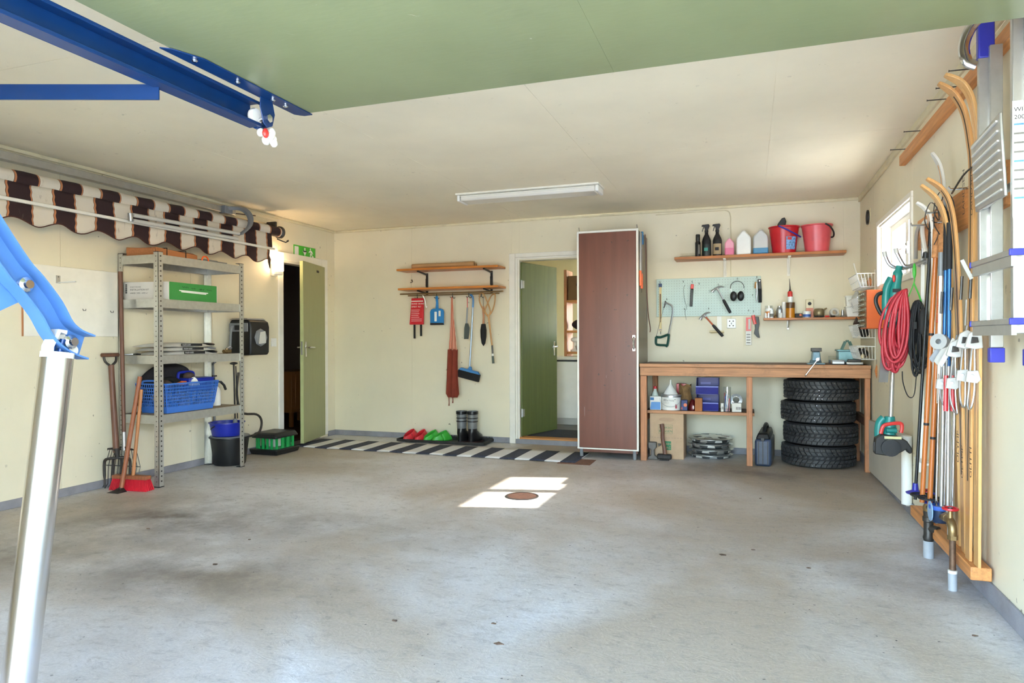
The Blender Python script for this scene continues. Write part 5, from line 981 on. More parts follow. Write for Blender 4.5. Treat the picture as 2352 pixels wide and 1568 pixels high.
t = E('cable_tie_tube', 'clear tube filled with blue and black cable ties', 'tube', (4.44, -.45, SZ)); B().lathe([(.032, 0), (.033, 0), (.033, .21), (.032, .21)], (4.44, -.45, SZ), 20).obj('tube', 'clear_plastic', t); B().lathe([(0, 0), (.034, 0), (.034, .012), (0, .012)], (4.44, -.45, SZ + .211), 20).obj('lid', 'clear_plastic', t)
random.seed(9)
for k in range(12): a = random.uniform(0, 6.28); B().bar((4.44 + .02 * math.cos(a), -.45 + .02 * math.sin(a), SZ + .003), (4.44 + .024 * math.cos(a + 1), -.45 + .024 * math.sin(a + 1), SZ + random.uniform(.11, .19)), .006, .004).obj('cable_tie', ('blue_plastic', 'black_plastic', 'paper_white', 'red_plastic')[k % 4] if k % 4 else 'blue_plastic', t)
for k, (x0, x1, h, l) in enumerate(((4.385, 4.41, .075, 'narrow white box between blue bins and cable tie tube'), (4.48, 4.562, .08, 'white box with barcode right of the cable tie tube'))):
    t = E('white_box', l, 'box', ((x0 + x1) / 2, -.45, SZ)); bx(x0, -.475, SZ, x1, -.41, SZ + h).obj('body', 'paper_white', t, bev=.002)
    b = B()
    for q in range(5 if k else 2): b.box(x0 + .008 + q * .009 + (.03 if k else 0), -.4762, SZ + .02, x0 + .012 + q * .009 + (.03 if k else 0), -.4753, SZ + .045)
    o = b.obj('print', 'ink', t, smooth=0); o['kind'] = 'stuff'
t = E('brush_disc', 'round wire brush wheel leaning behind the white box', 'wire wheel', (4.52, -.37, SZ)); B().lathe([(.03, 0), (.055, .004), (.055, .012), (.03, .016)], (4.515, -.375, SZ + .10), 24, (0, -1, .2)).obj('rim', 'steel', t)
for k in range(14): a = 2 * PI * k / 14; B().cyl((4.515 + .01 * math.cos(a), -.383, SZ + .10 + .01 * math.sin(a)), (4.515 + .053 * math.cos(a), -.383, SZ + .10 + .053 * math.sin(a)), .0018, n=5).obj('spoke', 'steel', t)
B().cyl((4.515, -.375, SZ + .001), (4.515, -.375, SZ + .045), .02).obj('stand', 'dark_steel', t)
# ================================================================== pegboard with tools
mm('peg_aqua', '#bed2cc', .5, var=.04); mm('ruler_yellow', '#d8c28a', .55, var=.08)
t = E('pegboard', 'pale aqua perforated pegboard above the workbench', 'pegboard', (4.245, 0, 1.333))
bx(3.757, -.022, 1.333, 4.736, -.012, 1.708).obj('board', 'peg_aqua', t, bev=.002)
b = B()
for i in range(38):
    for j in range(14):
        x = 3.777 + i * .0254; z = 1.355 + j * .0254; b.add([(x - .0028, -.0222, z), (x, -.0222, z - .0028), (x + .0028, -.0222, z), (x, -.0222, z + .0028)], [(0, 1, 2, 3)])
o = b.obj('peg_holes', 'dark_steel', t, smooth=0); o['kind'] = 'stuff'
for x in (3.80, 4.2, 4.7): bx(x, -.0119, 1.35, x + .03, -.001, 1.69).obj('batten', 'pine_z', t)
for x, z in ((3.795, 1.672), (4.02, 1.67), (4.105, 1.665), (4.17, 1.645), (4.35, 1.63), (4.525, 1.68), (4.70, 1.69), (4.03, 1.4), (4.26, 1.40), (4.625, 1.375), (4.67, 1.365), (4.66, 1.52), (3.86, 1.50)):
    B().tube([(x, -.022, z), (x, -.06, z), (x, -.063, z + .014)], .0025, 5).obj('peg', 'dark_steel', t)
yp = -.035
t = E('folding_rule', 'yellow folding rule hanging at the left edge of the pegboard', 'rule', (3.795, yp, 1.17)); B().bar((3.797, yp, 1.66), (3.795, yp, 1.19), .022, .008, X).obj('rule_leaf', 'ruler_yellow', t); bx(3.783, yp - .008, 1.628, 3.812, yp + .004, 1.662).obj('head', mat('rule_blue', '#243a66', .5), t); bx(3.785, yp - .007, 1.20, 3.805, yp + .005, 1.206).obj('clip', 'violet_blue', t); B().cyl((3.797, yp, 1.19), (3.797, yp, 1.16), .003, n=6).obj('pin', 'dark_steel', t); B().tube([(3.797, yp - .007, 1.56), (3.798, yp - .007, 1.28)], [.006, .003], 6).obj('awl', 'handle_wood', t)
t = E('hacksaw', 'green handled hacksaw hanging below the pegboard', 'hacksaw', (3.82, yp, 1.04))
B().tube(smoothpts([(3.872, yp - .01, 1.15), (3.905, yp - .01, 1.30), (3.918, yp - .01, 1.40), (3.905, yp - .01, 1.44), (3.868, yp - .01, 1.465), (3.846, yp - .01, 1.47)], 4), .008, 8).obj('frame', 'steel', t)
B().tube([(3.846, yp - .01, 1.49), (3.838, yp - .01, 1.44), (3.83, yp - .01, 1.42)], .006, 6).obj('tensioner', 'dark_steel', t); B().band([(3.833, yp - .012, 1.43), (3.79, yp - .012, 1.27), (3.757, yp - .012, 1.14)], .010, .002, Y).obj('blade', 'dark_steel', t)
b = B(); hp = [(3.752, 1.135), (3.80, 1.13), (3.872, 1.155), (3.878, 1.135), (3.862, 1.045), (3.845, 1.05), (3.77, 1.055), (3.752, 1.075), (3.755, 1.135)]
B().tube(smoothpts([(x, yp - .01, z) for x, z in hp], 3), .012, 8).obj('handle', mat('saw_green', '#14463c', .4), t)
t = E('utility_knife', 'black and red utility knife on the pegboard', 'knife', (4.09, yp, 1.42)); B().bar((4.102, yp, 1.60), (4.092, yp, 1.43), .026, .016, X).obj('body', 'black_plastic', t, bev=.005); B().bar((4.105, yp, 1.648), (4.102, yp, 1.602), .028, .018, X).obj('slider', 'bright_red', t, bev=.005)
t = E('wire_scrap', 'thin loose wire dangling on the pegboard', 'wire', (4.03, yp, 1.3)); B().tube(smoothpts([(4.035, yp + .005, 1.645), (4.02, yp, 1.6), (4.03, yp, 1.5), (4.05, yp, 1.42), (4.035, yp, 1.38), (4.045, yp, 1.30)], 4), .0015, 5).obj('strand', 'dark_steel', t)
def hammer(px, pz, ang, hm, gm, label, w=1.):
    t = E('claw_hammer', label, 'hammer', (px, yp, pz - .25), 'claw hammers at the pegboard'); T = Matrix.Translation((px, yp - .01, pz)) @ Matrix.Rotation(ang, 4, 'Y')
    b = B(); b.T = T; b.tube([(0, 0, -.01), (0, 0, -.12)], .0075, 8); b.obj('shaft', hm, t)
    b = B(); b.T = T; b.tube([(0, 0, -.115), (0, 0, -.135), (0, 0, -.24), (0, 0, -.26)], [.010, .014, .0145, .012], 10, sx=.8); b.obj('grip', gm, t)
    b = B(); b.T = T; b.tube(smoothpts([(.062, 0, -.012), (.04, 0, .006), (.015, 0, .012), (-.01, 0, .012), (-.03, 0, .01)], 3), [.003, .005, .006, .008, .009, .0105, .011, .011, .011, .011, .011, .011, .010], 8); b.tube([(-.03, 0, .01), (-.045, 0, .006), (-.058, 0, -.0)], [.010, .014, .014], 10); b.tube([(0, 0, -.015), (0, 0, .016)], .011, 8); b.obj('head', 'steel', t)
hammer(4.342, 1.592, math.radians(-27), 'steel', 'black_rubber', 'claw hammer with black grip hanging on the pegboard'); hammer(4.222, 1.335, math.radians(-40), mat('orange_shaft', '#b4552f', .4), 'black_rubber', 'claw hammer with orange shaft hanging below the pegboard')
t = E('ear_muffs', 'black ear muffs hanging on the pegboard', 'ear muffs', (4.52, yp - .03, 1.47))
B().band(arc((4.522, yp - .03, 1.60), .062, -.15, PI + .15, 18), .014, .006, Y).obj('headband', 'black_plastic', t)
for s_ in (-1, 1):
    B().tube([(4.522 + s_ * .06, yp - .03, 1.592), (4.522 + s_ * .045, yp - .03, 1.55), (4.522 + s_ * .035, yp - .035, 1.53)], .003, 6).obj('yoke', 'steel', t); B().ell((4.522 + s_ * .033, yp - .04, 1.518), .031, .026, .048, 14, 9).obj('ear_cup', 'black_plastic', t)
t = E('sheath_knife', 'black sheath knife at the right edge of the pegboard', 'knife', (4.72, yp, 1.45)); B().bar((4.722, yp - .012, 1.675), (4.728, yp - .012, 1.58), .03, .02, X).obj('handle', 'black_plastic', t, bev=.005); B().bar((4.727, yp - .012, 1.59), (4.728, yp - .012, 1.455), .032, .014, X).obj('sheath', 'black_matte', t, bev=.004); B().lathe([(0, 0), (.008, 0), (0, .003)], (4.724, yp - .024, 1.66), 10, (0, -1, 0)).obj('stud', 'chrome', t)
t = E('pliers', 'worn pliers with tan grips beside the sheath knife', 'pliers', (4.70, yp, 1.46)); B().tube([(4.697, yp - .008, 1.64), (4.70, yp - .008, 1.57), (4.695, yp - .008, 1.47)], [.006, .008, .005], 7).obj('jaw', 'steel', t); B().tube([(4.69, yp - .01, 1.65), (4.684, yp - .012, 1.59)], .009, 7).obj('grip', 'rattan', t)
t = E('wall_socket', 'square white power socket on the wall under the pegboard', 'socket', (4.468, 0, 1.215)); bx(4.425, -.014, 1.213, 4.511, -.001, 1.306).obj('plate', 'white_plastic', t, bev=.006)
for z in (1.238, 1.282):
    for x in (4.452, 4.484): B().lathe([(0, 0), (.006, 0), (.006, .0006), (0, .0006)], (x, -.0142, z), 12, (0, -1, 0)).obj('pin_hole', 'ink', t)
bx(4.464, -.016, 1.25, 4.472, -.0145, 1.268).obj('rocker', 'grey_plastic', t)
t = E('socket_cable', 'white cable conduit running down from the ceiling to the socket', 'cable', (4.47, 0, 1.3)); B().tube(smoothpts([(3.75, -.006, 2.355), (4.3, -.006, 2.355), (4.43, -.006, 2.35), (4.462, -.006, 2.30), (4.465, -.006, 2.2), (4.465, -.006, 1.72), (4.467, -.006, 1.307)], 5), .005, 6).obj('conduit', 'trim_cream', t)
t = E('old_bracket', 'old white shelf bracket stub with wood piece on the wall', 'bracket', (4.35, 0, 1.16)); bx(4.335, -.01, 1.19, 4.378, -.001, 1.332).obj('strip', 'white_paint', t); B().hexa([(4.262, -.03, 1.175), (4.405, -.03, 1.175), (4.39, -.002, 1.165), (4.28, -.002, 1.165)], [(4.265, -.03, 1.192), (4.40, -.03, 1.192), (4.395, -.002, 1.192), (4.27, -.002, 1.192)]).obj('wood_piece', mat('pale_wood', '#d8c8a0', .6), t, bev=.003)
t = E('saw_blade_pack', 'red and white jigsaw blade pack hanging under the pegboard', 'blade pack', (4.623, yp, 1.045)); bx(4.598, yp, 1.05, 4.650, yp + .01, 1.318).obj('card', 'paper_white', t, bev=.002); bx(4.601, yp - .001, 1.185, 4.647, yp - .0002, 1.315).obj('red_print', 'bright_red', t, smooth=0); bx(4.622, yp - .002, 1.20, 4.64, yp - .0012, 1.30).obj('blade_window', 'light_grey', t, smooth=0)
for q in range(4): bx(4.606, yp - .0012, 1.07 + q * .026, 4.64, yp - .0002, 1.078 + q * .026).obj('print_line', 'grey_ink', t, smooth=0)
t = E('folding_saw', 'red and black folding pruning saw hanging under the pegboard', 'folding saw', (4.69, yp, 1.12)); B().tube(smoothpts([(4.665, yp - .01, 1.335), (4.672, yp - .01, 1.30), (4.685, yp - .01, 1.25)], 3), .016, 8, sx=.6).obj('handle', 'bright_red', t); B().prism([(-.02, .13), (.022, .13), (.026, .06), (.018, -.0), (.03, -.07), (.012, -.07), (-.022, -.03), (-.012, .02)], (4.694, yp, 1.19), X, Z, .012).obj('sheath', 'black_plastic', t, bev=.003)

# ================================================================== long shelf above
t = E('wall_shelf', 'long brown wooden shelf on white brackets above the pegboard', 'shelf', (4.7, -.11, 1.88)); bx(3.952, -.225, 1.872, 5.45, -.006, 1.897).obj('shelf_board', 'oak_shelf', t, bev=.002)
for x in (4.41, 4.982):
    o = bx(x - .014, -.012, 1.70, x + .014, -.001, 1.871).obj('bracket', 'white_paint', t, bev=.002); bx(x - .012, -.19, 1.862, x + .012, -.0125, 1.8715).obj('bracket_arm', 'white_paint', o); B().bar((x, -.012, 1.72), (x, -.14, 1.864), .008, .012).obj('bracket_rib', 'white_paint', o)
bx(3.99, -.02, 1.93, 5.3, -.0025, 1.955).obj('wall_batten', 'trim_cream', t)
TZ = 1.8975; ys_ = -.13
t = E('glass_strip', 'flat pale green strip lying on the left shelf end', 'strip', (4.07, -.12, TZ)); bx(3.99, -.14, TZ, 4.15, -.1, TZ + .012).obj('bar', mat('pale_strip', '#c9cfae', .4), t, bev=.002)
t = E('spray_can', 'slim black aerosol can on the long shelf', 'aerosol can', (4.165, ys_, TZ)); B().lathe([(0, 0), (.024, 0), (.025, .005), (.025, .14), (.02, .15), (.019, .155), (.02, .158), (.02, .215), (.017, .22), (0, .22)], (4.165, ys_, TZ), 20).obj('can', 'black_plastic', t); bx(4.17, ys_ - .0262, TZ + .03, 4.185, ys_ - .0215, TZ + .12).obj('label_print', 'grey_ink', t, smooth=0)
def spray(x, label, lm, g2):
    t = E('trigger_bottle', label, 'spray bottle', (x, ys_, TZ), 'black trigger spray bottles')
    B().lathe([(0, 0), (.04, 0), (.042, .01), (.042, .15), (.036, .175), (.017, .215), (.015, .235), (0, .235)], (x, ys_, TZ), 20, sq=(1, .72)).obj('bottle', 'black_plastic', t)
    B().lathe([(0, 0), (.018, 0), (.018, .02), (0, .02)], (x, ys_, TZ + .235), 14).obj('collar', 'black_plastic', t)
    B().prism([(-.012, 0), (.012, 0), (.03, .045), (.022, .06), (-.04, .056), (-.045, .04), (-.02, .038)], (x, ys_ + .012, TZ + .252), X, Z, .024).obj('spray_head', 'black_plastic', t, bev=.003); B().band([(x - .022, ys_, TZ + .29), (x - .032, ys_, TZ + .27), (x - .038, ys_, TZ + .245)], .012, .006, Y).obj('trigger', 'black_plastic', t)
    B().grid(lambda u, v: (x + .0428 * math.sin(-1 + 2 * u), ys_ - .0428 * .72 * math.cos(-1 + 2 * u), TZ + .02 + .1 * v), 10, 1).obj('label', lm, t); bx(x - .02, ys_ - .0335, TZ + .055, x + .015, ys_ - .0315, TZ + .085).obj('label_print', g2, t, smooth=0)
spray(4.245, 'black trigger spray bottle with dark green label on the shelf', mat('dark_label', '#15211f', .4), mat('teal_print', '#2f8a7e', .5)); spray(4.345, 'black trigger spray bottle with tan label on the shelf', mat('tan_label', '#a89470', .5), 'ink')
def jug(x, w, h, m, label, liquid=None, cap='white_plastic', d=.05):
    t = E('jug', label, 'jug', (x, ys_, TZ)); prof = [(-w, 0), (w, 0), (w * 1.02, .03), (w, h * .68), (w * .9, h * .76), (w * .22, h), (-w * .22, h), (-w * .9, h * .76), (-w, h * .68), (-w * 1.02, .03)]
    B().prism(prof, (x, ys_ + d, TZ), X, Z, 2 * d).obj('body', m, t, bev=.012)
    if liquid: B().prism([(-w * 1.015, .002), (w * 1.015, .002), (w * 1.03, .03), (w * 1.015, h * liquid[1]), (-w * 1.015, h * liquid[1]), (-w * 1.03, .03)], (x, ys_ + d + .0012, TZ), X, Z, 2 * d + .0024).obj('fill', liquid[0], t, bev=.012)
    B().cyl((x, ys_, TZ + h - .002), (x, ys_, TZ + h + .008), w * .2, n=12).obj('cap', cap, t)
mm('pink_soft', '#f0a6bb', .4, var=.05); mm('pink_liquid', '#e0749a', .35, var=.05); mm('blue_liquid', '#3f86b4', .3, var=.06); mm('milky', '#e9ebe8', .4, var=.03); mm('milky_grey', '#c6c9c8', .4, var=.03)
jug(4.455, .042, .165, 'pink_soft', 'small bottle half full of pink liquid on the shelf', ('pink_liquid', .5), 'white_plastic', .032); jug(4.583, .065, .225, 'milky', 'white plastic canister on the shelf'); jug(4.733, .066, .225, 'milky_grey', 'clear canister with blue washer fluid on the shelf', ('blue_liquid', .3))
def bucket(x, m, hm, label, side):
    t = E('red_bucket', label, 'bucket', (x, ys_ + .01, TZ), 'red buckets on the shelf'); c = (x, ys_ + .01, TZ)
    B().lathe([(0, 0), (.098, 0), (.10, .006), (.128, .235), (.137, .238), (.137, .248), (.124, .248), (.095, .008), (0, .008)], c, 32, sq=(1, .86)).obj('body', m, t)
    if side: B().tube(smoothpts([(x + .02, ys_ - .09, TZ + .238), (x + .09, ys_ - .11, TZ + .21), (x + .125, ys_ - .08, TZ + .15), (x + .135, ys_ + .01, TZ + .12), (x + .13, ys_ + .08, TZ + .20)], 4) if False else smoothpts([(x + .06, ys_ - .10, TZ + .243), (x + .10, ys_ - .10, TZ + .215), (x + .132, ys_ - .07, TZ + .165), (x + .13, ys_ - .03, TZ + .13), (x + .10, ys_ + .02, TZ + .14)], 4), .007, 8).obj('handle', hm, t)
    else: B().tube(smoothpts([(x - .05, ys_ - .106, TZ + .242), (x + .0, ys_ - .122, TZ + .215), (x + .09, ys_ - .10, TZ + .165), (x + .14, ys_ - .05, TZ + .14)], 4), .0065, 8).obj('handle', hm, t)
    return t
t = bucket(4.937, 'red_plastic', 'violet_blue', 'red bucket with blue handle and sticker on the shelf', 0); bk = (4.99, ys_)
B().grid(lambda u, v: (4.937 + (.117 + .013 * v) * math.sin(.12 + .75 * u), ys_ + .01 - .86 * (.117 + .013 * v) * math.cos(.12 + .75 * u), TZ + .03 + .115 * v), 8, 4).obj('sticker', mat('sticker_blue', '#6d98c8', .5, var=.6, s=60), t); B().grid(lambda u, v: (4.937 + (.1288 + .0015 * v) * math.sin(.2 + .3 * u), ys_ + .01 - .86 * (.1295 + .0015 * v) * math.cos(.2 + .3 * u), TZ + .115 + .025 * v), 5, 1).obj('sticker_mark', 'bright_red', t)
bucket(5.217, 'pinkred_plastic', 'black_plastic', 'faded red bucket with black handle at the shelf end', 1)
t = E('wash_brush', 'black car wash brush sticking out of the red bucket', 'brush', (4.90, ys_, TZ + .2)); B().prism([(-.04, 0), (.03, 0), (.045, .06), (.03, .10), (.005, .09), (-.03, .04)], (4.912, ys_ + .03, TZ + .235), X, Z, .05).obj('head', 'black_plastic', t, bev=.006); B().tube([(4.905, ys_, TZ + .25), (4.93, ys_ + .02, TZ + .03)], .012, 8).obj('handle', 'black_plastic', t)

# ================================================================== small shelf with jars
t = E('small_shelf', 'narrow brown shelf with jars and glue above the bench', 'shelf', (5.16, -.08, 1.28)); bx(4.758, -.16, 1.283, 5.57, -.005, 1.303).obj('shelf_board', 'oak_shelf', t, bev=.002); bx(4.965, -.014, 1.195, 4.985, -.002, 1.282).obj('bracket', 'steel', t, bev=.003); B().bar((4.975, -.006, 1.21), (4.975, -.12, 1.278), .012, .006).obj('bracket_arm', 'steel', t)
JZ = 1.304; yj = -.085
def jar(name, label, cat, x, r, prof, m, cap=None, y=yj, sq=(1, 1)):
    t = E(name, label, cat, (x, y, JZ)); B().lathe([(0, 0)] + [(r * a, z) for a, z in prof] + [(0, prof[-1][1])], (x, y, JZ), 18, sq=sq).obj('body', m, t)
    if cap: B().lathe([(0, 0), (r * cap[0], 0), (r * cap[0], cap[1]), (0, cap[1])], (x, y, JZ + prof[-1][1] + .0005), 16).obj('cap', cap[2], t)
    return t
t = jar('glue_jar', 'white and orange plastic jar at the left shelf end', 'jar', 4.806, .034, [(1, 0), (1, .085), (.95, .09)], 'white_plastic', (1.02, .025, 'clear_plastic')); B().lathe([(.0345, .018), (.0348, .02), (.0348, .06), (.0345, .062)], (4.806, yj, JZ), 18).obj('label', mat('orange_label', '#d9822e', .5), t)
for k, x in enumerate((4.776, 4.80)): jar('tube_bottle', ('tiny white bottle farthest left on the jar shelf', 'tiny white bottle beside the orange jar')[k], 'bottle', x, .009, [(1, 0), (1, .035), (.5, .05)], 'white_plastic', y=-.14)
t = jar('tablet_jar', 'small white jar with dark label on the jar shelf', 'jar', 4.827, .017, [(1, 0), (1, .05), (.9, .055)], 'white_plastic', (.9, .02, 'white_plastic'), y=-.13); B().lathe([(.0174, .01), (.0174, .04)], (4.827, -.13, JZ), 16).obj('label', 'grey_ink', t)
jar('brass_funnel', 'tiny brass oil funnel on the jar shelf', 'funnel', 4.863, .02, [(1, 0), (.9, .015), (.2, .03), (.15, .07)], 'brass')
jar('steel_can', 'shiny steel shaker can on the jar shelf', 'can', 4.897, .027, [(1, 0), (1, .075), (.9, .085), (.6, .1)], 'steel', (.5, .012, 'steel'))
t = jar('white_tube', 'tall white bottle behind the amber jar', 'bottle', 4.938, .018, [(1, 0), (1, .12), (.9, .13)], 'white_plastic', (.9, .02, 'white_plastic'), y=-.05)
jar('label_cup', 'small cream paper cup in front of the steel can', 'cup', 4.905, .02, [(.9, 0), (1, .045)], 'paper_white', y=-.135)
t = jar('amber_jar', 'amber measuring jar of brown fluid on the jar shelf', 'jar', 4.992, .039, [(1, 0), (1, .135)], mat('amber_fill', '#c07a14', .25, var=.1), (1.02, .0, 'brass') if False else None); B().lathe([(.0398, .09), (.0402, .092), (.0402, .14), (.0398, .142)], (4.992, yj, JZ), 20).obj('dark_band', mat('amber_dark', '#5e3d18', .3), t)
for k in range(6): bx(4.97, yj - .0405, JZ + .02 + .017 * k, 4.978, yj - .0325, JZ + .0215 + .017 * k).obj('scale_mark', 'ink', t, smooth=0)
t = E('sealant_tube', 'red and white sealant cartridge standing in the amber jar', 'cartridge', (4.99, yj, JZ + .136)); B().lathe([(0, 0), (.021, 0), (.022, .004), (.022, .06), (0, .06)], (4.99, yj, JZ + .1365), 16).obj('barrel', 'white_plastic', t); B().lathe([(0, 0), (.0225, 0), (.0225, .04), (.016, .05), (0, .05)], (4.99, yj, JZ + .197), 16).obj('red_cap', 'bright_red', t); B().tube([(4.99, yj, JZ + .247), (4.99, yj, JZ + .27), (4.988, yj, JZ + .33), (4.984, yj, JZ + .365)], [.012, .006, .003, .0015], 8).obj('nozzle', 'dark_steel', t)
t = E('battery_box', 'dark small box with orange knob on the jar shelf', 'box', (5.063, yj, JZ)); bx(5.032, yj - .02, JZ, 5.094, yj + .02, JZ + .04).obj('body', 'iron', t, bev=.004); B().lathe([(0, 0), (.01, 0), (.01, .006), (0, .006)], (5.078, yj - .0205, JZ + .025), 12, (0, -1, 0)).obj('knob', 'orange_paint', t)
t = E('putty_tub', 'white and blue putty tub on the jar shelf', 'tub', (5.132, -.10, JZ)); B().lathe([(0, 0), (.031, 0), (.034, .045), (.036, .047), (.036, .058), (0, .058)], (5.132, -.10, JZ), 18).obj('tub', 'white_plastic', t); B().lathe([(.0322, .006), (.0342, .03)], (5.132, -.10, JZ), 18).obj('label', mat('tub_blue', '#3f62a8', .5), t)
t = E('bulb_box', 'tall cream and red light bulb box on the jar shelf', 'box', (5.158, -.04, JZ)); bx(5.128, -.06, JZ, 5.19, -.02, JZ + .17).obj('body', mat('cream_card', '#ded6b8', .6), t, bev=.002); bx(5.1285, -.0612, JZ + .004, 5.1895, -.0603, JZ + .09).obj('red_panel', mat('pale_brick', '#cf8a76', .6), t, smooth=0); B().lathe([(0, 0), (.016, 0), (.016, .0006), (0, .0006)], (5.159, -.0606, JZ + .13), 16, (0, -1, 0)).obj('emblem', 'ink', t)
t = E('brass_pot', 'tarnished brass pot with spout on the jar shelf', 'pot', (5.235, -.09, JZ)); B().lathe([(0, 0), (.03, 0), (.045, .02), (.046, .055), (.035, .08), (0, .085)], (5.235, -.09, JZ), 20).obj('body', mat('old_brass', '#8f7f5e', .4, .5, var=.3, s=20), t); B().tube([(5.265, -.1, JZ + .06), (5.30, -.1, JZ + .085)], [.010, .006], 8).obj('spout', 'old_brass' if 'old_brass' in M else 'brass', t)
t = E('tape_roll', 'pale adhesive tape roll tilted on the jar shelf', 'tape roll', (5.36, -.09, JZ)); B().lathe([(.022, -.016), (.04, -.016), (.04, .016), (.022, .016), (.022, -.016)], (5.362, -.09, JZ + .043), 22, (.25, -.9, .15)).obj('roll', 'light_grey', t)
random.seed(21)
for k in range(6):
    x = 5.19 + k * .045; t = E('drill_bit_stub', ('short black tool bit lying under the brass pot', 'short black tool bit lying beside the brass pot', 'short red tool bit lying left of the tape roll', 'short black tool bit lying under the tape roll', 'short steel tool bit lying under the tape roll', 'short steel tool bit lying right of the tape roll')[k], 'tool bit', (x, -.14, JZ)); B().cyl((x, -.148, JZ + .008), (x + .035, -.142, JZ + .008), .0075).obj('shank', ('black_plastic', 'black_plastic', 'bright_red', 'black_plastic', 'steel', 'steel')[k], t); B().cyl((x + .0352, -.142, JZ + .008), (x + .042, -.141, JZ + .008), .004).obj('tip', 'dark_steel', t)
for k, (x, h, m) in enumerate(((5.41, .05, 'pale_wood'), (5.432, .055, 'steel'))): jar('upright_pin', ('stubby wooden plug standing on the jar shelf', 'stubby steel socket standing beside the white tub')[k], 'plug', x, .011, [(1, 0), (1, h)], m, (.6, .012, m))
for k, (z, l) in enumerate(((0, 'lower white plastic tub at the corner end of the shelf'), (.096, 'upper white plastic tub stacked in the corner'))):
    t = E('plastic_tub', l, 'tub', (5.51, -.085, JZ + z), 'stacked white tubs'); c = (5.51, -.085); w0, w1, d = .047, .055, .05
    B().hexa([(c[0] - w0, c[1] - d, JZ + z), (c[0] + w0, c[1] - d, JZ + z), (c[0] + w0, c[1] + d, JZ + z), (c[0] - w0, c[1] + d, JZ + z)], [(c[0] - w1, c[1] - d - .006, JZ + z + .085), (c[0] + w1, c[1] - d - .006, JZ + z + .085), (c[0] + w1, c[1] + d, JZ + z + .085), (c[0] - w1, c[1] + d, JZ + z + .085)]).obj('tub', 'white_plastic', t, bev=.005); bx(c[0] - w1 - .004, c[1] - d - .01, JZ + z + .0852, c[0] + w1 + .004, c[1] + d + .004, JZ + z + .095).obj('lid', 'white_plastic', t, bev=.002)

# ---- bench top, right end: tin box, plane
mm('tin_blue', '#7ea6ac', .4, .3, var=.25, s=18)
t = E('tool_tote', 'pale blue metal tool tote on the bench under the baskets', 'tool tote', (5.45, -.25, .887)); bx(5.37, -.33, .888, 5.53, -.16, .998).obj('box', 'tin_blue', t, bev=.004); bx(5.36, -.34, .9985, 5.54, -.15, 1.012).obj('rim', 'tin_blue', t, bev=.003)
for y in (-.30, -.19):
    for s_ in (-1, 1): B().bar((5.45 + s_ * .05, y, 1.0), (5.45 + s_ * .015, y, 1.085), .012, .006).obj('handle_leg', mat('tote_green', '#4c7568', .4), t)
B().cyl((5.45, -.305, 1.088), (5.45, -.185, 1.088), .009, n=8).obj('handle_bar', 'tote_green' if 'tote_green' in M else 'teal', t)
t = E('metal_tins', 'flat silver tin on the bench beside the tool tote', 'tin', (5.40, -.46, .887)); bx(5.30, -.50, .888, 5.40, -.41, .918).obj('body', 'steel', t, bev=.005); bx(5.298, -.502, .9185, 5.402, -.408, .926).obj('lid', 'steel', t, bev=.003)
t = E('glass_box', 'clear plastic box with grey parts on the bench', 'box', (5.34, -.30, .887)); bx(5.295, -.33, .888, 5.355, -.25, .955).obj('body', 'clear_plastic', t, bev=.003); bx(5.30, -.325, .889, 5.35, -.255, .92).obj('parts', 'grey_plastic', t)
t = E('long_tin', 'long silver tray tin at the bench front under the baskets', 'tin', (5.44, -.5, .887)); bx(5.41, -.52, .888, 5.54, -.40, .91).obj('body', 'alu', t, bev=.004); bx(5.425, -.505, .9105, 5.525, -.415, .93).obj('contents', 'dark_steel', t, bev=.004)

# ================================================================== wire baskets on the right wall
mm('white_wire', '#e4e2dc', .4, var=.03)
def basket(z, label, items):
    t = E('wire_basket', label, 'wire basket', (5.52, -.55, z), 'wire baskets in the corner'); x0, x1, y0, y1, h = 5.462, 5.582, -.84, -.34, .105; r = .0022
    top = [(x0 - .012, y0, z + h), (x1, y0, z + h), (x1, y1, z + h), (x0 - .012, y1, z + h)]; bot = [(x0 + .02, y0 + .02, z), (x1, y0 + .02, z), (x1, y1 - .02, z), (x0 + .02, y1 - .02, z)]
    B().tube(top, .0035, 6, closed=True).obj('rim_wire', 'white_wire', t); B().tube(bot, .003, 6, closed=True).obj('base_wire', 'white_wire', t)
    b = B(); n = 13
    for k in range(n):
        f = k / (n - 1); b.tube([V(top[0]).lerp(V(top[3]), f), V(bot[0]).lerp(V(bot[3]), f), V(bot[1]).lerp(V(bot[2]), f)], r, 5)
    for k in range(1, 5): f = k / 5; b.tube([V(top[0]).lerp(V(top[1]), f), V(bot[0]).lerp(V(bot[1]), f), V(bot[3]).lerp(V(bot[2]), f), V(top[3]).lerp(V(top[2]), f)], r, 5)
    b.tube([V(top[0]).lerp(V(bot[0]), .5), V(top[3]).lerp(V(bot[3]), .5)], r, 5); o = b.obj('wire_mesh', 'white_wire', t); o['kind'] = 'stuff'
    for nm, lb, ct, c, rr, m in items: E_ = E(nm, lb, ct, (c[0], c[1], c[2] - rr[2])); B().ell(c, *rr).obj('body', m, E_); B().ell((c[0], c[1], c[2] + rr[2] * .75), rr[0] * .45, rr[1] * .4, rr[2] * .5, 10, 6).obj('top_piece', m, E_)
basket(1.525, 'topmost white wire basket on the right wall', [('plaster_lump', 'white plaster mouse shaped lump in the top basket', 'plaster lump', (5.52, -.66, 1.565), (.035, .07, .036), 'white_plastic'), ('clay_pot', 'small terracotta piece in the top basket', 'pot', (5.55, -.79, 1.56), (.02, .03, .03), 'kraft_wood')])
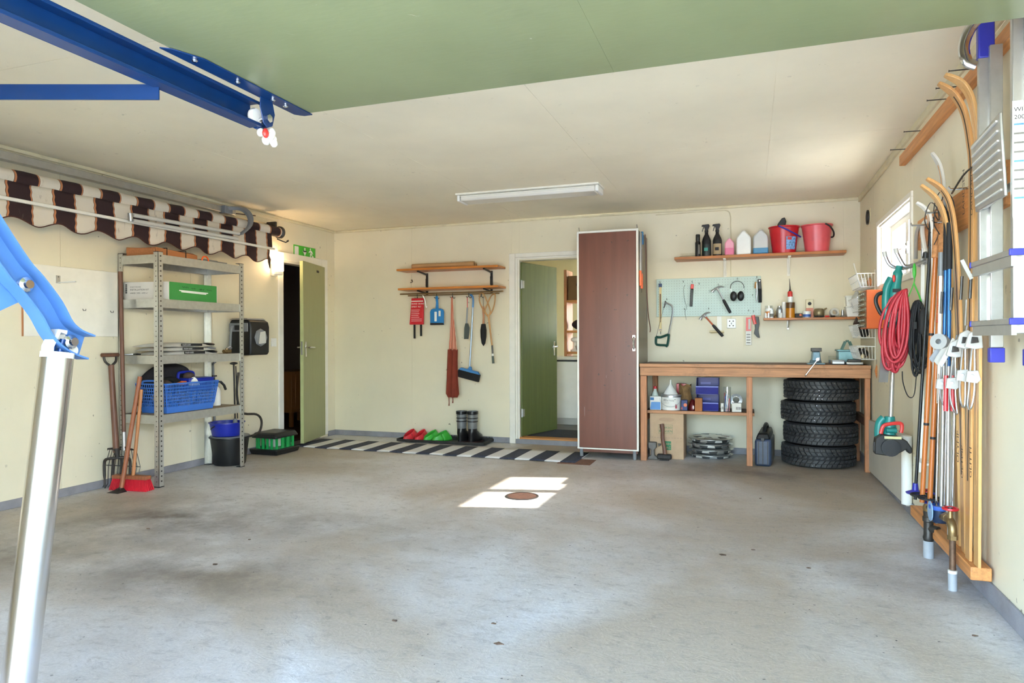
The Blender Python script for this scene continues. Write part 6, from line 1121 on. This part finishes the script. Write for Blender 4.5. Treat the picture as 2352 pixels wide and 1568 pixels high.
basket(1.335, 'second white wire basket hidden behind the orange cabinet', [('plastic_bag', 'crumpled clear plastic bag bulging out of the second basket', 'plastic bag', (5.50, -.45, 1.425), (.045, .08, .075), 'milky_grey'), ('brown_gloves', 'brown leather glove in the second basket', 'glove', (5.52, -.62, 1.38), (.035, .05, .035), 'brown_cloth')])
basket(1.115, 'third white wire basket below the orange cabinet', [('black_pouch', 'black pouch in the third basket', 'pouch', (5.52, -.7, 1.16), (.04, .09, .04), 'black_matte'), ('brown_pouch', 'dark brown pouch above the third basket', 'pouch', (5.50, -.43, 1.20), (.03, .05, .075), 'brown_cloth')])
basket(.94, 'lowest white wire basket just above the workbench', [('spool', 'black spool in the lowest basket', 'spool', (5.515, -.50, .985), (.035, .05, .035), 'black_plastic'), ('file_bundle', 'dark bundle of files in the lowest basket', 'bundle', (5.52, -.68, .985), (.035, .08, .035), 'iron'), ('wooden_plug', 'small wooden plug in the lowest basket', 'plug', (5.50, -.77, .965), (.015, .02, .018), 'pale_wood')])
B().tube([(5.583, -.82, .94), (5.583, -.82, 1.66)], .004, 6).obj('basket_rod', 'white_wire', label='white upright wire rod carrying the wire baskets', cat='rod')
B().cyl((5.53, -.42, 1.55), (5.49, -.36, 1.76), .006, n=7).obj('white_stick', 'white_plastic', label='thin white stick standing in the top wire basket', cat='stick')
t = E('wood_tag', 'small diamond shaped wooden tag hanging from the lowest basket', 'tag', (5.57, -.86, .79)); B().prism([(-.014, 0), (0, -.06), (.014, 0), (0, .055)], (5.585, -.86, .85), X, Z, .006).obj('tag', 'oak_shelf', t); B().tube([(5.585, -.862, .905), (5.585, -.862, .94)], .0015, 5).obj('string', 'dark_steel', t)
t = E('drawer_cabinet', 'orange small parts cabinet with clear drawers on the right wall', 'drawer cabinet', (5.52, -1.15, 1.18)); bx(5.452, -1.305, 1.182, 5.588, -.985, 1.468).obj('case', 'orange_paint', t, bev=.003)
for j in range(7):
    for i in range(4):
        y0 = -1.295 + i * .077; z0 = 1.19 + j * .0392; o = bx(5.438, y0, z0, 5.4515, y0 + .071, z0 + .034).obj('drawer', 'smoke_plastic', t, bev=.002); bx(5.432, y0 + .022, z0 + .012, 5.4378, y0 + .048, z0 + .018).obj('pull', 'light_grey', o)
# ================================================================== fluorescent fitting
t = E('tube_light', 'switched off white fluorescent ceiling fitting', 'ceiling light', (2.83, -1.3, 2.325))
bx(2.19, -1.42, 2.385, 3.47, -1.18, 2.3995).obj('base_plate', 'white_paint', t, bev=.002)
mm('diffuser', '#dcdad4', .18, var=.02)
bx(2.225, -1.395, 2.335, 3.435, -1.20, 2.3845).obj('diffuser', 'diffuser', t, bev=.012)
for x in (2.195, 3.436): bx(x, -1.40, 2.332, x + .028, -1.195, 2.3845).obj('end_cap', 'white_plastic', t, bev=.008)
for z in (2.372, 2.356): bx(2.225, -1.3975, z, 3.435, -1.3952, z + .004).obj('ridge', 'white_paint', t)

# ================================================================== rails on the right wall
t = E('upper_rail', 'orange brown timber batten high on the right wall', 'batten', (5.57, -3.2, 2.22)); bx(5.553, -4.6, 2.222, 5.5895, -1.93, 2.286).obj('batten', 'pine_y', t, bev=.003)
for y in (-1.95, -2.36, -2.92, -3.1, -3.33): B().cyl((5.589, y, 2.325), (5.50, y + .01, 2.33), .0028, n=6).lathe([(0, 0), (.005, 0), (.005, .002), (0, .002)], (5.50, y + .01, 2.33), 8, X).obj('wall_nail', 'dark_steel', label='', cat='', parent=t)
t = E('middle_rail', 'timber board with hooks behind the ski tips', 'board', (5.57, -3.2, 1.61)); bx(5.556, -3.86, 1.615, 5.5895, -2.42, 1.785).obj('board', 'pine_y', t, bev=.003)
for y, z in ((-2.72, 1.72), (-3.05, 1.73), (-3.2, 1.66), (-3.47, 1.76)): B().tube([(5.556, y, z), (5.47, y, z), (5.462, y, z + .012)], .006, 7).obj('peg', 'chrome', t)
B().tube(smoothpts([(5.49, -3.72, 1.80), (5.485, -3.6, 1.79), (5.48, -3.45, 1.745)], 3), .004, 6).obj('hook_wire', 'dark_steel', t)
t = E('ski_ledge', 'timber ledge near the floor holding the ski ends', 'ledge', (5.55, -3.06, .1)); bx(5.50, -3.63, .100, 5.577, -2.50, .155).obj('block', 'pine_y', t, bev=.004)

# ---- wooden skis
mm('binding_white', '#c4c2bc', .5, var=.12, s=30); mm('ski_wood', '#c9965c', .3, var=.16, grain='z'); mm('ski_wood2', '#d3a468', .28, var=.14, grain='z'); mm('ski_ink', '#3a2a1c', .5, var=.1)
def ski(name, label, pts, m, w=.065, txt=None, group='skis along the right wall'):
    y0 = pts[0][1]; t = E(name, label, 'ski', (pts[0][0], y0, pts[0][2]), group); P_ = smoothpts(pts, 6); n = len(P_)
    ws = [w * (.92 if k < n * .06 else (1 if k < n * .8 else max(.22, 1 - ((k / n - .8) / .2) ** 2 * .8))) for k in range(n)]
    B().band(P_, ws, .012, Y).obj('board', m, t, bev=.002)
    B().band([q + V((-.0065, 0, 0)) for q in P_[4:-6]], .012, .001, Y).obj('groove_line', 'ski_ink' if m == 'ski_wood' else 'ski_wood', t)
    if txt:
        for k, (tx, z) in enumerate(txt): B().text(tx, .045, (pts[0][0] - .02 if z < 1 else pts[1][0] - .012, y0 + .022 if k % 2 == 0 else y0 - .0, z), (0, 0, 1), (0, 1, 0)).obj('lettering', 'ski_ink', t, smooth=0)
    return t
ski('wooden_ski', 'tall wooden ski with its tip beside the ladder', [(5.527, -3.62, .157), (5.53, -3.62, .7), (5.534, -3.62, 1.3), (5.538, -3.62, 1.8), (5.53, -3.62, 1.95), (5.512, -3.62, 2.09), (5.475, -3.62, 2.17), (5.414, -3.62, 2.215)], 'ski_wood2', txt=[('LANDSEN', 1.62), ('GLITTI', .52)])
ski('wooden_ski', 'tall wooden ski left of the tallest pair partner', [(5.519, -3.53, .157), (5.525, -3.53, .7), (5.532, -3.53, 1.3), (5.536, -3.53, 1.8), (5.527, -3.53, 1.95), (5.506, -3.53, 2.075), (5.466, -3.53, 2.16), (5.411, -3.53, 2.212)], 'ski_wood', txt=[('LANDSEN', 1.64), ('OLYMP', .5)])
ski('wooden_ski', 'shorter wooden ski with curved tip near the middle board', [(5.531, -3.42, .157), (5.524, -3.42, .7), (5.515, -3.42, 1.2), (5.503, -3.42, 1.5), (5.485, -3.42, 1.68), (5.45, -3.42, 1.77), (5.389, -3.42, 1.825)], 'ski_wood', .055, txt=[('LANDSEN', 1.3), ('OLYMP', .55)])
ski('wooden_ski', 'shorter wooden ski leftmost of the wooden skis', [(5.54, -3.30, .157), (5.53, -3.30, .7), (5.515, -3.30, 1.2), (5.502, -3.30, 1.5), (5.487, -3.30, 1.66), (5.452, -3.30, 1.755), (5.391, -3.30, 1.821)], 'ski_wood2', .055, txt=[('LANDSEN', 1.28)])
ski('grey_ski', 'grey white ski tip rising behind the brown skis', [(5.54, -3.15, .157), (5.535, -3.15, .8), (5.528, -3.15, 1.4), (5.522, -3.15, 1.7), (5.516, -3.15, 1.85), (5.50, -3.15, 1.94), (5.469, -3.15, 2.004)], 'light_grey', .05)
ski('grey_ski', 'pale narrow ski with faint tip near the window', [(5.535, -2.9, .157), (5.53, -2.9, .8), (5.525, -2.9, 1.4), (5.519, -2.9, 1.70), (5.494, -2.9, 1.774), (5.454, -2.9, 1.811)], 'white_plastic', .045)
for k, (y, z) in enumerate(((-3.62, 1.1), (-3.53, 1.1), (-3.42, 1.06), (-3.30, 1.05))):
    t = E('ski_binding', ('white cable binding on the ski beside the ladder', 'white cable binding on the second tall ski', 'white cable binding on the third wooden ski', 'white cable binding on the leftmost wooden ski')[k], 'binding', (5.49, y, z - .1), 'ski bindings')
    B().prism([(-.034, -.03), (.0, -.04), (.03, -.035), (.026, .03), (.008, .042), (-.02, .025)], (5.510 - .01 * k, y - .02, z), X, Z, .02).obj('toe_plate', 'binding_white', t, bev=.004); B().prism([(-.012, -.012), (.016, -.008), (.012, .014), (-.008, .016)], (5.506 - .01 * k, y - .0405, z - .004), X, Z, .008).obj('clip', 'dark_steel', t, bev=.002)
    B().tube(smoothpts([(5.52 - .01 * k, y - .02, z + .06), (5.50 - .01 * k, y - .03, z - .05), (5.49 - .01 * k, y - .03, z - .2), (5.485, y - .03, z - .27), (5.50, y - .02, z - .285), (5.515 - .01 * k, y - .015, z - .2), (5.515 - .01 * k, y - .015, z)], 4), .004, 6).obj('cable', 'steel', t)
    B().tube([(5.50 - .01 * k, y - .03, z + .27), (5.495 - .01 * k, y - .03, z + .17)], .006, 8).obj('spring', 'dark_steel', t)
    if k in (1, 3): B().tube([(5.505, y - .03, z + .17), (5.50, y - .03, z + .06)], .0035, 6).obj('rod', 'steel', t)
    if k == 0:
        B().bar((5.50, y - .035, z + .25), (5.465, y - .035, z + .33), .014, .006).obj('lever', 'light_grey', t); B().bar((5.495, y - .035, z + .25), (5.53, y - .035, z + .32), .012, .006).obj('lever', 'light_grey', t)
    B().prism([(-.026, -.024), (.014, -.03), (.028, -.015), (.018, .024), (-.02, .02)], (5.504 - .012 * k, y - .02, z - .15), X, Z, .02).obj('heel_plate', 'binding_white', t, bev=.003); B().cyl((5.498 - .012 * k, y - .045, z - .15), (5.506 - .012 * k, y - .02, z - .145), .007, n=8).obj('pin', 'steel', t)
t = E('tape_reel', 'grey roll of tape hanging on the bindings', 'tape roll', (5.47, -3.33, 1.06)); B().lathe([(.012, -.02), (.036, -.02), (.036, .02), (.012, .02), (.012, -.02)], (5.455, -3.36, 1.09), 22, (-.6, -.8, .1)).obj('roll', mat('reel_grey', '#a3a3a0', .6), t)
t = E('binding_straps', 'grey white leather straps hanging from the bindings', 'strap', (5.45, -3.4, .95))
for k in range(3): B().band(smoothpts([(5.50 - .015 * k, -3.40 + .03 * k, 1.10), (5.475 - .015 * k, -3.41 + .03 * k, 1.05), (5.44 - .012 * k, -3.42 + .03 * k, .985 + .01 * k)], 4), .022, .005, Z if False else (.5, .2, -.6)).obj('strap', ('paper_white', 'light_grey', 'grey_pvc')[k], t)
# ---- poles
def pole(label, p, q, r, m, grip=None, basket=None, group='ski poles along the right wall', extra=None):
    t = E('ski_pole', label, 'ski pole', p, group); p, q = V(p), V(q); d = (q - p).normalized()
    B().cyl(p, q, r, n=10).obj('shaft', m, t)
    if grip: B().cyl(q - d * grip[1], q + d * .01, r * 1.5, r * 1.6, 10).obj('grip', grip[0], t)
    if basket:
        if basket == 'ring':
            B().tube(arc(p + d * .035, .05, 0, 2 * PI, 24, X, Y)[:-1], .005, 6, closed=True).obj('basket_ring', 'black_rubber', t)
            for a in (0, PI / 2): B().cyl(p + d * .035 + V((.05 * math.cos(a), .05 * math.sin(a), 0)), p + d * .035 - V((.05 * math.cos(a), .05 * math.sin(a), 0)), .003, n=6).obj('basket_thong', 'leather', t)
        else: B().lathe([(0, 0), (.042, .0), (.046, .006), (.016, .02), (.012, .055), (0, .055)], p + d * .03, 18).obj('basket', basket, t)
    if m == 'pole_blue': B().cyl(p + d * .002, p + d * .68, r * 1.04, n=10).obj('lower_shaft', 'alu', t)
    for z in extra or (): B().cyl(p + d * z, p + d * (z + .012), r * 1.08, n=10).obj('band', 'ink', t)
    return t
PZ = .30
pole('black ski pole with bright blue plastic basket', (5.444, -2.90, .27), (5.523, -2.9, 1.72), .008, 'black_plastic', ('black_plastic', .14), 'violet_blue')
pole('bamboo ski pole with cork grip left of its twin', (5.434, -3.10, .30), (5.501, -3.10, 1.63), .0115, mat('bamboo', '#b9692f', .3, var=.2, grain='z'), ('cork', .13), 'ring', extra=(.38, .82))
pole('bamboo ski pole with cork grip right of its twin', (5.454, -3.16, .30), (5.513, -3.16, 1.645), .0115, 'bamboo', ('cork', .13), 'ring', extra=(.32, .7))
mm('pole_blue', '#1d5f9e', .25, .3, var=.06)
pole('metallic blue ski pole with long black grip', (5.47, -3.30, PZ), (5.496, -3.30, 1.68), .008, 'pole_blue', ('black_rubber', .26)); pole('metallic blue ski pole behind the lettered white pole', (5.482, -3.36, PZ), (5.493, -3.36, 1.62), .008, 'pole_blue', ('black_rubber', .2))
t = pole('white ski pole with red lettering', (5.474, -3.24, .8), (5.487, -3.24, 1.5), .008, 'white_paint', ('grey_plastic', .1)); B().text('Jumper', .05, (5.4715, -3.235, 1.18), (.02, 0, 1), (0, 1, .0)).obj('lettering', 'bright_red', t, smooth=0)
pole('black ski pole with dark blue basket behind the bamboo poles', (5.49, -3.06, .26), (5.53, -3.06, 1.6), .008, 'black_plastic', ('black_rubber', .15), 'deep_blue')
for k in range(3): pole(('polished steel ski pole in front of the skis', 'polished steel ski pole second in front of the skis', 'polished steel ski pole nearest the wooden skis')[k], (5.462 + .022 * k, -3.245 - .045 * k, PZ), (5.478 + .02 * k, -3.25 - .045 * k, 1.02 - .03 * k), .006, 'chrome', ('light_grey' if k else 'white_paint', .08))
t = E('wrist_straps', 'black leather wrist straps looped over the pole grips', 'strap', (5.48, -3.1, 1.55))
for k, (x, y, z) in enumerate(((5.47, -3.12, 1.62), (5.50, -3.16, 1.66), (5.49, -3.2, 1.6), (5.505, -3.24, 1.64))): B().band(smoothpts([(x, y, z), (x - .03, y - .02, z + .06), (x - .01, y - .04, z + .14), (x + .025, y - .03, z + .1), (x + .03, y - .02, z + .0), (x + .01, y - .02, z - .06)], 4), .022, .003, (.3, 1, .2)).obj('loop', 'leather', t)
for k in range(2):
    t = E('red_grip_tool', ('long red handle of pliers hanging between the skis', 'second red handle hanging between the skis')[k], 'handle', (5.47 + .03 * k, -3.38, .78)); B().tube([(5.468 + .026 * k, -3.40, .94 + .0 * k), (5.466 + .028 * k, -3.40, .78)], [.009, .010], 8).obj('grip', 'red_plastic', t); B().tube([(5.468 + .026 * k, -3.40, .94), (5.47 + .026 * k, -3.40, 1.01)], .004, 6).obj('rod', 'steel', t)

# ---- wall hook tubes, hedge trimmer, hose, cable
t = E('wall_hook', 'grey double tube wall hook below the window', 'wall hook', (5.58, -2.4, 1.53))
for y, xt in ((-2.50, 5.435), (-2.36, 5.40)): B().tube(smoothpts([(5.588, y, 1.55), (5.53, y, 1.53), (5.48, y, 1.52), (xt + .025, y, 1.545), (xt, y, 1.60)], 4), .0105, 8).obj('arm', 'steel', t); B().cyl((xt, y, 1.597), (xt - .006, y, 1.625), .0125, n=10).obj('rubber_tip', 'light_grey', t)
bx(5.58, -2.54, 1.53, 5.5895, -2.32, 1.57).obj('plate', 'steel', t)
B().tube(smoothpts([(5.565, -2.52, 1.56), (5.56, -2.52, 1.70), (5.55, -2.51, 1.745), (5.535, -2.50, 1.70), (5.53, -2.50, 1.56)], 4), .010, 8).obj('loop', 'steel', t)
t = E('window_lever', 'grey metal D shaped handle hanging by the window', 'handle', (5.57, -2.62, 1.55)); B().tube(smoothpts([(5.575, -2.66, 1.56), (5.57, -2.65, 1.72), (5.55, -2.64, 1.75), (5.535, -2.64, 1.70), (5.545, -2.66, 1.58)], 4), .012, 8).obj('tube', 'light_grey', t); B().cyl((5.548, -2.66, 1.575), (5.545, -2.66, 1.545), .016).obj('socket', 'black_plastic', t)
yt = -2.43
t = E('hedge_trimmer', 'teal electric hedge trimmer hanging on the wall hook', 'hedge trimmer', (5.42, yt, 1.15))
B().tube(smoothpts([(5.462, yt, 1.53), (5.45, yt, 1.47), (5.437, yt, 1.36), (5.425, yt, 1.26), (5.41, yt, 1.17)], 4), [.018] * 3 + [.026] * 4 + [.032] * 5 + [.036] * 5, 12, sx=.9).obj('body', 'teal', t)
B().tube(smoothpts([(5.42, yt, 1.46), (5.395, yt, 1.40), (5.39, yt, 1.30), (5.395, yt, 1.22)], 4), .022, 10).obj('rear_grip', 'teal', t); B().ell((5.428, yt - .028, 1.455), .008, .006, .022, 10, 7).obj('switch', 'bright_red', t); bx(5.42, yt - .034, 1.375, 5.458, yt - .027, 1.395).obj('name_plate', 'ink', t)
B().tube(smoothpts([(5.41, yt, 1.38), (5.37, yt, 1.375), (5.345, yt, 1.36), (5.338, yt, 1.32), (5.36, yt, 1.26), (5.385, yt, 1.235)], 4), .011, 8).obj('front_handle', 'black_plastic', t)
B().band([(5.40, yt, 1.17), (5.385, yt, 1.0), (5.375, yt, .85)], .05, .008, (1, .2, 0)).obj('blade', 'steel', t)
b = B()
for k in range(4): b.cyl((5.415 + .012 * k, yt - .035, 1.262), (5.395 + .018 * k, yt - .04, 1.205), .0055, n=6)
o = b.obj('cable_fingers', 'white_plastic', t); o['kind'] = 'stuff'
random.seed(14)
def coil(name, label, cat, cx, cy, ztop, n, rx, h, r, m, dx=0., ysp=.05):
    t = E(name, label, cat, (cx, cy, ztop - h)); pts = []
    for k in range(n):
        a = rx * random.uniform(.12, 1.1); hh = h * random.uniform(.7, 1.05); yy = cy + random.uniform(-ysp, ysp); sx_ = random.uniform(-.03, .03) + dx * random.uniform(.3, 1.3)
        for j in range(16):
            th = 2 * PI * j / 16; w = math.sin(th / 2) ** .8
            pts.append((cx + a * math.sin(th) * (.35 + .65 * w) + sx_ * w + dx * .5 * w, yy + .012 * math.sin(th + k), ztop - hh * (1 - math.cos(th)) / 2))
    B().tube(smoothpts(pts, 2), r, 7).obj('loops', m, t, smooth=80); return t
t = coil('black_cable', 'coil of black rubber extension cable behind the red hose', 'cable', 5.535, -2.50, 1.32, 12, .05, .44, .0055, 'black_rubber', .0)
B().tube([(5.555, -2.56, 1.27), (5.552, -2.56, 1.24), (5.55, -2.56, 1.15), (5.543, -2.56, 1.13)], [.012, .020, .021, .010], 12).obj('connector', 'black_rubber', t); bx(5.505, -2.565, 1.16, 5.522, -2.55, 1.20).obj('plug', 'black_plastic', t)
t = coil('red_hose', 'thick coil of red hose hanging on the wall hook', 'hose', 5.482, -2.47, 1.385, 17, .082, .46, .0085, mat('hose_red', '#b8303c', .45, var=.1), -.045)
t = E('green_strap', 'bright green cord loop tying the red hose', 'cord', (5.51, -2.5, 1.33)); B().ell((5.52, -2.52, 1.49), .010, .008, .045, 10, 7).obj('tab', 'green_plastic', t); B().tube(smoothpts([(5.52, -2.52, 1.45), (5.517, -2.52, 1.42), (5.49, -2.52, 1.345)], 3), .003, 6).tube(smoothpts([(5.517, -2.52, 1.42), (5.54, -2.52, 1.36), (5.552, -2.53, 1.31)], 3), .004, 6).obj('cord', 'green_plastic', t)
t = E('carry_strap', 'wide black webbing strap hanging below the hose', 'strap', (5.49, -2.55, .77)); B().band(smoothpts([(5.452, -2.55, .92), (5.455, -2.55, .86), (5.475, -2.55, .79), (5.497, -2.55, .772), (5.513, -2.55, .80), (5.523, -2.55, .90), (5.53, -2.58, .92), (5.545, -2.7, .96), (5.55, -2.85, .98)], 4), .025, .004, (.25, 1, 0)).obj('webbing', 'black_matte', t)
t = E('clamp_strip', 'white plastic strip leaning behind the bamboo poles', 'strip', (5.575, -2.45, .4)); B().bar((5.578, -2.40, .40), (5.578, -2.44, 1.6), .018, .010).obj('strip', 'white_plastic', t); bx(5.55, -2.60, .40, 5.589, -2.36, .412).obj('cross_piece', 'white_plastic', t); bx(5.56, -2.42, .33, 5.585, -2.39, .40).obj('foot_piece', 'white_plastic', t)
# ---- grass trimmer
yg = -2.33
t = E('grass_trimmer', 'teal and red electric grass trimmer hanging head down', 'grass trimmer', (5.43, yg, .42))
B().cyl((5.43, yg, .60), (5.445, yg, 1.0), .013, n=12).obj('shaft', 'alu', t); bx(5.418, yg - .03, .93, 5.475, yg + .03, .99).obj('shaft_clamp', 'white_plastic', t, bev=.006)
B().tube(smoothpts([(5.395, yg, .63), (5.372, yg, .60), (5.365, yg, .54), (5.37, yg, .50)], 3), .024, 10).obj('motor_housing', 'teal', t); B().tube([(5.425, yg, .64), (5.425, yg, .58), (5.42, yg, .52)], [.028, .036, .04], 12).obj('motor_top', 'teal', t)
B().tube(smoothpts([(5.372, yg - .04, .54), (5.385, yg - .04, .585), (5.42, yg - .04, .60), (5.475, yg - .04, .605), (5.483, yg - .04, .58), (5.478, yg - .04, .55)], 4), .011, 8).obj('guard_handle', 'bright_red', t); B().cyl((5.40, yg - .04, .562), (5.455, yg - .04, .562), .016, n=10).obj('battery', 'teal', t)
B().prism([(5.335 - 5.43, .015), (5.34 - 5.43, .06), (5.37 - 5.43, .085), (.03, .075), (.075, .05), (.10, .01), (.10, -.02), (.085, -.025), (.07, .0), (.0, -.045), (-.095, -.035)], (5.43, yg, .455), X, Z, .07).obj('guard', mat('guard_black', '#23211f', .5, var=.2), t, bev=.006)
B().lathe([(0, -.03), (.045, -.03), (.05, -.02), (.05, .0), (0, .0)], (5.415, yg - .1, .465), 22, (0, -1, 0)).obj('spool', 'black_plastic', t)
B().tube(smoothpts([(5.335, yg - .05, .49), (5.333, yg - .06, .44), (5.36, yg - .065, .425), (5.42, yg - .065, .422), (5.452, yg - .065, .435), (5.458, yg - .065, .47)], 4), .0035, 6).obj('wire_guard', 'dark_steel', t); bx(5.385, yg - .073, .515, 5.475, yg - .0705, .53).obj('warning_label', mat('pale_yellow', '#d8cf9a', .5), t, smooth=0)
# ---- grey white panel low on the wall
mm('panel_grey', '#c9c5bb', .5, var=.03)
t = E('wall_panel_heater', 'flat grey white panel with rounded white end along the right wall', 'panel', (5.56, -1.35, .05))
B().hexa([(5.558, -2.08, .055), (5.587, -2.08, .055), (5.587, -.665, .02), (5.558, -.665, .02)], [(5.558, -2.08, .50), (5.587, -2.08, .50), (5.587, -.665, .44), (5.558, -.665, .44)]).obj('panel', 'panel_grey', t, bev=.003)
B().cyl((5.556, -2.11, .075), (5.556, -2.11, .50), .030, n=18).obj('round_end', 'white_plastic', t); bx(5.5545, -2.05, .12, 5.5575, -2.01, .165).obj('clip', 'white_plastic', t, bev=.002)
# ---- water pipes, valves, meter
def wheel(t, c, r):
    o = B().tube(arc(c, r, 0, 2 * PI, 20, X, Y)[:-1], .006, 7, closed=True).obj('hand_wheel', 'red_plastic', t)
    for k in range(3): a = 2 * PI * k / 3; B().cyl(c, V(c) + V((r * math.cos(a), r * math.sin(a), 0)), .004, n=6).obj('wheel_spoke', 'red_plastic', o)
    B().lathe([(0, 0), (.012, 0), (.010, .01), (0, .01)], V(c) - V((0, 0, .004)), 10).obj('wheel_hub', 'dark_steel', o)
t = E('water_valve', 'large water shut off valve with red wheel and grey foot', 'valve', (5.485, -2.99, 0))
B().lathe([(0, 0), (.024, 0), (.024, .085), (0, .085)], (5.485, -2.99, .0), 18).obj('foot_sleeve', 'grey_pvc', t); B().lathe([(.0, .085), (.022, .085), (.026, .10), (.022, .115), (.022, .18), (.027, .185), (.027, .205), (.022, .21), (.024, .235), (0, .235)], (5.485, -2.99, 0), 18).obj('body', 'dark_steel', t)
B().lathe([(0, 0), (.024, 0), (.026, .02), (.018, .035), (.020, .05), (.010, .06), (.008, .085), (0, .085)], (5.485, -2.99, .2355), 16).obj('bonnet', 'brass', t); wheel(t, (5.485, -2.99, .335), .033); B().cyl((5.485, -2.99, .15), (5.52, -3.03, .15), .019, n=14).obj('side_port', 'dark_steel', t)
t = E('water_pipe', 'copper water pipe with elbow and red wheel valve', 'pipe', (5.474, -3.47, 0))
B().lathe([(0, 0), (.018, 0), (.018, .075), (0, .075)], (5.474, -3.47, 0), 16).obj('foot_sleeve', 'grey_pvc', t); B().lathe([(0, .075), (.0185, .075), (.0185, .088), (0, .09)], (5.474, -3.47, 0), 16).obj('paint_ring', 'white_paint', t); B().cyl((5.474, -3.47, .09), (5.474, -3.47, .23), .013, n=14).obj('pipe', 'copper_pipe', t)
B().cyl((5.474, -3.47, .222), (5.474, -3.47, .24), .021, n=6).obj('nut', 'brass', t); B().tube(smoothpts([(5.474, -3.47, .24), (5.474, -3.47, .27), (5.472, -3.45, .295), (5.472, -3.40, .30)], 4), .018, 12).obj('elbow', 'brass', t); B().cyl((5.472, -3.445, .30), (5.472, -3.445, .345), .012, .009, 12).obj('bonnet', 'brass', t); wheel(t, (5.472, -3.445, .352), .028); B().cyl((5.472, -3.405, .30), (5.471, -3.375, .30), .021, n=6).obj('union_nut', 'brass', t)
t = E('water_meter', 'blue rimmed water meter between the two valves', 'meter', (5.47, -3.28, .24))
B().lathe([(0, 0), (.03, 0), (.040, .02), (.042, .06), (0, .06)], (5.47, -3.28, .25), 24).obj('body', mat('meter_dark', '#1d2c44', .4), t); B().lathe([(.034, 0), (.044, .0), (.046, .006), (.046, .018), (.036, .02)], (5.47, -3.28, .3105), 24).obj('blue_ring', mat('meter_blue', '#3c62b4', .35), t); B().lathe([(0, 0), (.035, 0), (0, .001)], (5.47, -3.28, .318), 20).obj('dial', 'paper_white', t)
B().cyl((5.471, -3.374, .29), (5.47, -3.32, .285), .014, n=12).obj('inlet', 'brass', t); B().cyl((5.47, -3.24, .285), (5.478, -3.03, .26), .014, n=12).obj('outlet', 'brass', t)
B().prism([(.046 * math.cos(a * .5), .046 * math.sin(a * .5)) for a in range(13)], (5.428, -3.28, .30), (0, 1, 0), Z, .004).obj('lid', mat('meter_lid', '#8fb0d0', .4), t)

# ================================================================== aluminium step ladder on the right wall
t = E('step_ladder', 'aluminium step ladder with blue plastic fittings hung on the right wall', 'ladder', (5.5, -4.08, 1.03))
yl, yr = -3.91, -4.275
for y, x0 in ((yl, 5.455), (yr, 5.45)):
    bx(x0, y - .012, 1.12, x0 + .05, y + .012, 2.25).obj('stile', 'alu', t, bev=.003)
    bx(x0 - .002, y - .016, 2.2505 if y == yr else 2.16, x0 + .052, y + .016, 2.33).obj('top_cap', 'violet_blue', t, bev=.005)
    o = bx(x0 + .03, y - .012 - .02, 1.07, x0 + .072, y + .012 - .02, 2.2).obj('rear_leg', 'alu', t, bev=.003); bx(x0 + .027, y - .036, 1.015, x0 + .075, y - .004, 1.0695).obj('foot', 'violet_blue', o, bev=.003)
for z in (1.375, 1.15):
    o = bx(5.435, yr - .03, z, 5.51, yl + .02, z + .02).obj('step', 'alu', t, bev=.003); bx(5.44, yr - .028, z - .035, 5.455, yl + .018, z - .0005).obj('step_flange', 'alu', o)
    for y in (yl + .0205, yr - .039): bx(5.432, y, z - .001, 5.511, y + .008, z + .021).obj('step_end', 'violet_blue', o, bev=.003)
pf = B().hexa([(5.44, yr + .03, 1.58), (5.45, yr + .03, 1.58), (5.45, yl - .02, 1.58), (5.44, yl - .02, 1.58)], [(5.425, yr + .03, 1.86), (5.435, yr + .03, 1.86), (5.435, yl - .02, 1.83), (5.425, yl - .02, 1.83)]).obj('platform', 'alu', t, bev=.003)
for k in range(8): B().bar((5.437 - .014 * k / 7, yr + .05, 1.605 + .033 * k), (5.437 - .014 * k / 7, yl - .04, 1.60 + .031 * k), .006, .006).obj('platform_ridge', 'light_grey', pf)
B().tube(smoothpts([(5.45, yl - .0, 2.14), (5.42, yl, 2.16), (5.41, yl, 2.22), (5.43, yl - .01, 2.28), (5.47, yl - .02, 2.32)], 4), .02, 10, sx=.6).obj('hinge_bow', 'chrome', t)
B().cyl((5.47, yl - .02, 1.60), (5.48, yr + .02, 1.63), .012, n=10).obj('cross_rod', 'steel', t)
bx(5.449, yr - .0135, 1.50, 5.4985, yr - .0122, 1.88).obj('warning_label', 'paper_white', t, smooth=0)
for k, (tx, z) in enumerate((('WIBE', 1.845), ('2001', 1.82))): B().text(tx, .02, (5.453, yr - .0142, z), X, Z).obj('lettering', 'ink', t, smooth=0)
for k in range(9): bx(5.453, yr - .0142, 1.80 - .03 * k, 5.49, yr - .0136, 1.806 - .03 * k).obj('print_line', 'soft_blue' if k % 4 == 0 else 'grey_ink', t, smooth=0)
# ---- bits of dirt on the concrete
b = B(); random.seed(31)
for x, y, r in ((3.31, -4.55, .018), (3.69, -4.45, .014), (3.77, -4.61, .02), (4.65, -3.14, .012), (4.5, -3.28, .022), (2.13, -4.23, .02), (4.7, -1.9, .012), (5.42, -3.98, .014), (1.28, -3.84, .014), (2.0, -3.83, .012), (4.9, -3.36, .012)):
    n = 7; b.prism([(r * random.uniform(.5, 1.1) * math.cos(2 * PI * k / n), .6 * r * random.uniform(.4, 1.1) * math.sin(2 * PI * k / n)) for k in range(n)], (x, y, .0006), X, Y, .003)
b.obj('leaf_crumbs', mat('crumbs', '#6b5646', .8, var=.5, s=30), label='dry leaf crumbs scattered on the concrete floor', cat='debris', kind='stuff')
